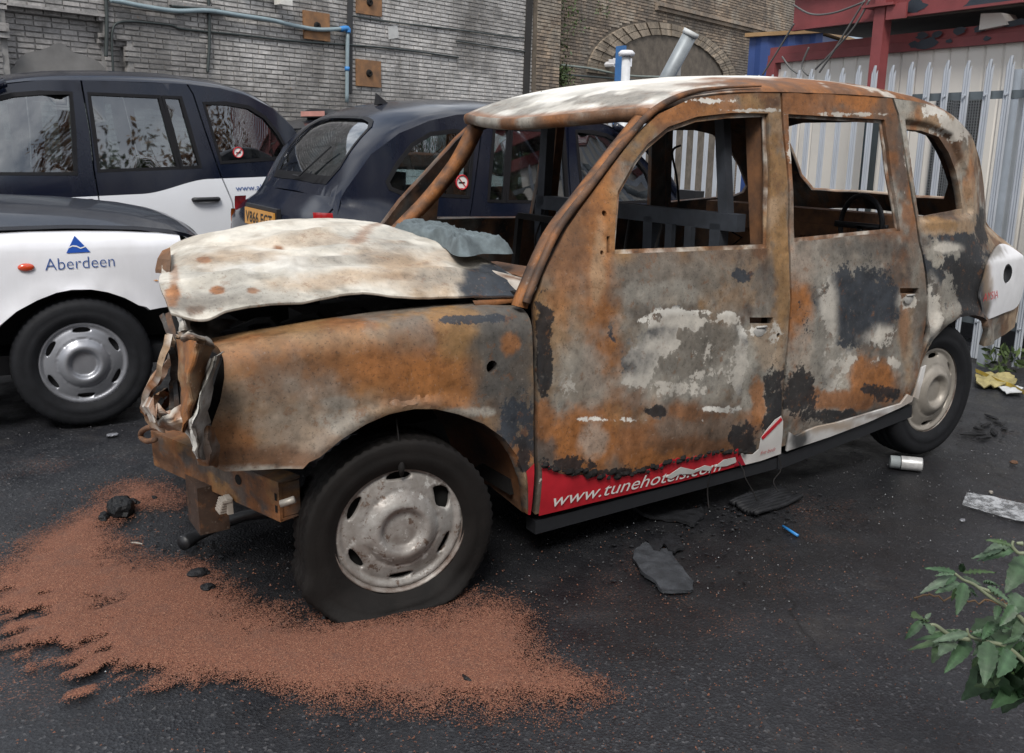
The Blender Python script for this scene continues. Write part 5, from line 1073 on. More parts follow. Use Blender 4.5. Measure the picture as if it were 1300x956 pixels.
# local frame of the wall: x runs opposite to WD, y points away from / towards the yard
_wl = Matrix.Rotation(-math.atan2(-WD[1], -WD[0]), 3, 'Z'); YS = 1 if (_wl@Vector(WN)).y > 0 else -1
def wl(u, o, z): return (-u, YS*o, z)
def mat_brick(name, clean, grime, dirt_amt, mix2=None, tones=((0, (.6, .6, .6)), (1, (1.15, 1.12, 1.1)))):
    m, n, b = nodes(name)
    ge = nd(n, 'NewGeometry'); oi = nd(n, 'ObjectInfo'); rnd = math_(n, 'FRACT', math_(n, 'ADD', ge.outputs['Random Per Island'], oi.outputs['Random']))
    t = nd(n, 'TexCoord'); pos = ge.outputs['Position']
    def pn(scale, detail=6, rough=.6, st=None):
        x = nd(n, 'TexNoise'); x.inputs['Scale'].default_value = scale; x.inputs['Detail'].default_value = detail; x.inputs['Roughness'].default_value = rough
        if st: mp = nd(n, 'Mapping'); mp.inputs['Scale'].default_value = st; n.links.new(pos, mp.inputs[0]); n.links.new(mp.outputs[0], x.inputs['Vector'])
        else: n.links.new(pos, x.inputs['Vector'])
        return x.outputs['Fac']
    c = mix(n, 1.0, clean, ramp(n, rnd, [(p, cc) for p, cc in tones]), 'MULTIPLY')
    if mix2: c = mix(n, ramp(n, pn(1.3, 6, .65), [(.5, g(0)), (.6, g(1))]), c, mix2)
    big = pn(.55, 7, .62, (1, 1, .8)); drip = pn(2.2, 5, .6, (1, 1, .25))
    c = mix(n, math_(n, 'MULTIPLY', ramp(n, big, [(.45, g(0)), (.62, g(1))]), dirt_amt), c, grime)
    c = mix(n, math_(n, 'MULTIPLY', ramp(n, pn(3.7, 7, .7), [(.46, g(0)), (.64, g(1))]), .45), c, grime)
    c = mix(n, math_(n, 'MULTIPLY', ramp(n, drip, [(.52, g(0)), (.68, g(1))]), .7), c, grime)
    fine = pn(26, 5, .7); c = mix(n, 1.0, c, ramp(n, fine, [(.3, g(.68)), (.6, g(1.08))]), 'MULTIPLY')
    chip = pn(9, 6, .75); c = mix(n, ramp(n, chip, [(.66, g(0)), (.70, g(.8))]), c, (.24, .15, .085))
    n.links.new(c, b.inputs['Base Color']); b.inputs['Roughness'].default_value = .85; bump(n, fine, b, .4, .006)
    return m
PAINTB = mat_brick('grey_painted_brick', (.52, .505, .49), (.14, .13, .12), .8, None, ((0, (.8, .8, .8)), (1, (1.08, 1.07, 1.06))))
SOOTB = mat_brick('sooty_painted_brick', (.34, .33, .325), (.10, .095, .09), .6, None, ((0, (.75, .75, .75)), (1, (1.1, 1.08, 1.06))))
BROWNB = mat_brick('brown_stock_brick', (.32, .265, .21), (.085, .075, .068), .7, (.36, .31, .25), ((0, (.55, .52, .5)), (1, (1.3, 1.2, 1.1))))
MORTAR = simple('dark_mortar', (.33, .32, .31), .95, var=.6, scale=7); MORTB = simple('brown_mortar', (.15, .125, .10), .95, var=.5, scale=7)
BW, BH, JT = .20, .0625, .0065
def brick_geo(L, H, D=.05, seed=0):
    r = np.random.RandomState(seed); c = .006
    V = [(-L/2, 0, -H/2), (L/2, 0, -H/2), (L/2, 0, H/2), (-L/2, 0, H/2)]; j = lambda: (r.rand()-.5)*.008
    V += [(-L/2+c+j()*.3, D+j(), -H/2+c), (L/2-c+j()*.3, D+j(), -H/2+c), (L/2-c, D+j(), H/2-c+j()*.4), (-L/2+c, D+j(), H/2-c+j()*.4)]
    Fc = [(4, 5, 6, 7), (0, 1, 5, 4), (1, 2, 6, 5), (2, 3, 7, 6), (3, 0, 4, 7)]
    if YS < 0: Fc = Fc
    return np.array(V)*np.array([1, YS, 1]), Fc if YS < 0 else [f[::-1] for f in Fc]
NICHE = []                                     # (u0,u1,z0,z1,offset) fields of wall standing back or proud
u0n, zn = wall_uz(8, 30)[0], 0; u1n = wall_uz(132, 30)[0]; cz1 = wall_uz(70, 14)[1]; cz2 = wall_uz(70, 22)[1]
NICHE.append((u0n, u1n, -1, wall_uz(70, 20)[1], -.12)); NICHE.append((u0n, u1n, wall_uz(70, 20)[1], wall_uz(70, 11)[1], -.06))
ua, ub = wall_uz(134, 70)[0], wall_uz(163, 70)[0]; NICHE.append((ua, ub, -1, wall_uz(150, 58)[1], -.10)); NICHE.append((ua, ub, wall_uz(150, 58)[1], wall_uz(150, 51)[1], -.05))
UEND = wall_uz(676, 60)[0]; UPIER = wall_uz(706, 60)[0]
def off_at(u, z):
    for a_, b_, c_, d_, o_ in NICHE:
        if a_ < u < b_ and c_ < z < d_: return o_
    return 0.0
USOOT = wall_uz(228, 60)[0]
wall = wall_empty('brick_wall'); tag(wall, 'long grey painted brick viaduct wall behind the parked taxis', 'wall')
U0, U1, ZT = -11.5, UEND, 5.2
cand = []; rs = np.random.RandomState(11)
for k in range(int(ZT/BH)):
    z = (k+.5)*BH; english = 0; L = BW
    u = U0+(0 if k % 2 else -BW/2)+rs.rand()*.012
    while u < U1:
        l = L if rs.rand() > .07 else L/2
        a_, b_ = max(u, U0), min(u+l, U1)
        if b_-a_ > .05: cand.append((a_, b_, z))
        u += l
def px_of(P):
    d = np.array(P)-CAM; Z = d@CF; return 650+F*(d@CR)/Z, 433.5-F*(d@CU)/Z, Z
def wall_world(u, o, z): return WP0+WD*u+WN*o+np.array([0, 0, z])
vis = []
for i, (a_, b_, z) in enumerate(cand):
    p = px_of(wall_world((a_+b_)/2, 0, z))
    top = np.interp(p[0], [0, 290, 380, 450, 700], [96, 100, 150, 118, 130])
    if p[2] > 0 and -10 < p[0] < 700 and -4 < p[1] < top and b_-a_ > .18: vis.append((p[2], i))
vis.sort(); chosen = set(i for _, i in vis[:300])
shared = []
for s in range(6):
    V, Fc = brick_geo(BW-JT, BH-JT, .05, s); me = bpy.data.meshes.new('brick'); me.from_pydata([tuple(v) for v in V], [], Fc); shared.append(me)
    me.materials.append(SOOTB)
shared2 = []
for me in shared: m2 = me.copy(); m2.materials.clear(); m2.materials.append(PAINTB); shared2.append(m2)
bulk = {0: MB(), 1: MB()}
for i, (a_, b_, z) in enumerate(cand):
    u = (a_+b_)/2; o_ = off_at(u, z)-.05+(rs.rand()-.5)*.007; soot = u < USOOT+.35*math.sin(z*3.1)
    if i in chosen and o_ < 1:
        o = bpy.data.objects.new('brick', (shared if soot else shared2)[i % 6]); col.objects.link(o); o.parent = wall; o.location = wl(u, o_, z)
        o.scale = ((b_-a_-JT)/(BW-JT), 1, 1)
    else:
        V, Fc = brick_geo(b_-a_-JT, BH-JT, .05, i % 97); bulk[0 if soot else 1].add(V+np.array(wl(u, o_, z)), Fc)
for k_, mt in ((0, SOOTB), (1, PAINTB)): tag(bulk[k_].build('brickwork', mt, wall), kind='stuff')
mb = MB()
def back(u0, u1, z0, z1, o_, mbx=None):
    c = wl((u0+u1)/2, o_-.0105-.15, (z0+z1)/2); (mbx or mb).box(c, (abs(u1-u0), .3, z1-z0))
cuts = sorted([U0, U1]+[x for nn in NICHE for x in nn[:2]])
for a_, b_ in zip(cuts[:-1], cuts[1:]):
    if b_-a_ < 1e-4: continue
    zs = sorted(set([0., ZT]+[z for nn in NICHE if nn[0] <= (a_+b_)/2 <= nn[1] for z in nn[2:4] if 0 < z < ZT]))
    for z0, z1 in zip(zs[:-1], zs[1:]): back(a_, b_, z0, z1, off_at((a_+b_)/2, (z0+z1)/2)-.004)
mb.build('mortar_bed', MORTAR, wall)
def ledge(px0, px1, py, dep=.05, hgt=.05):
    a_, b_ = wall_uz(px0, py)[0], wall_uz(px1, py)[0]; z = wall_uz((px0+px1)/2, py)[1]
    mb = MB(); mb.box(wl((a_+b_)/2, dep/2-.02, z), (b_-a_, dep+.04, hgt)); mb.build('ledge', SOOTB, wall)
ledge(-6, 8, 37, .07); ledge(-6, 10, 45, .05); ledge(9, 132, 12.5, .03, .03); ledge(214, 277, 8, .05, .05)
# patch of render over the old arch at the left
def wall_patch(name, pts, mt, th=.012, parent=None, off=.004, smooth_=True):
    P = [wall_uz(*p) for p in pts]; P = smooth_poly(P, 4) if smooth_ else P; n = len(P)
    V = [wl(u, off, z) for u, z in P]+[wl(u, off+th, z) for u, z in P]
    f = tuple(range(n, 2*n)); Fc = [f if YS > 0 else f]+[(i, (i+1) % n, n+(i+1) % n, n+i) for i in range(n)]
    return mesh(name, V, Fc, mt, parent)
RENDERM = simple('smeared_cement_render', (.21, .205, .20), .9, var=.4, scale=3, bmp=.5)
wall_patch('render_patch', [(20, 102), (24, 82), (36, 68), (60, 62), (82, 54), (100, 66), (128, 76), (142, 92), (142, 102)], RENDERM, .006, wall, -.115, True)
# black soot band and old pipe line
wall_patch('soot_joint', [(440.5, -4), (447, -4), (446, 118), (440, 118)], simple('dark_vertical_joint', (.045, .045, .047), .9, scale=5), .02, wall, .002, False)
wall_patch('soot_joint', [(668, -4), (675, -4), (670, 124), (663, 124)], simple('black_pier_joint', (.03, .028, .027), .9, scale=5), .03, wall, .002, False)
wall_patch('pale_patch', [(492, 34), (504, 32), (506, 48), (493, 50)], simple('white_paint_patch', (.5, .5, .49), .8, var=.2), .004, wall, .004, False)
wall_patch('pale_patch', [(70, 92), (77, 90), (86, 96), (62, 96)], simple('white_render_patch', (.62, .60, .58), .8, var=.15), .03, wall, -.10, False)
# brown pier and the arched wall beyond, same viaduct
pier = wall_empty('brick_pier'); tag(pier, 'brown brick pier between the grey wall and the arched wall', 'pier')
def brick_field(u0, u1, z0, z1, o_, mt, parent, skip=None, name='brickwork', mort=MORTB, seed=0):
    mb = MB(); r = np.random.RandomState(seed)
    for k in range(int(z0/BH), int(z1/BH)):
        z = (k+.5)*BH; u = u0+(0 if k % 2 else -BW/2)
        while u < u1:
            a_, b_ = max(u, u0), min(u+BW, u1); u += BW
            if b_-a_ < .04 or (skip and skip((a_+b_)/2, z)): continue
            V, Fc = brick_geo(b_-a_-JT, BH-JT, .05, r.randint(97)); mb.add(V+np.array(wl((a_+b_)/2, o_-.05+(r.rand()-.5)*.008, z)), Fc)
    tag(mb.build(name, mt, parent), kind='stuff')
    m2 = MB(); m2.box(wl((u0+u1)/2, o_-.012-.2, (z0+z1)/2), (u1-u0-.004, .4, z1-z0)); m2.build('mortar_bed', mort, parent)
brick_field(UEND+.004, UPIER, 0, 5.6, .10, BROWNB, pier, seed=3)
aw = wall_empty('arched_wall'); tag(aw, 'brown brick viaduct wall with a bricked-up arch, beyond the pier', 'wall')
OA = -.35
ac = wall_uz(852, 95, OA); al = wall_uz(745, 92, OA); at_ = wall_uz(850, 30, OA); RA = (at_[1]-al[1]); RW = abs(ac[0]-al[0])
AC = (ac[0], al[1]); RX, RZ = RW, at_[1]-al[1]
def in_arch(u, z, k=1.0): return ((u-AC[0])/(RX*k))**2+((max(z, AC[1])-AC[1])/(RZ*k))**2 < 1 if z > AC[1] else abs(u-AC[0]) < RX*k
brick_field(UPIER+.004, UPIER+15, 0, 8, OA, BROWNB, aw, skip=lambda u, z: in_arch(u, z, 1.03), seed=5)
brick_field(AC[0]-RX*.97, AC[0]+RX*.97, 0, at_[1]+.1, OA-.18, BROWNB, aw, skip=lambda u, z: not in_arch(u, z, .95), name='arch_infill', seed=6)
mb = MB(); nvz = 58
for i in range(nvz):
    a0, a1 = PI*i/nvz, PI*(i+.86)/nvz
    for r0, r1 in ((.80, .895), (.905, 1.0)):
        q = [wl(AC[0]+RX*r*math.cos(a), OA+oo, AC[1]+RZ*r*math.sin(a)) for oo in (-.1, .02+.012*((i*7) % 3)) for r in (r0, r1) for a in (a0, a1)]
        mb.add(q, [(0, 1, 3, 2), (4, 5, 7, 6), (0, 1, 5, 4), (2, 3, 7, 6), (0, 2, 6, 4), (1, 3, 7, 5)])
tag(mb.build('arch_ring', mat_brick('pale_arch_brick', (.37, .31, .24), (.10, .08, .06), .5), aw), kind='stuff')
a_ = wall_uz(832, 3, OA); b_ = wall_uz(990, 46, OA); mb = MB(); mb.box(wl((a_[0]+b_[0])/2, OA+.02, a_[1]+.9), (b_[0]-a_[0], .1, 1.8)); 
mb = MB(); 
for k in range(2): mb.box(wl((a_[0]+b_[0])/2+1.2, OA+.03+.03*k, a_[1]-.12+.08*k), (b_[0]-a_[0]+2.4, .08+.06*k, .075))
mb.build('ledge', BROWNB, aw)
wq = [wall_uz(840, 70, OA), wall_uz(876, 98, OA)]; mb = MB(); cu = ((wq[0][0]+wq[1][0])/2); cz = (wq[0][1]+wq[1][1])/2
WH = abs(wq[1][0]-wq[0][0]); mb.box(wl(cu, OA-.10, cz), (WH, .08, abs(wq[0][1]-wq[1][1]))); wn = mb.build('window', simple('dark_window_opening', (.03, .035, .035), .4), aw)
MB().box(wl(cu, OA-.04, cz), (WH*.36, .06, abs(wq[0][1]-wq[1][1]))).build('window_board', simple('grey_board', (.25, .25, .25), .8), wn)
# moss and weeds growing on the arched wall
def leaf_cluster(name, pts, n, size, mt, parent=None, spread=.1, seed=0):
    r = np.random.RandomState(seed); c = np.array(pts)[r.randint(len(pts), size=n)]+r.randn(n, 3)*spread
    d = r.randn(n, 3); d /= np.linalg.norm(d, axis=1)[:, None]; e = np.cross(d, r.randn(n, 3)); e /= np.linalg.norm(e, axis=1)[:, None]; s_ = (size*(.5+r.rand(n)))[:, None]
    V = np.stack([c-d*s_, c+e*s_*.4, c+d*s_, c-e*s_*.4+np.cross(d, e)*s_*.15], 1).reshape(-1, 3); k = np.arange(n)*4
    Fc = np.concatenate([np.stack([k, k+1, k+2], 1), np.stack([k, k+2, k+3], 1)])
    return mesh(name, V, Fc, mt, parent)
def mat_leaf(name, c1, c2, rough=.55):
    m, n, b = nodes(name); ge = nd(n, 'NewGeometry'); n.links.new(ramp(n, ge.outputs['Random Per Island'], [(0, c1), (1, c2)]), b.inputs['Base Color']); b.inputs['Roughness'].default_value = rough
    return m
MOSS = mat_leaf('wall_weed_leaves', (.035, .06, .02), (.09, .13, .04)); TREEL = mat_leaf('bush_leaves', (.03, .055, .015), (.10, .13, .03)); AUTUMN = mat_leaf('autumn_leaves', (.16, .05, .012), (.26, .13, .03))
pts = []
for px, py in ((712, 5), (714, 20), (716, 40), (712, 58), (706, 88), (708, 96), (726, 8), (730, 30), (760, 12)): u, z = wall_uz(px, py, OA); pts.append(wall_world(u, OA+.03, z))
for px, py in ((707, 90), (712, 97), (706, 102)): u, z = wall_uz(px, py, OA); pts += [wall_world(u, OA+.1, z)]*3
o = leaf_cluster('wall_plant', pts, 800, .035, MOSS, None, .11, 4); tag(o, 'green weeds and moss clinging to the brown wall beside the pier', 'plant', kind='stuff')

# things fixed to the wall
def on_wall(px, py, off=.03, o_=0): u, z = wall_uz(px, py, o_); return wall_world(u, o_+off, z)
def wall_tube(name, pts, r, mt, label, cat, off=.03, o_=0, group=None, n=40, extra=None):
    Q = spline(np.array([on_wall(px, py, off, o_) for px, py in pts]), n); o = MB().tube(Q, r, 7).build(name, mt, None, True); tag(o, label, cat, group); return o
PIPE = simple('blue_grey_conduit', (.24, .31, .34), .45, var=.2); CABLE = simple('dark_cable', (.035, .045, .045), .6); BLUEJ = simple('blue_pipe_joint', (.04, .22, .55), .4)
cn = wall_tube('conduit_pipe', [(136, 1), (150, 3), (180, 9), (220, 14.5), (260, 14), (300, 20), (340, 26), (370, 33), (400, 38), (430, 37), (434, 37)], .03, PIPE, 'pale blue-grey conduit sagging along the top of the grey wall', 'pipe', .07)
Q = [on_wall(*p, .07) for p in ((428, 37.5), (437, 36.5), (438, 42))]; MB().tube(spline(np.array(Q), 9), .04, 8).build('pipe_elbow', BLUEJ, cn, True)
Q = [on_wall(*p, .06) for p in ((438, 42), (437.5, 80), (437, 130))]; MB().tube(spline(np.array(Q), 9), .03, 8).build('down_pipe', PIPE, cn, True)
Q = [on_wall(*p, .06) for p in ((437.4, 85), (437.3, 90))]; MB().tube(np.array(Q), .038, 8).build('pipe_collar', BLUEJ, cn, True)
wall_tube('cable', [(143, 92), (141, 60), (142, 38), (149, 29), (170, 27.5), (215, 32), (232, 37), (300, 44), (370, 52), (440, 57), (500, 62), (560, 70), (581, 73)], .014, CABLE, 'dark cable looping up and running low across the grey wall', 'cable', .02, n=80)
wall_tube('cable', [(446, 20), (480, 26), (520, 31), (580, 38), (640, 46), (664, 48)], .012, CABLE, 'thin black cable crossing the white brick above the navy taxi', 'cable', .02)
wall_tube('cable', [(578, 52), (610, 57), (650, 63), (668, 66)], .012, CABLE, 'short dark cable ending at the black pier joint', 'cable', .02)
wall_tube('cable', [(215, 8), (262, 12), (277, 13)], .014, CABLE, 'short cable under the small ledge, left of the floodlight', 'cable', .06)
wall_tube('down_pipe', [(263, -4), (264, 30), (264, 60), (262, 92)], .02, CABLE, 'thin dark vertical pipe on the grey wall above the side-on taxi', 'pipe', .03)
wall_tube('down_pipe', [(133, -4), (134, 30), (133, 72)], .022, CABLE, 'dark pipe at the corner of the recess, far left of the wall', 'pipe', .03)
wall_tube('cable', [(705, 83), (740, 87), (770, 93), (800, 97), (850, 98)], .022, simple('grey_green_cable', (.2, .23, .21), .6), 'upper grey-green cable sagging across the arched wall', 'cable', .15, OA)
wall_tube('cable', [(705, 95), (760, 99), (820, 104), (860, 106)], .022, CABLE, 'lower black cable sagging across the arched wall', 'cable', .15, OA)
PLATER = simple('rusty_wall_plate', (.30, .15, .065), .85, var=.5, scale=7, bmp=.5, c2=(.13, .075, .045))
for (x0, y0, x1, y1, lb) in ((384, 14, 417, 50, 'dark-topped rusty square tie plate below the floodlight, beside the conduit bend'), (451, 75, 482, 109, 'orange-brown rusty tie plate just above the navy taxi roof'), (451, -14, 483, 18, 'rusty tie plate cut by the top of the picture')):
    p = [wall_uz(*q) for q in ((x0, y0), (x1, y0+3), (x1, y1+2), (x0, y1))]; cu, cz = sum(a[0] for a in p)/4, sum(a[1] for a in p)/4
    W_, H_ = abs(p[1][0]-p[0][0]), abs(p[0][1]-p[3][1]); t = wall_empty('tie_plate'); tag(t, lb, 'plate', 'rusty tie plates on the wall')
    r = np.random.RandomState(x0); pl = MB().box(wl(cu, .02, cz), (W_, .03, H_)).build('plate', PLATER, t)
    V, Fc = lathe([(0, .0), (.03, .02), (.03, .045), (0, .06)], 12); mesh('bolt', [(a+wl(cu, 0, cz)[0], YS*(abs(b)+.035), c+cz) for a, b, c in V], Fc, DARK, t)
p = wall_uz(352, 4); t = wall_empty('floodlight'); tag(t, 'small white floodlight at the top edge above the wall conduit', 'lamp'); MB().box(wl(p[0], .14, p[1]+.03), (.2, .14, .14)).build('lamp_body', simple('white_lamp_casing', (.7, .68, .64), .4), t); MB().box(wl(p[0]-.3, .05, p[1]+.07), (.6, .04, .04)).build('bracket', CABLE, t)
p = wall_uz(775, 80, OA); t = wall_empty('security_camera'); tag(t, 'white security camera box on the arched wall', 'camera'); MB().box(wl(p[0], OA+.3, p[1]), (.26, .3, .16)).build('camera_body', WHITEP, t); mb = MB(); mb.tube([wl(p[0]-.2, OA+.25, p[1]-.05), wl(p[0]-.2, OA-.02, p[1]-.05)], .06, 8); mb.box(wl(p[0]-.2, OA+.2, p[1]), (.1, .15, .1)); mb.build('bracket', WHITEP, t)
# flue pipes in front of the arched wall
b_ = at_depth(794, 100, 9.2); t = empty('vent_pipe', (b_[0], b_[1], 0)); tag(t, 'white vertical vent pipe with a domed cap', 'pipe'); zt_ = at_depth(794, 72, 9.2)[2]
MB().tube([(0, 0, 0), (0, 0, zt_)], .045, 14).build('pipe', simple('white_pipe', (.62, .64, .66), .5), t, True); V, Fc = lathe([(0, .0), (.0, .075), (.03, .085), (.055, .06), (.06, 0)], 18); mesh('cap', [(a, c, b+zt_) for a, b, c in V], Fc, WHITEP, t, True)
b_ = at_depth(788, 73, 10.4); o = MB().box((b_[0], b_[1], b_[2]/2), (.04, .14, b_[2]+.25)).build('blue_post', simple('blue_painted_post', (.05, .16, .38), .5)); tag(o, 'blue post end just behind the white vent pipe', 'post')
q0, q1 = at_depth(846, 100, 9.5), at_depth(877, 42, 9.3); d = q1-q0; t = empty('flue_pipe', tuple(q0)); tag(t, 'slanting grey flue pipe with a pale end cap in front of the arch', 'pipe'); MB().tube([-d*1.2, d*.97], .075, 14).build('pipe', simple('dull_zinc_pipe', (.30, .33, .35), .5, metal=.3), t, True); MB().tube([d*.95, d*1.04], .085, 14).build('cap', simple('pale_pipe_cap', (.6, .62, .62), .5), t, True)
mb = MB(); mb.tube([-d*1.2, -d*1.2+np.array([0, 0, -1.6])], .07, 12); mb.build('pipe_foot', PIPE, t, True)

# ------------------------------------------------------------------ palisade fence
GALV = simple('galvanised_steel', (.52, .56, .62), .4, metal=.3, var=.2, scale=5, stretch=(6, 6, .6)); RAILM = simple('dark_galvanised_rail', (.16, .19, .21), .5, metal=.4, var=.3)
def fx(y): return -5.15+.04*(y+1)
fen = empty('palisade_fence', (0, 0, 0)); tag(fen, 'galvanised steel palisade fence with spiked pales behind the burnt taxi', 'fence')
yaws = []
ypx = [px for px in (1270.5, 1243, 1217, 1193, 1169, 1146, 1125, 1103, 1083.5, 1063, 1044.5, 1027, 1009.5, 993.5)]
ys = np.array([at_plane(px, 70, (fx(-2), 0, 0), np.array([1., -.04, 0]))[1] for px in ypx]); pitch = abs(np.polyfit(np.arange(len(ys)), ys, 1)[0]); y00 = np.polyfit(np.arange(len(ys)), ys, 1)[1]
hgt = 2.14; prof = [(-.027, .0), (-.018, .010), (-.010, -.003), (0, .007), (.010, -.003), (.018, .010), (.027, .0)]
V = []; zs = [.03, 1.0, hgt-.12, hgt-.07]
for z in zs:
    for y, x in prof: V.append((x, y, z))
for y, x in prof: V.append((x, y, hgt-.07+(.07 if abs(y) < .013 else (.035 if abs(y) > .025 else .0))))
n = len(prof); Fc = [(i*n+j, i*n+j+1, (i+1)*n+j+1, (i+1)*n+j) for i in range(len(zs)) for j in range(n-1)]
m_ = len(V); V += [(x-.003, y, z) for x, y, z in V]; Fc += [tuple(q+m_ for q in f[::-1]) for f in Fc]
pale_me = bpy.data.meshes.new('pale'); pale_me.from_pydata(V, [], Fc); pale_me.materials.append(GALV)
k = -9
while True:
    y = y00-k*pitch; k += 1
    if y < -6.6: break
    o = bpy.data.objects.new('pale', pale_me); col.objects.link(o); o.parent = fen; o.location = (fx(y)+.03, y, random.uniform(-.012, .012)); o.rotation_euler = (random.uniform(-.006, .006), random.uniform(-.008, .008), .04)
for z in (.30, 1.885):
    mb = MB(); mb.beam((fx(-6.6), -6.6, z), (fx(.6), .6, z), .008, .055); mb.beam((fx(-6.6)-.02, -6.6, z+.025), (fx(.6)-.02, .6, z+.025), .04, .006); mb.build('rail', RAILM, fen)
    mb = MB(); kk = -9
    for j in range(48): mb.tube([(fx(y00-(kk+j)*pitch)+.03, y00-(kk+j)*pitch, z), (fx(y00-(kk+j)*pitch)+.048, y00-(kk+j)*pitch, z)], .009, 6)
    tag(mb.build('rail_bolts', GALV, fen), kind='stuff')
yp = at_plane(1285, 180, (fx(-1), 0, 0), np.array([1., -.04, 0]))[1]
for y in (yp, yp-2.75, yp-5.45): MB().beam((fx(y)-.05, y, -.05), (fx(y)-.05, y, 2.05), .10, .055, (0, 1, 0)).build('fence_post', simple('pale_fence_post', (.44, .49, .55), .5, metal=.3, var=.15), fen)
CX = -5.9; y = at_plane(1117, 60, (CX+.32, -2.5, 0), np.array([1.0, -.04, 0]))[1]; o = MB().beam((CX+.32+.04*(y+2.5), y, 0), (CX+.32+.04*(y+2.5), y, 1.86), .09, .08, (0, 1, 0)).build('post_lower_part', simple('dark_lower_post', (.03, .045, .055), .5)); tag(o, 'dark lower part of the red post behind the fence, seen through the rear door window', 'post')  # lower length of the red steel post, given a darker colour

# ------------------------------------------------------------------ containers behind the fence
REDP = simple('faded_red_container_paint', (.24, .055, .058), .6, var=.3, scale=5, bmp=.15); CREAMP = simple('cream_container_panel', (.72, .69, .64), .6, var=.12, scale=1.6)
CX = -5.9; def_n = np.array([1.0, -.04, 0])
def on_c(px, py, x=CX): return at_plane(px, py, (x, -2.5, 0), def_n)
ct = empty('white_container', (0, 0, 0)); tag(ct, 'cream panelled site container with red steel frame behind the palisade fence', 'container')
yl = on_c(980, 80)[1]; yr = 1.2; z0c, z1c = .16, on_c(1200, 62)[2]; cx = lambda y: CX+.04*(y+2.5)
seg = 6; yy = np.linspace(yl+.12, yr-.1, 34); mb = None
for i in range(33):
    a_, b_ = yy[i], yy[i+1]; mb = MB(); w_ = b_-a_
    V = [(cx(a_)+dx, a_+t*w_, z) for z in (z0c, z1c) for t, dx in ((0, 0), (.1, .012), (.9, .012), (1, 0))]
    mb.add(V, [(0, 1, 5, 4), (1, 2, 6, 5), (2, 3, 7, 6)]); mb.build('panel', CREAMP, ct)
beam_c = lambda y0, y1, z0, z1, d0, d1, nm, mt, par=ct: MB().beam((cx(y0)+(d0+d1)/2, y0, (z0+z1)/2), (cx(y1)+(d0+d1)/2, y1, (z0+z1)/2), d1-d0, z1-z0).build(nm, mt, par)
zb0, zb1 = z1c, on_c(1200, 38)[2]
MB().box((cx(-1.3)-1.25, (yl+yr)/2, 1.2), (2.3, yr-yl-.1, 2.1)).build('container_body', CREAMP, ct)
beam_c(yl, yr, zb0, zb0+(zb1-zb0)*.5, -.02, .06, 'frame_rail', REDP); beam_c(yl, yr, zb0+(zb1-zb0)*.53, zb1, -.02, .035, 'frame_rail', REDP)
beam_c(yl, yr, .02, .17, -.02, .03, 'base_rail', PLASTIC)
MB().beam((cx(yl)+.01, yl+.05, .05), (cx(yl)+.01, yl+.05, zb0), .12, .1, (0, 1, 0)).build('corner_post', REDP, ct)
BLUEPAINT = simple('dark_blue_paint', (.025, .035, .05), .55, scale=9); r = np.random.RandomState(3)
for (px, py, w_, h_) in ((1176, 55, .12, .05), (1162, 57, .06, .03), (1190, 43, .05, .03), (1217, 39, .07, .03), (1243, 37, .05, .025), (1290, 29, .14, .03), (1205, 52, .03, .02), (1253, 49, .03, .02), (1170, 46, .06, .03)):
    c = on_c(px, py, CX+.066); n = 11; V = [(c[0]+.002, c[1]+w_*(.6+.6*r.rand())*math.cos(2*PI*j/n), c[2]+h_*(.6+.6*r.rand())*math.sin(2*PI*j/n)) for j in range(n)]; mesh('flaked_paint', V, [tuple(range(n))], BLUEPAINT, ct)
# perforated vents in the container wall
PERF_me = None
for (x0, x1, y0, y1) in ((1192, 1205, 122, 250), (1213, 1231, 124, 250)):
    a_, b_ = on_c(x0, y0, CX+.02), on_c(x1, y1, CX+.02); yv0, yv1 = min(a_[1], b_[1]), max(a_[1], b_[1]); zv0, zv1 = min(a_[2], b_[2]), max(a_[2], b_[2])
    t = MB().box((cx(yv0)+.02, (yv0+yv1)/2, (zv0+zv1)/2), (.03, yv1-yv0, zv1-zv0)).build('vent_panel', simple('black_vent_backing', (.02, .022, .025), .8), ct)
    mb = MB()
    for y in np.arange(yv0, yv1, .022): mb.box((cx(y)+.04, y, (zv0+zv1)/2), (.006, .008, zv1-zv0))
    for z in np.arange(zv0, zv1, .022): mb.box((cx(yv0)+.043, (yv0+yv1)/2, z), (.006, yv1-yv0, .008))
    tag(mb.build('vent_mesh', simple('grey_vent_mesh', (.13, .14, .15), .6), t), kind='stuff')
# red steel frame of the container stacked above
uc = empty('upper_container', (0, 0, 0)); tag(uc, 'red steel container frame stacked over the cream container', 'container')
zu0 = on_c(1128, 25, CX+.25)[2]; zu1 = zu0+.34; yu = on_c(1008, 30, CX+.25)[1]
mb = MB(); mb.beam((cx(yu)+.25, yu, (zu0+zu1)/2), (cx(yr)+.25, yr, (zu0+zu1)/2), .02, zu1-zu0); mb.beam((cx(yu)+.29, yu, zu1), (cx(yr)+.29, yr, zu1), .10, .02); mb.beam((cx(yu)+.27, yu, zu0+.01), (cx(yr)+.27, yr, zu0+.01), .06, .02); mb.build('floor_beam', REDP, uc)
MB().box((CX-1.1, (yu+yr)/2, zu0+.10), (2.3, yr-yu, .16)).build('floor_underside', simple('dark_underside_timber', (.05, .045, .04), .9), uc)
mb = MB(); mb.beam((cx(yu)+.2, yu, zu1+.02), (cx(yr)+.2, yr, zu1+.02), .02, .02); 
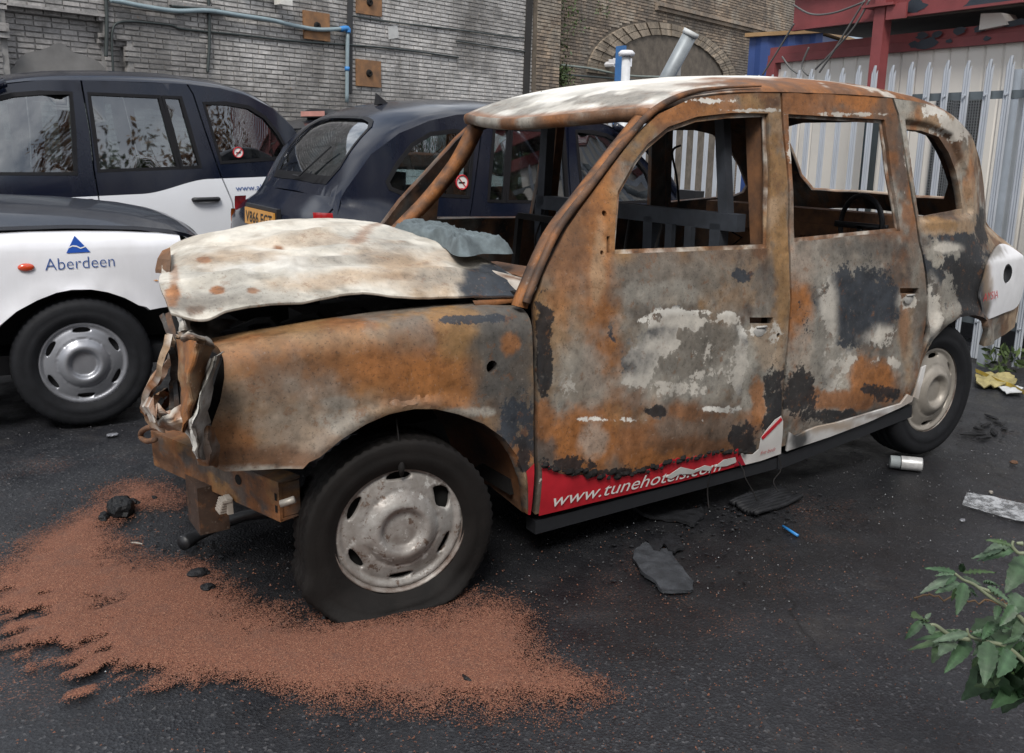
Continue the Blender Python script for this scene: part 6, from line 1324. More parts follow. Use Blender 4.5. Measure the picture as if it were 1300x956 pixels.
for k_ in range(30): y = yu+.15+k_*.17; mb.add([(cx(y)+.2, y, zu1), (cx(y)+.2, y+.06, zu1), (cx(y)+.16, y+.09, zu1), (cx(y)+.16, y+.15, zu1), (cx(y)+.2, y, zu1+2), (cx(y)+.2, y+.06, zu1+2), (cx(y)+.16, y+.09, zu1+2), (cx(y)+.16, y+.15, zu1+2)], [(0, 1, 5, 4), (1, 2, 6, 5), (2, 3, 7, 6)])
mb.build('side_wall', REDP, uc)
yq = on_c(1117, 60, CX+.32)[1]
MB().beam((cx(yq)+.32, yq, 1.862), (cx(yq)+.32, yq, zu1+.4), .10, .10, (0, 1, 0)).build('steel_post', REDP, uc)
mb = MB(); mb.box((cx(yq)+.31, yq, zu0+.10), (.2, .30, .02)); mb.box((cx(yq)+.37, yq+.16, zu0+.04), (.02, .18, .12)); mb.build('post_bracket', REDP, uc)
for (px, py, w_, h_) in ((1163, 8, .10, .07), (1247, 3, .16, .05), (1276, -2, .08, .04)):
    c = on_c(px, py, CX+.262); n = 12; mesh('flaked_paint', [(c[0]+.004, c[1]+w_*(.6+.6*r.rand())*math.cos(2*PI*j/n), c[2]+h_*(.6+.6*r.rand())*math.sin(2*PI*j/n)) for j in range(n)], [tuple(range(n))], BLUEPAINT, uc)
c = on_c(1260, 26, CX+.1); o = MB().add([c+np.array(d) for d in ((0, -.1, -.06), (0, .12, -.04), (0, .06, .05), (0, -.1, .06), (-.2, -.1, -.06), (-.2, .12, -.04), (-.2, .06, .05), (-.2, -.1, .06))], [(0, 1, 2, 3), (4, 7, 6, 5), (0, 4, 5, 1), (1, 5, 6, 2), (2, 6, 7, 3), (3, 7, 4, 0)]).build('pale_block', CREAMP); tag(o, 'small pale block wedged in the dark gap between the two containers', 'block')
# blue container behind
b0 = at_depth(1045, 42, 9.6); t = empty('blue_container', (b0[0], b0[1], 0), (0, 0, math.radians(20))); tag(t, 'dark blue container half hidden behind the red-framed one', 'container')
BLUEC = simple('blue_container_paint', (.028, .065, .22), .5, var=.25, scale=3); zz = b0[2]
V = []
for i in range(12):
    y = -i*.075; V += [(-.03*((i//2) % 2), y, 0), (-.03*((i//2) % 2), y, zz)]
mesh('side_panel', V, [(2*i, 2*i+2, 2*i+3, 2*i+1) for i in range(11)], BLUEC, t)
MB().box((-1.05, -.42, zz/2), (2, .80, zz-.04)).build('container_body', BLUEC, t); MB().box((-1.0, -.41, zz+.02), (2.1, .88, .04)).build('roof_edge', simple('ochre_edge_trim', (.36, .22, .10), .6), t)
# wires strung from the frame
WIRE = simple('grey_wire', (.12, .12, .12), .6)
for pts, lb in ((((1007, 6), (1030, 18), (1060, 16), (1098, 2)), 'pale slack wire hanging under the upper red beam'), (((1008, 30), (990, 60), (968, 95)), 'dark wire slanting down across the blue container'), (((993, 72), (1003, 86), (1012, 93)), 'short black wire looping from the left end of the red rail'), (((1027, 60), (1018, 84), (1026, 96)), 'looping black wire below the clamp on the red rail'), (((1104, 0), (1080, 40), (1035, 88)), 'thin grey wire fanning down past the red post'), (((1098, 0), (1060, 62), (1040, 92)), 'second thin grey wire fanning down beside it, further left')):
    Q = spline(np.array([on_c(px, py, CX+.4) for px, py in pts]), 24); o = MB().tube(Q, .009, 5).build('wire', WIRE, None, True); tag(o, lb, 'wire')

# ------------------------------------------------------------------ ground
def mat_asphalt():
    m, n, b = nodes('damp_asphalt'); ge = nd(n, 'NewGeometry')
    def pn(s, d=6, r=.6, typ='TexNoise'):
        x = nd(n, typ); x.inputs['Scale'].default_value = s
        if typ == 'TexNoise': x.inputs['Detail'].default_value = d; x.inputs['Roughness'].default_value = r
        n.links.new(ge.outputs['Position'], x.inputs['Vector']); return x
    st = pn(125, typ='TexVoronoi'); big = pn(.9, 6, .62).outputs['Fac']; mid = pn(5, 6, .65).outputs['Fac']; fine = pn(160, 3, .6).outputs['Fac']
    sep = nd(n, 'SeparateColor'); n.links.new(st.outputs['Color'], sep.inputs[0])
    c = ramp(n, sep.outputs[0], [(0, (.011, .012, .015)), (.75, (.019, .021, .025)), (.95, (.033, .035, .04)), (1, (.085, .085, .09))])
    c = mix(n, ramp(n, big, [(.42, g(.0)), (.66, g(.85))]), c, (.014, .014, .017))
    c = mix(n, ramp(n, pn(2.1, 7, .7).outputs['Fac'], [(.55, g(0)), (.72, g(.5))]), c, (.055, .050, .046))
    ps = nd(n, 'SeparateXYZ'); n.links.new(ge.outputs['Position'], ps.inputs[0])
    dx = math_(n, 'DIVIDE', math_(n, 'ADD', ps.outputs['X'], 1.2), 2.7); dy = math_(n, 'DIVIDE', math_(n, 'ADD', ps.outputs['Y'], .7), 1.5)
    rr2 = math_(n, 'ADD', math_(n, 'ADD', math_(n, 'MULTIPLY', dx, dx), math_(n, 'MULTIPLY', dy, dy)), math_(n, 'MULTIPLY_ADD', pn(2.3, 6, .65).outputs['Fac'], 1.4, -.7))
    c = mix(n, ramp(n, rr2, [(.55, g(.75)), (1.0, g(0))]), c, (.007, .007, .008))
    vc = pn(1.1, typ='TexVoronoi'); vc.feature = 'DISTANCE_TO_EDGE'; wp_ = nd(n, 'TexNoise'); wp_.inputs['Scale'].default_value = 3; n.links.new(ge.outputs['Position'], wp_.inputs['Vector']); vm = nd(n, 'VectorMath'); vm.operation = 'MULTIPLY_ADD'; n.links.new(wp_.outputs['Color'], vm.inputs[0]); vm.inputs[1].default_value = (.35, .35, .35); n.links.new(ge.outputs['Position'], vm.inputs[2]); n.links.new(vm.outputs[0], vc.inputs['Vector'])
    crk = math_(n, 'MULTIPLY', ramp(n, vc.outputs['Distance'], [(0.0, g(1)), (.012, g(0))]), ramp(n, pn(.8, 4).outputs['Fac'], [(.5, g(0)), (.6, g(.8))])); c = mix(n, crk, c, (.004, .004, .005))
    sand = math_(n, 'MULTIPLY', ramp(n, pn(1.3, 6, .7).outputs['Fac'], [(.56, g(0)), (.66, g(1))]), ramp(n, pn(120, 3, .7).outputs['Fac'], [(.57, g(0)), (.62, g(.8))]))
    c = mix(n, sand, c, (.20, .085, .05))
    n.links.new(c, b.inputs['Base Color']); n.links.new(ramp(n, mid, [(.35, g(.30)), (.65, g(.62))]), b.inputs['Roughness'])
    h = math_(n, 'ADD', math_(n, 'MULTIPLY', st.outputs['Distance'], 1.0), math_(n, 'MULTIPLY', mid, .6)); bump(n, h, b, .45, .0035); return m
ASPH = mat_asphalt()
G_ = 120; gx = np.concatenate([np.linspace(-80, -8, 12)[:-1], np.linspace(-8, 6, 90), np.linspace(6, 80, 12)[1:]]); gy = np.concatenate([np.linspace(-60, -8, 10)[:-1], np.linspace(-8, 4, 80), np.linspace(4, 80, 12)[1:]])
GX, GY = np.meshgrid(gx, gy, indexing='ij'); P = np.stack([GX.ravel(), GY.ravel(), np.zeros(GX.size)], 1)
P[:, 2] = -.004-.010*fbm(P, .9, 3, 7); nx_, ny_ = GX.shape
ground = mesh('ground', P, [(i*ny_+j, (i+1)*ny_+j, (i+1)*ny_+j+1, i*ny_+j+1) for i in range(nx_-1) for j in range(ny_-1)], ASPH, None, True); tag(ground, 'damp dark asphalt yard scattered with grit', 'ground', kind='structure')

# orange absorbent sand spread round the flat wheel
spx = [(-60, 720), (0, 704), (60, 672), (120, 630), (160, 612), (215, 612), (243, 628), (222, 645), (168, 650), (150, 668), (170, 690), (205, 712), (262, 716), (300, 735), (325, 762), (375, 778), (450, 776), (520, 768), (580, 764), (632, 764), (672, 782), (694, 808), (700, 828), (735, 846), (778, 866), (770, 890), (640, 915), (450, 905), (250, 895), (130, 905), (40, 910), (-50, 890), (-90, 820)]
sp2 = np.array([at_z(*q)[:2] for q in spx]); lo, hi = sp2.min(0)-.1, sp2.max(0)+.1; st_ = .0085
gx = np.arange(lo[0], hi[0], st_); gy = np.arange(lo[1], hi[1], st_); GX, GY = np.meshgrid(gx, gy, indexing='ij'); Q = np.stack([GX.ravel(), GY.ravel()], 1); Q3 = np.hstack([Q, np.zeros((len(Q), 1))])
ins = inpoly(Q, [tuple(p) for p in sp2]); dd = np.full(len(Q), 9.)
ed = np.array(resample([tuple(p) for p in sp2], .03))
for k in range(0, len(ed), 100): dd = np.minimum(dd, np.sqrt(((Q[:, None]-ed[None, k:k+100])**2).sum(2)).min(1))
sd_ = np.where(ins, dd, -dd)
lft = sstep(.10, .9, Q[:, 0]-(.30)) ; strk = fbm(np.stack([Q[:, 0]*5+Q[:, 1]*2, Q[:, 1]*20-Q[:, 0]*5, Q[:, 0]*0], 1), 1.0, 5, 3)
pxs = np.array([px_of((q[0], q[1], 0))[:2] for q in Q[::1]]) 
f_ = sd_+.20*(fbm(Q3, 5, 5, 1)-.5)+.09*(fbm(Q3, 30, 4, 4)-.5)
if pxs is not None:
    thin = sstep(280, 60, pxs[:, 0])*sstep(690, 790, pxs[:, 1])+.9*sstep(835, 900, pxs[:, 1])*sstep(420, 150, pxs[:, 0]); f_ = f_-thin*.30*sstep(.36, .70, .6*strk+.4*fbm(Q3, 14, 5, 6))*1.5
GXs, GYs = np.meshgrid(gx[::3], gy[::3], indexing='ij'); A_, B_ = GXs.shape; fs = f_.reshape(GX.shape)[::3, ::3]
cov = sstep(-.17, .20, fs)*.97; hh = np.clip(fs*.05, 0, .010)+.004*fbm(np.stack([GXs.ravel(), GYs.ravel(), GXs.ravel()*0], 1), 9, 4, 2).reshape(A_, B_)*(cov > .1)+.0015
cell = (cov[:-1, :-1]+cov[1:, 1:]+cov[1:, :-1]+cov[:-1, 1:]) > .10; ids = -np.ones(A_*B_, int); V = []; Fc = []; CV = []
for i, j in zip(*np.nonzero(cell)):
    q = []
    for a_, b_ in ((i, j), (i+1, j), (i+1, j+1), (i, j+1)):
        k = a_*B_+b_
        if ids[k] < 0: ids[k] = len(V); V.append((GXs[a_, b_], GYs[a_, b_], hh[a_, b_])); CV.append((cov[a_, b_],)*3)
        q.append(ids[k])
    Fc.append(tuple(q))
def mat_sand(cover=False):
    m, n, b = nodes('orange_absorbent_granules'); ge = nd(n, 'NewGeometry')
    def pn(s, typ='TexNoise', r=.6):
        x = nd(n, typ); x.inputs['Scale'].default_value = s; n.links.new(ge.outputs['Position'], x.inputs['Vector'])
        if typ == 'TexNoise': x.inputs['Detail'].default_value = 5; x.inputs['Roughness'].default_value = r
        return x
    v = pn(380, 'TexVoronoi'); sep = nd(n, 'SeparateColor'); n.links.new(v.outputs['Color'], sep.inputs[0])
    c = ramp(n, sep.outputs[0], [(0, (.085, .034, .022)), (.5, (.165, .064, .037)), (.88, (.21, .085, .05)), (1, (.30, .16, .10))])
    c = mix(n, ramp(n, pn(7, r=.7).outputs['Fac'], [(.5, g(0)), (.72, g(.5))]), c, (.11, .06, .045))
    c = mix(n, ramp(n, pn(90, r=.7).outputs['Fac'], [(.62, g(0)), (.68, g(.7))]), c, (.04, .035, .035))
    n.links.new(c, b.inputs['Base Color']); b.inputs['Roughness'].default_value = .95; bump(n, v.outputs['Distance'], b, .4, .003)
    if cover:
        at = nd(n, 'Attribute'); at.attribute_name = 'paint'; cb = nd(n, 'SeparateColor'); n.links.new(at.outputs['Color'], cb.inputs[0])
        grain = math_(n, 'ADD', math_(n, 'MULTIPLY', sep.outputs[1], .62), math_(n, 'MULTIPLY', pn(34, r=.7).outputs['Fac'], .55))
        n.links.new(math_(n, 'LESS_THAN', grain, math_(n, 'MULTIPLY_ADD', cb.outputs[0], 1.02, -.02)), b.inputs['Alpha'])
    return m
SAND = mat_sand(); SANDSHEET = mat_sand(True)
sand = mesh('sand', V, Fc, SANDSHEET, None, True); setcol(sand, CV); tag(sand, 'orange absorbent sand spread round the flat front wheel', 'sand', kind='stuff')
# loose grains and grit
def grains(name, pts, s0, s1, mt, label, cat, seed=0):
    r = np.random.RandomState(seed); V = []; Fc = []
    for p in pts:
        s = r.uniform(s0, s1); i = len(V); b = r.randn(4, 3)*.35+np.array([(1, 0, .2), (-.6, .8, .2), (-.6, -.8, .2), (0, 0, 1)]); V += [tuple(np.array([p[0], p[1], max(0, p[2])])+q*s) for q in b]; Fc += [(i, i+1, i+3), (i+1, i+2, i+3), (i+2, i, i+3)]
    o = mesh(name, V, Fc, mt); tag(o, label, cat, kind='stuff'); return o
edge = np.nonzero((f_ > -.22) & (f_ < .03))[0]; pr = np.exp(np.minimum(f_[edge], 0)/.07); r = np.random.RandomState(8); pick = edge[r.rand(len(edge)) < pr*.25]
grains('sand_grains', [(Q[k, 0]+r.randn()*.006, Q[k, 1]+r.randn()*.006, .0) for k in pick], .0018, .004, SAND, 'orange grains scattered at the edge of the sand', 'sand', 2)
pts = [(r.uniform(-3.5, 1.6), r.uniform(-2.6, 1.9), 0) for _ in range(7000)]; grains('grit', pts, .0014, .0048, simple('dark_grit', (.075, .075, .08), .8, var=.6, scale=60), 'dark grit strewn over the asphalt', 'grit', 3)
pts = [(r.normal(-.45, .7), r.normal(.75, .45), 0) for _ in range(2600)]; grains('sand_grains', pts, .0014, .0034, SAND, 'thin scatter of orange grains on bare asphalt', 'sand', 4)

# ------------------------------------------------------------------ debris on the ground
def put(name, px, py, z=0, rot=0): c = at_z(px, py, z); return empty(name, tuple(c), (0, 0, rot))
can = put('aerosol_can', 1149, 596, .0); tag(can, 'scorched silver-white aerosol can lying on the asphalt near the rear wheel', 'can')
dv = at_z(1170, 592)-at_z(1130, 588); can.rotation_euler = (0, 0, math.atan2(dv[1], dv[0])); Lc = np.linalg.norm(dv)*.5; rc = .033
def tube_prof(prof, n=28):
    V = [(x, r*math.cos(2*PI*j/n), rc+r*math.sin(2*PI*j/n)) for j in range(n) for x, r in prof]; k = len(prof); return V, [(j*k+i, ((j+1) % n)*k+i, ((j+1) % n)*k+i+1, j*k+i+1) for j in range(n) for i in range(k-1)]
V, Fc = tube_prof([(Lc, 0), (Lc-.004, rc*.8), (Lc, rc*.97), (Lc-.005, rc), (-Lc*.3, rc), (-Lc*.34, rc*.97)]); V = np.array(V); V[:, 2] -= .004*np.clip(V[:, 2]-rc, 0, 1)/rc*np.exp(-((V[:, 0]-.02)/.03)**2); mesh('can_body', V, Fc, simple('stained_silver_can', (.58, .58, .58), .4, metal=.3, var=.45, scale=22), can, True)
V, Fc = tube_prof([(-Lc*.34, rc*.95), (-Lc*.36, rc*.9), (-Lc*.95, rc*.9), (-Lc*1.0, rc*.84), (-Lc*1.0, rc*.42), (-Lc*.9, rc*.36), (-Lc*.9, 0)]); mesh('can_cap', V, Fc, simple('grey_can_cap', (.27, .30, .31), .5), can, True)
V, Fc = tube_prof([(-Lc*.33, rc*.9), (-Lc*.33, rc*1.02), (-Lc*.37, rc*1.02), (-Lc*.37, rc*.9)]); mesh('can_rim', V, Fc, PLASTIC, can, True)
CHAR = simple('charred_plastic', (.020, .021, .024), .55, var=.6, scale=24, bmp=.8); CHARG = simple('charred_board', (.055, .060, .068), .65, var=.6, scale=22, bmp=.9)
def slab(name, pts, h, mt, label, cat, seed=0, step=.012, bumpy=.012):
    poly = [tuple(at_z(*q)[:2]) for q in pts]; poly = ragged(poly, .006, .02, seed); uv, tr = cdt(poly, (), step, .2); Q3 = np.hstack([uv, np.zeros((len(uv), 1))])
    Z = .004+h*.5+bumpy*(fbm(Q3, 14, 4, seed)*2-.6)+bumpy*.5*(fbm(Q3, 45, 3, seed)-.5); P = np.stack([uv[:, 0], uv[:, 1], np.maximum(Z, .003)], 1); t0 = tr[0]
    o, *_ = shell(name, uv, tr, lambda q: P, h, mt, None, flip=np.cross(P[t0[1]]-P[t0[0]], P[t0[2]]-P[t0[0]])[2] < 0); tag(o, label, cat); return o
slab('charred_board', [(803, 712), (806, 700), (820, 694), (836, 700), (850, 698), (856, 712), (866, 726), (880, 740), (880, 751), (862, 753), (840, 752), (832, 742), (815, 730)], .012, CHARG, 'charred grey board lying nearest the camera under the door', 'debris', 3)
slab('charred_scrap', [(838, 688), (850, 680), (862, 684), (868, 698), (856, 704), (842, 700)], .01, CHAR, 'small black burnt scrap just above the charred board', 'debris', 5)
slab('charred_scrap', [(820, 690), (834, 688), (842, 694), (838, 704), (822, 702)], .01, CHAR, 'crumbled burnt scrap at the back corner of the charred board', 'debris', 7)
slab('charred_strip', [(806, 650), (840, 650), (870, 652), (890, 648), (894, 656), (880, 668), (866, 664), (840, 660), (812, 658)], .014, CHAR, 'long melted black strip under the door sill', 'debris', 9)
r = np.random.RandomState(12); V = []; Fc = []
for k in range(900):
    px, py = [(r.normal(860, 60), r.normal(690, 26)), (r.normal(960, 60), r.normal(640, 12)), (r.uniform(690, 1120), r.normal(0, 9)+np.interp(r.rand(), [0, 1], [660, 640])), (r.normal(250, 50), r.normal(700, 25)), (r.normal(1255, 26), r.normal(545, 10))][r.choice(5, p=[.3, .2, .2, .15, .15])]
    c = at_z(px, py); s_ = .002+.010*r.rand()**3; i = len(V); a0 = r.rand()*6
    V += [c+np.array([s_*(.5+r.rand())*math.cos(a0+j*1.26), s_*(.5+r.rand())*math.sin(a0+j*1.26), .001+.4*s_*r.rand()]) for j in range(5)]+[c+np.array([0, 0, s_*.6])]; Fc += [(i+j, i+(j+1) % 5, i+5) for j in range(5)]
o = mesh('char_crumbs', V, Fc, CHAR); tag(o, 'black charred crumbs scattered below the door sill', 'debris', kind='stuff')
V = []; Fc = []
for k in range(170):
    px, py = [(r.normal(880, 110), r.normal(680, 40)), (r.uniform(1100, 1300), r.uniform(560, 700)), (r.uniform(20, 700), r.uniform(640, 860))][r.choice(3)]
    c = at_z(px, py); s_ = .001+.0022*r.rand(); i = len(V); V += [c+s_*np.array(q) for q in ((1, 0, 0), (-.6, .8, 0), (-.6, -.8, 0), (.1, 0, 1.1))]; Fc += [(i, i+1, i+3), (i+1, i+2, i+3), (i+2, i, i+3)]
o = mesh('glass_crumbs', V, Fc, simple('pale_glass_crumbs', (.5, .52, .54), .2)); tag(o, 'tiny pale crumbs of glass on the asphalt', 'debris', kind='stuff')
# ribbed rubber mat
mt_ = empty('ribbed_mat', tuple(at_z(962, 636))); tag(mt_, 'ribbed black mat lying under the hanging wires', 'mat')
A0 = at_z(930, 640); A1 = at_z(980, 622); A2 = at_z(962, 655); ex = (A1-A0); ey = (A2-A0)
for k in range(9):
    c0 = A0+ey*(k/8)*1.0-at_z(962, 636); mb = MB(); q = [c0+ex*t+np.array([0, 0, .012+.006*math.sin(t*5+k)]) for t in np.linspace(-.1+.05*random.random(), 1.05+.1*random.random(), 7)]; mb.tube(q, .011, 6); mb.build('rib', CHAR, mt_, True)
poly = [A0-ex*.05, A1, A1+ey, A2]; o = mesh('mat_base', [p-at_z(962, 636)+np.array([0, 0, .005]) for p in poly], [(0, 1, 2, 3)], CHAR, mt_)
# clear plastic strip, blue stick, burnt lumps
m, n, b = nodes('clear_scuffed_plastic'); b.inputs['Base Color'].default_value = (.5, .52, .55, 1); b.inputs['Roughness'].default_value = .25
n.links.new(ramp(n, noise(n, 30, 6, .7, stretch=(1, 1, 1)), [(.45, g(.12)), (.6, g(.75))]), b.inputs['Alpha'])
pp = [at_z(*q) for q in ((1221, 643), (1227, 628), (1262, 634), (1310, 645), (1320, 668), (1290, 664), (1250, 652))]; uv, tr = cdt([tuple(p[:2]) for p in pp], (), .02, .1)
P = np.hstack([uv, (.006+.012*fbm(np.hstack([uv, uv[:, :1]*0]), 9, 3, 2))[:, None]]); t0 = tr[0]; o, *_ = shell('plastic_strip', uv, tr, lambda q: P, .002, m, None, flip=np.cross(P[t0[1]]-P[t0[0]], P[t0[2]]-P[t0[0]])[2] < 0); tag(o, 'flat strip of scuffed clear plastic on the asphalt above the leafy shoot', 'plastic')
o = MB().tube([at_z(994, 668, .006), at_z(1013, 680, .006)], .006, 6).build('blue_stick', simple('blue_plastic', (.03, .22, .55), .4), None, True); tag(o, 'small blue plastic stick on the ground below the ribbed mat', 'litter')
def lump(name, px, py, s, mt, label, cat, seed=0):
    r = np.random.RandomState(seed); bm_ = bmesh.new(); bmesh.ops.create_icosphere(bm_, subdivisions=3, radius=1); P = np.array([v.co[:] for v in bm_.verts]); k = .5+1.0*fbm(P, 1.6, 4, seed*3.1)
    c = at_z(px, py); ang = r.rand()*3; R2 = np.array([[math.cos(ang), -math.sin(ang)], [math.sin(ang), math.cos(ang)]])
    for v, p, kk in zip(bm_.verts, P, k):
        q = p*kk*np.array(s); q[:2] = R2@q[:2]; v.co = Vector(c+np.array([q[0], q[1], max(q[2]+s[2]*.5, -.002)]))
    me = bpy.data.meshes.new(name); bm_.to_mesh(me); bm_.free(); o = link(name, me, None, mt); tag(o, label, cat); return o
SOOTL = simple('glossy_black_char', (.016, .017, .019), .35, var=.5, scale=30, bmp=1.0)
lump('charred_lump', 155, 652, (.06, .05, .05), SOOTL, 'twisted glossy black lump on the sand left of the bumper', 'debris', 1)
lump('charred_lump', 132, 660, (.035, .02, .02), SOOTL, 'thin black fragment at the left end of the twisted lump', 'debris', 2)
lump('charred_lump', 170, 640, (.016, .03, .016), SOOTL, 'black spur at the upper end of the twisted lump', 'debris', 12)
lump('charred_lump', 196, 634, (.02, .012, .01), SOOTL, 'tiny black crumb on the sand below the tow hook', 'debris', 3)
lump('charred_lump', 252, 731, (.035, .03, .018), CHAR, 'upper of two small black crumbs on the sand in front of the flat tyre', 'debris', 4)
lump('charred_lump', 264, 749, (.025, .022, .016), CHAR, 'lower of two small black crumbs on the sand in front of the flat tyre', 'debris', 5)
lump('charred_lump', 412, 786, (.008, .008, .007), CHAR, 'pea-sized black crumb on the sand under the flat tyre', 'debris', 15)
lump('stone', 1287, 588, (.018, .014, .01), RUSTM, 'small brown stone on the asphalt at the right edge', 'stone', 6)
lump('stone', 1258, 626, (.01, .009, .008), HUBD, 'tiny pale stone by the clear plastic strip', 'stone', 7)
lump('foil_scrap', 1222, 661, (.012, .01, .006), HUB, 'shiny foil scrap left of the clear plastic strip', 'litter', 8)
lump('foil_scrap', 142, 553, (.03, .02, .008), HUB, 'grey foil scrap on the ground below the Aberdeen taxi wheel', 'litter', 9)
lump('bent_clip', 173, 690, (.025, .004, .004), HUBD, 'thin pale clip lying on the sand', 'litter', 10)
o = MB().tube([at_z(583, 853, .004), at_z(592, 862, .012), at_z(602, 868, .004)], [.002, .008, .003], 6).build('black_shard', SOOTL); tag(o, 'black shard on the sand near the bottom edge', 'debris')
for k, (px, py) in enumerate(((1242, 545), (1252, 540), (1262, 549), (1268, 538), (1250, 556), (1235, 552), (1275, 545), (1258, 530))): lump('charred_lump', px, py, (.03+.02*(k % 3), .014, .008), CHAR, 'flat black crumb in the litter behind the rear wheel', 'debris', 20+k)['group'] = 'black crumbs behind the rear wheel'
# yellow strap, crumpled bag and paper by the fence foot
Q = spline(np.array([at_z(*q, .03) for q in ((1238, 470), (1252, 476), (1268, 484), (1283, 489), (1298, 497), (1320, 508))]), 40); mb = MB(); V = []
for i, p in enumerate(Q): V += [p+np.array([0, 0, .012]), p+np.array([.01, .012, -.012])]
o = mesh('yellow_strap', V, [(2*i, 2*i+1, 2*i+3, 2*i+2) for i in range(39)], simple('yellow_strap_webbing', (.5, .36, .06), .6)); tag(o, 'yellow strap trailing over the ground at the fence foot', 'strap')
slab('yellow_bag', [(1238, 482), (1250, 476), (1266, 480), (1285, 482), (1290, 490), (1270, 494), (1250, 494), (1240, 492)], .01, simple('dirty_yellow_plastic', (.42, .36, .16), .5, var=.5, scale=16), 'crumpled dirty yellow bag at the fence foot', 'bag', 11, .02, .05)
slab('paper_scrap', [(1268, 494), (1284, 492), (1298, 496), (1296, 503), (1278, 502)], .006, simple('white_paper', (.62, .64, .66), .7), 'white paper scrap beside the yellow bag', 'paper', 12, .02, .03)
r = np.random.RandomState(4); pts = [at_z(px, py)+np.array([0, 0, .03+.05*r.rand()]) for px, py in ((1262, 466), (1270, 468), (1296, 472), (1278, 470), (1292, 468))]
o = leaf_cluster('weed', pts, 90, .035, MOSS, None, .05, 5); tag(o, 'low green weeds along the foot of the fence', 'plant', kind='stuff')

# ------------------------------------------------------------------ leafy shrub in the near right corner
LEAF = mat_leaf('buddleia_leaf', (.055, .125, .045), (.10, .19, .085)); 
m, n, b = nodes('buddleia_leaf_blade'); t = nd(n, 'TexCoord'); sx_ = nd(n, 'SeparateXYZ'); n.links.new(t.outputs['UV'], sx_.inputs[0])
wv_ = nd(n, 'TexWave'); wv_.inputs['Scale'].default_value = 26; wv_.inputs['Distortion'].default_value = 1.0; n.links.new(t.outputs['Object'], wv_.inputs['Vector'])
at_n = nd(n, 'Attribute'); at_n.attribute_name = 'paint'; c = mix(n, 1.0, at_n.outputs['Color'], ramp(n, noise(n, 35, 4, .6), [(.3, g(.75)), (.7, g(1.2))]), 'MULTIPLY')
n.links.new(c, b.inputs['Base Color']); b.inputs['Roughness'].default_value = .5; bump(n, noise(n, 70, 4, .6), b, .4, .003); b.inputs['Subsurface Weight'].default_value = 0.0
LEAFB = m
sh = empty('leafy_shrub', tuple(at_z(1330, 900))); tag(sh, 'grey-green leafy shrub shoots in the near right corner', 'shrub'); so = np.array(sh.location)
def leaf(b0, t0, wd, Zb, Zt, curl=.15, roll=0.0, hue=0):
    B_ = at_depth(*b0, Zb); T_ = at_depth(*t0, Zt); ax = T_-B_; L_ = np.linalg.norm(ax); ax /= L_
    up_ = CU*math.cos(roll)+(-CF)*.9+CR*math.sin(roll); sd2 = np.cross(ax, up_); sd2 /= np.linalg.norm(sd2); nn = np.cross(sd2, ax); V = []; C = []; N_ = 15
    for i in range(N_):
        t_ = i/(N_-1); w_ = wd*.70*L_*(1+.10*math.sin(t_*34))*(math.sin(PI*min(1, t_**.75))**.8)*(1-.35*t_)+.0006; c = B_+ax*L_*t_-nn*curl*L_*t_*t_
        for s, k in ((-1, .14), (-.5, .05), (0, -.02), (.5, .05), (1, .14)):
            V.append(c+sd2*s*w_+nn*k*w_*1.1-so+nn*.003*math.sin(t_*40)*abs(s)); base = np.array([(.060, .125, .058), (.090, .155, .085), (.042, .092, .038), (.075, .13, .05), (.10, .15, .095)][hue % 5])*(.8+.4*math.sin(t_*9+hue)**2*.5); C.append(base*.8*(1.35 if s == 0 else 1.0))
    o = mesh('leaf', V, [(i*5+j, (i+1)*5+j, (i+1)*5+j+1, i*5+j+1) for i in range(N_-1) for j in range(4)], LEAFB, sh, True); setcol(o, C); return o
Z0 = 1.95
def zp(x, y): return (1140+x*.2062, 670+y*.2062)
LV = [((355, 275), (175, 235), .13), ((340, 265), (232, 282), .14), ((380, 270), (425, 205), .2), ((400, 275), (590, 258), .12), ((345, 300), (138, 388), .2), ((360, 300), (285, 350), .3), ((380, 340), (245, 388), .15), ((410, 340), (375, 520), .24), ((365, 370), (320, 455), .2), ((400, 300), (520, 350), .2), ((530, 345), (640, 330), .14), ((550, 360), (700, 440), .3), ((440, 380), (500, 420), .3),
      ((700, 110), (560, 55), .14), ((690, 105), (565, 100), .16), ((720, 130), (520, 195), .16), ((640, 135), (450, 178), .14), ((800, 180), (680, 370), .34), ((160, 560), (95, 530), .3), ((170, 560), (205, 520), .3), ((150, 570), (45, 690), .25), ((170, 580), (215, 640), .3), ((440, 650), (130, 660), .11), ((430, 665), (60, 722), .13), ((430, 650), (220, 690), .16), ((445, 680), (315, 872), .2), ((460, 650), (610, 615), .16), ((470, 660), (580, 660), .14), ((280, 700), (215, 812), .3), ((330, 680), (275, 750), .3), ((600, 600), (700, 620), .2),
      ((640, 640), (720, 600), .25), ((560, 700), (540, 940), .3), ((660, 700), (600, 960), .34), ((700, 650), (830, 700), .3), ((720, 480), (640, 600), .34), ((760, 420), (700, 520), .34), ((620, 480), (600, 560), .3), ((500, 800), (440, 860), .3), ((540, 880), (500, 950), .3), ((700, 760), (640, 900), .3), ((780, 560), (700, 700), .34)]
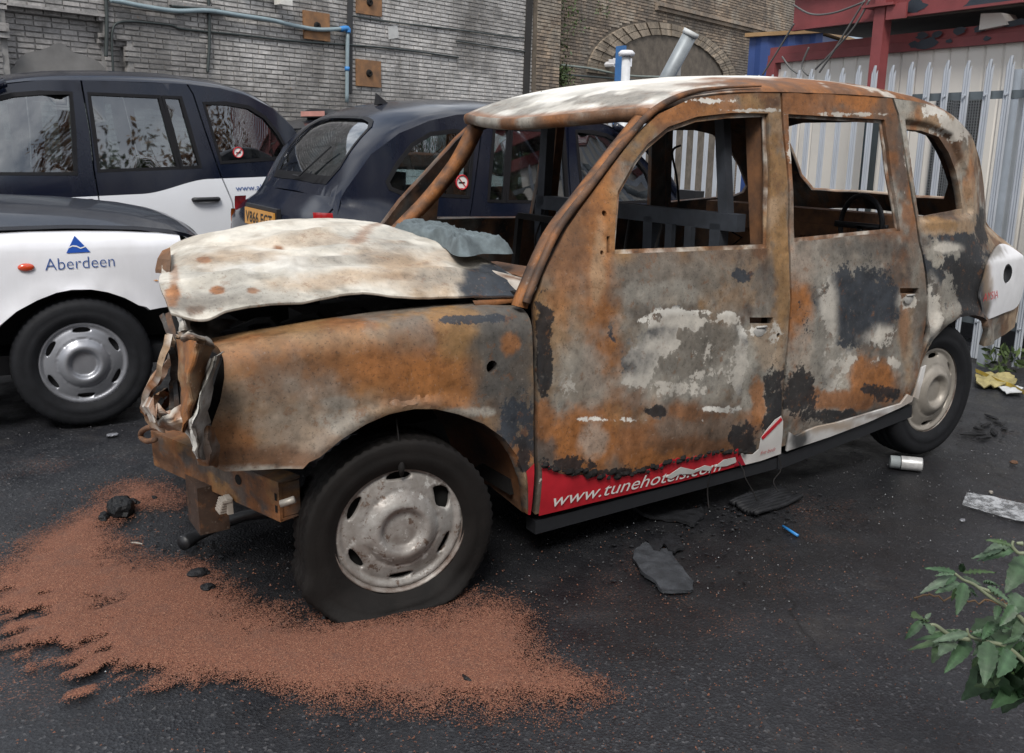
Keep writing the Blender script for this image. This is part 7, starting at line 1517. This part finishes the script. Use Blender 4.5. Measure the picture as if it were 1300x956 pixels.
for i, (b0, t0, wd) in enumerate(LV):
    dz = .05*math.sin(i*2.3)
    if i % 2 == 0 or i > 30:
        q0 = (b0[0]+14*math.sin(i*3.1), b0[1]+10*math.cos(i*2.2)); q1 = (b0[0]+(t0[0]-b0[0])*.7+30*math.sin(i*1.9), b0[1]+(t0[1]-b0[1])*.7+34*math.cos(i*2.7)); leaf(zp(*q0), zp(*q1), wd*1.1, Z0+.06+dz, Z0+.07+dz, .25, .5*math.cos(i), i+1)
    leaf(zp(*b0), zp(*t0), wd, Z0+dz, Z0+dz-.03+.05*math.sin(i*1.7), .10+.1*(i % 3)/2, .4*math.sin(i*1.3), i)
rl = np.random.RandomState(21)
for k in range(34):
    b0 = (rl.uniform(560, 860), rl.uniform(520, 980)); a_ = rl.uniform(1.2, 4.4); L_ = rl.uniform(110, 210)
    leaf(zp(*b0), zp(b0[0]+L_*math.cos(a_)*.9, b0[1]+L_*abs(math.sin(a_))*.8+20), rl.uniform(.16, .30), Z0+rl.uniform(-.05, .18), Z0+rl.uniform(-.08, .2), rl.uniform(.05, .3), rl.uniform(-.9, .9), k)
STEM = simple('pale_green_stem', (.22, .25, .16), .6)
for pts in ([(350, 280), (400, 320), (470, 350), (560, 420), (640, 470), (760, 560), (900, 760)], [(480, 360), (560, 390), (620, 415)], [(710, 80), (705, 115), (740, 155), (800, 170), (900, 300)], [(425, 620), (440, 665), (500, 692), (560, 705), (680, 740), (860, 900)], [(160, 560), (180, 600), (230, 600), (320, 660), (440, 690)], [(730, 95), (765, 98)]):
    Q = np.array([at_depth(*zp(*p), Z0) for p in pts])-so; MB().tube(spline(Q, 24), np.linspace(.0028, .0055, 24), 6).build('stem', STEM, sh, True)
Q = np.array([at_z(*zp(*p), .02) for p in ((110, 420), (250, 425), (430, 438), (560, 455), (680, 460))]); o = MB().tube(spline(Q, 24)+.006*np.random.randn(24, 3), .0032, 6).build('dry_stalk', simple('dry_brown_stalk', (.13, .075, .035), .8, var=.6, scale=5), None, True); tag(o, 'dry brown stalk lying on the asphalt behind the shrub leaves', 'stalk')
# ------------------------------------------------------------------ bushes on the camera side of the yard (they show in the taxi windows)
for i, (x, y, h, kind) in enumerate([(-10.5+1.6*j, 6.9+.7*math.sin(j*2.1), 5.6+.8*math.sin(j*1.7), j*j % 3 % 2) for j in range(14)]):
    t = empty('bush', (x, y, 0)); tag(t, ['tall green bush across the yard, behind the camera', 'tall reddish autumn bush across the yard, behind the camera'][kind], 'bush', ['green bushes opposite the taxis', 'autumn bushes opposite the taxis'][kind])
    r = np.random.RandomState(i); pts = []; mb = MB()
    for k in range(24):
        a = r.rand()*6.28; rr_ = r.rand()*.9; tip = np.array([rr_*1.4*math.cos(a), rr_*.8*math.sin(a), h*(.35+.65*r.rand())]); mb.tube(spline(np.array([(0, 0, 0), tip*np.array([.4, .4, .5]), tip]), 8), np.linspace(.03, .006, 8), 5); pts += [tip*np.array([1, 1, f]) for f in (.4, .6, .8, 1.0)]
    mb.build('branch', RUSTM, t); leaf_cluster('crown', pts, 9000, .085, AUTUMN if kind else TREEL, t, .26, i)
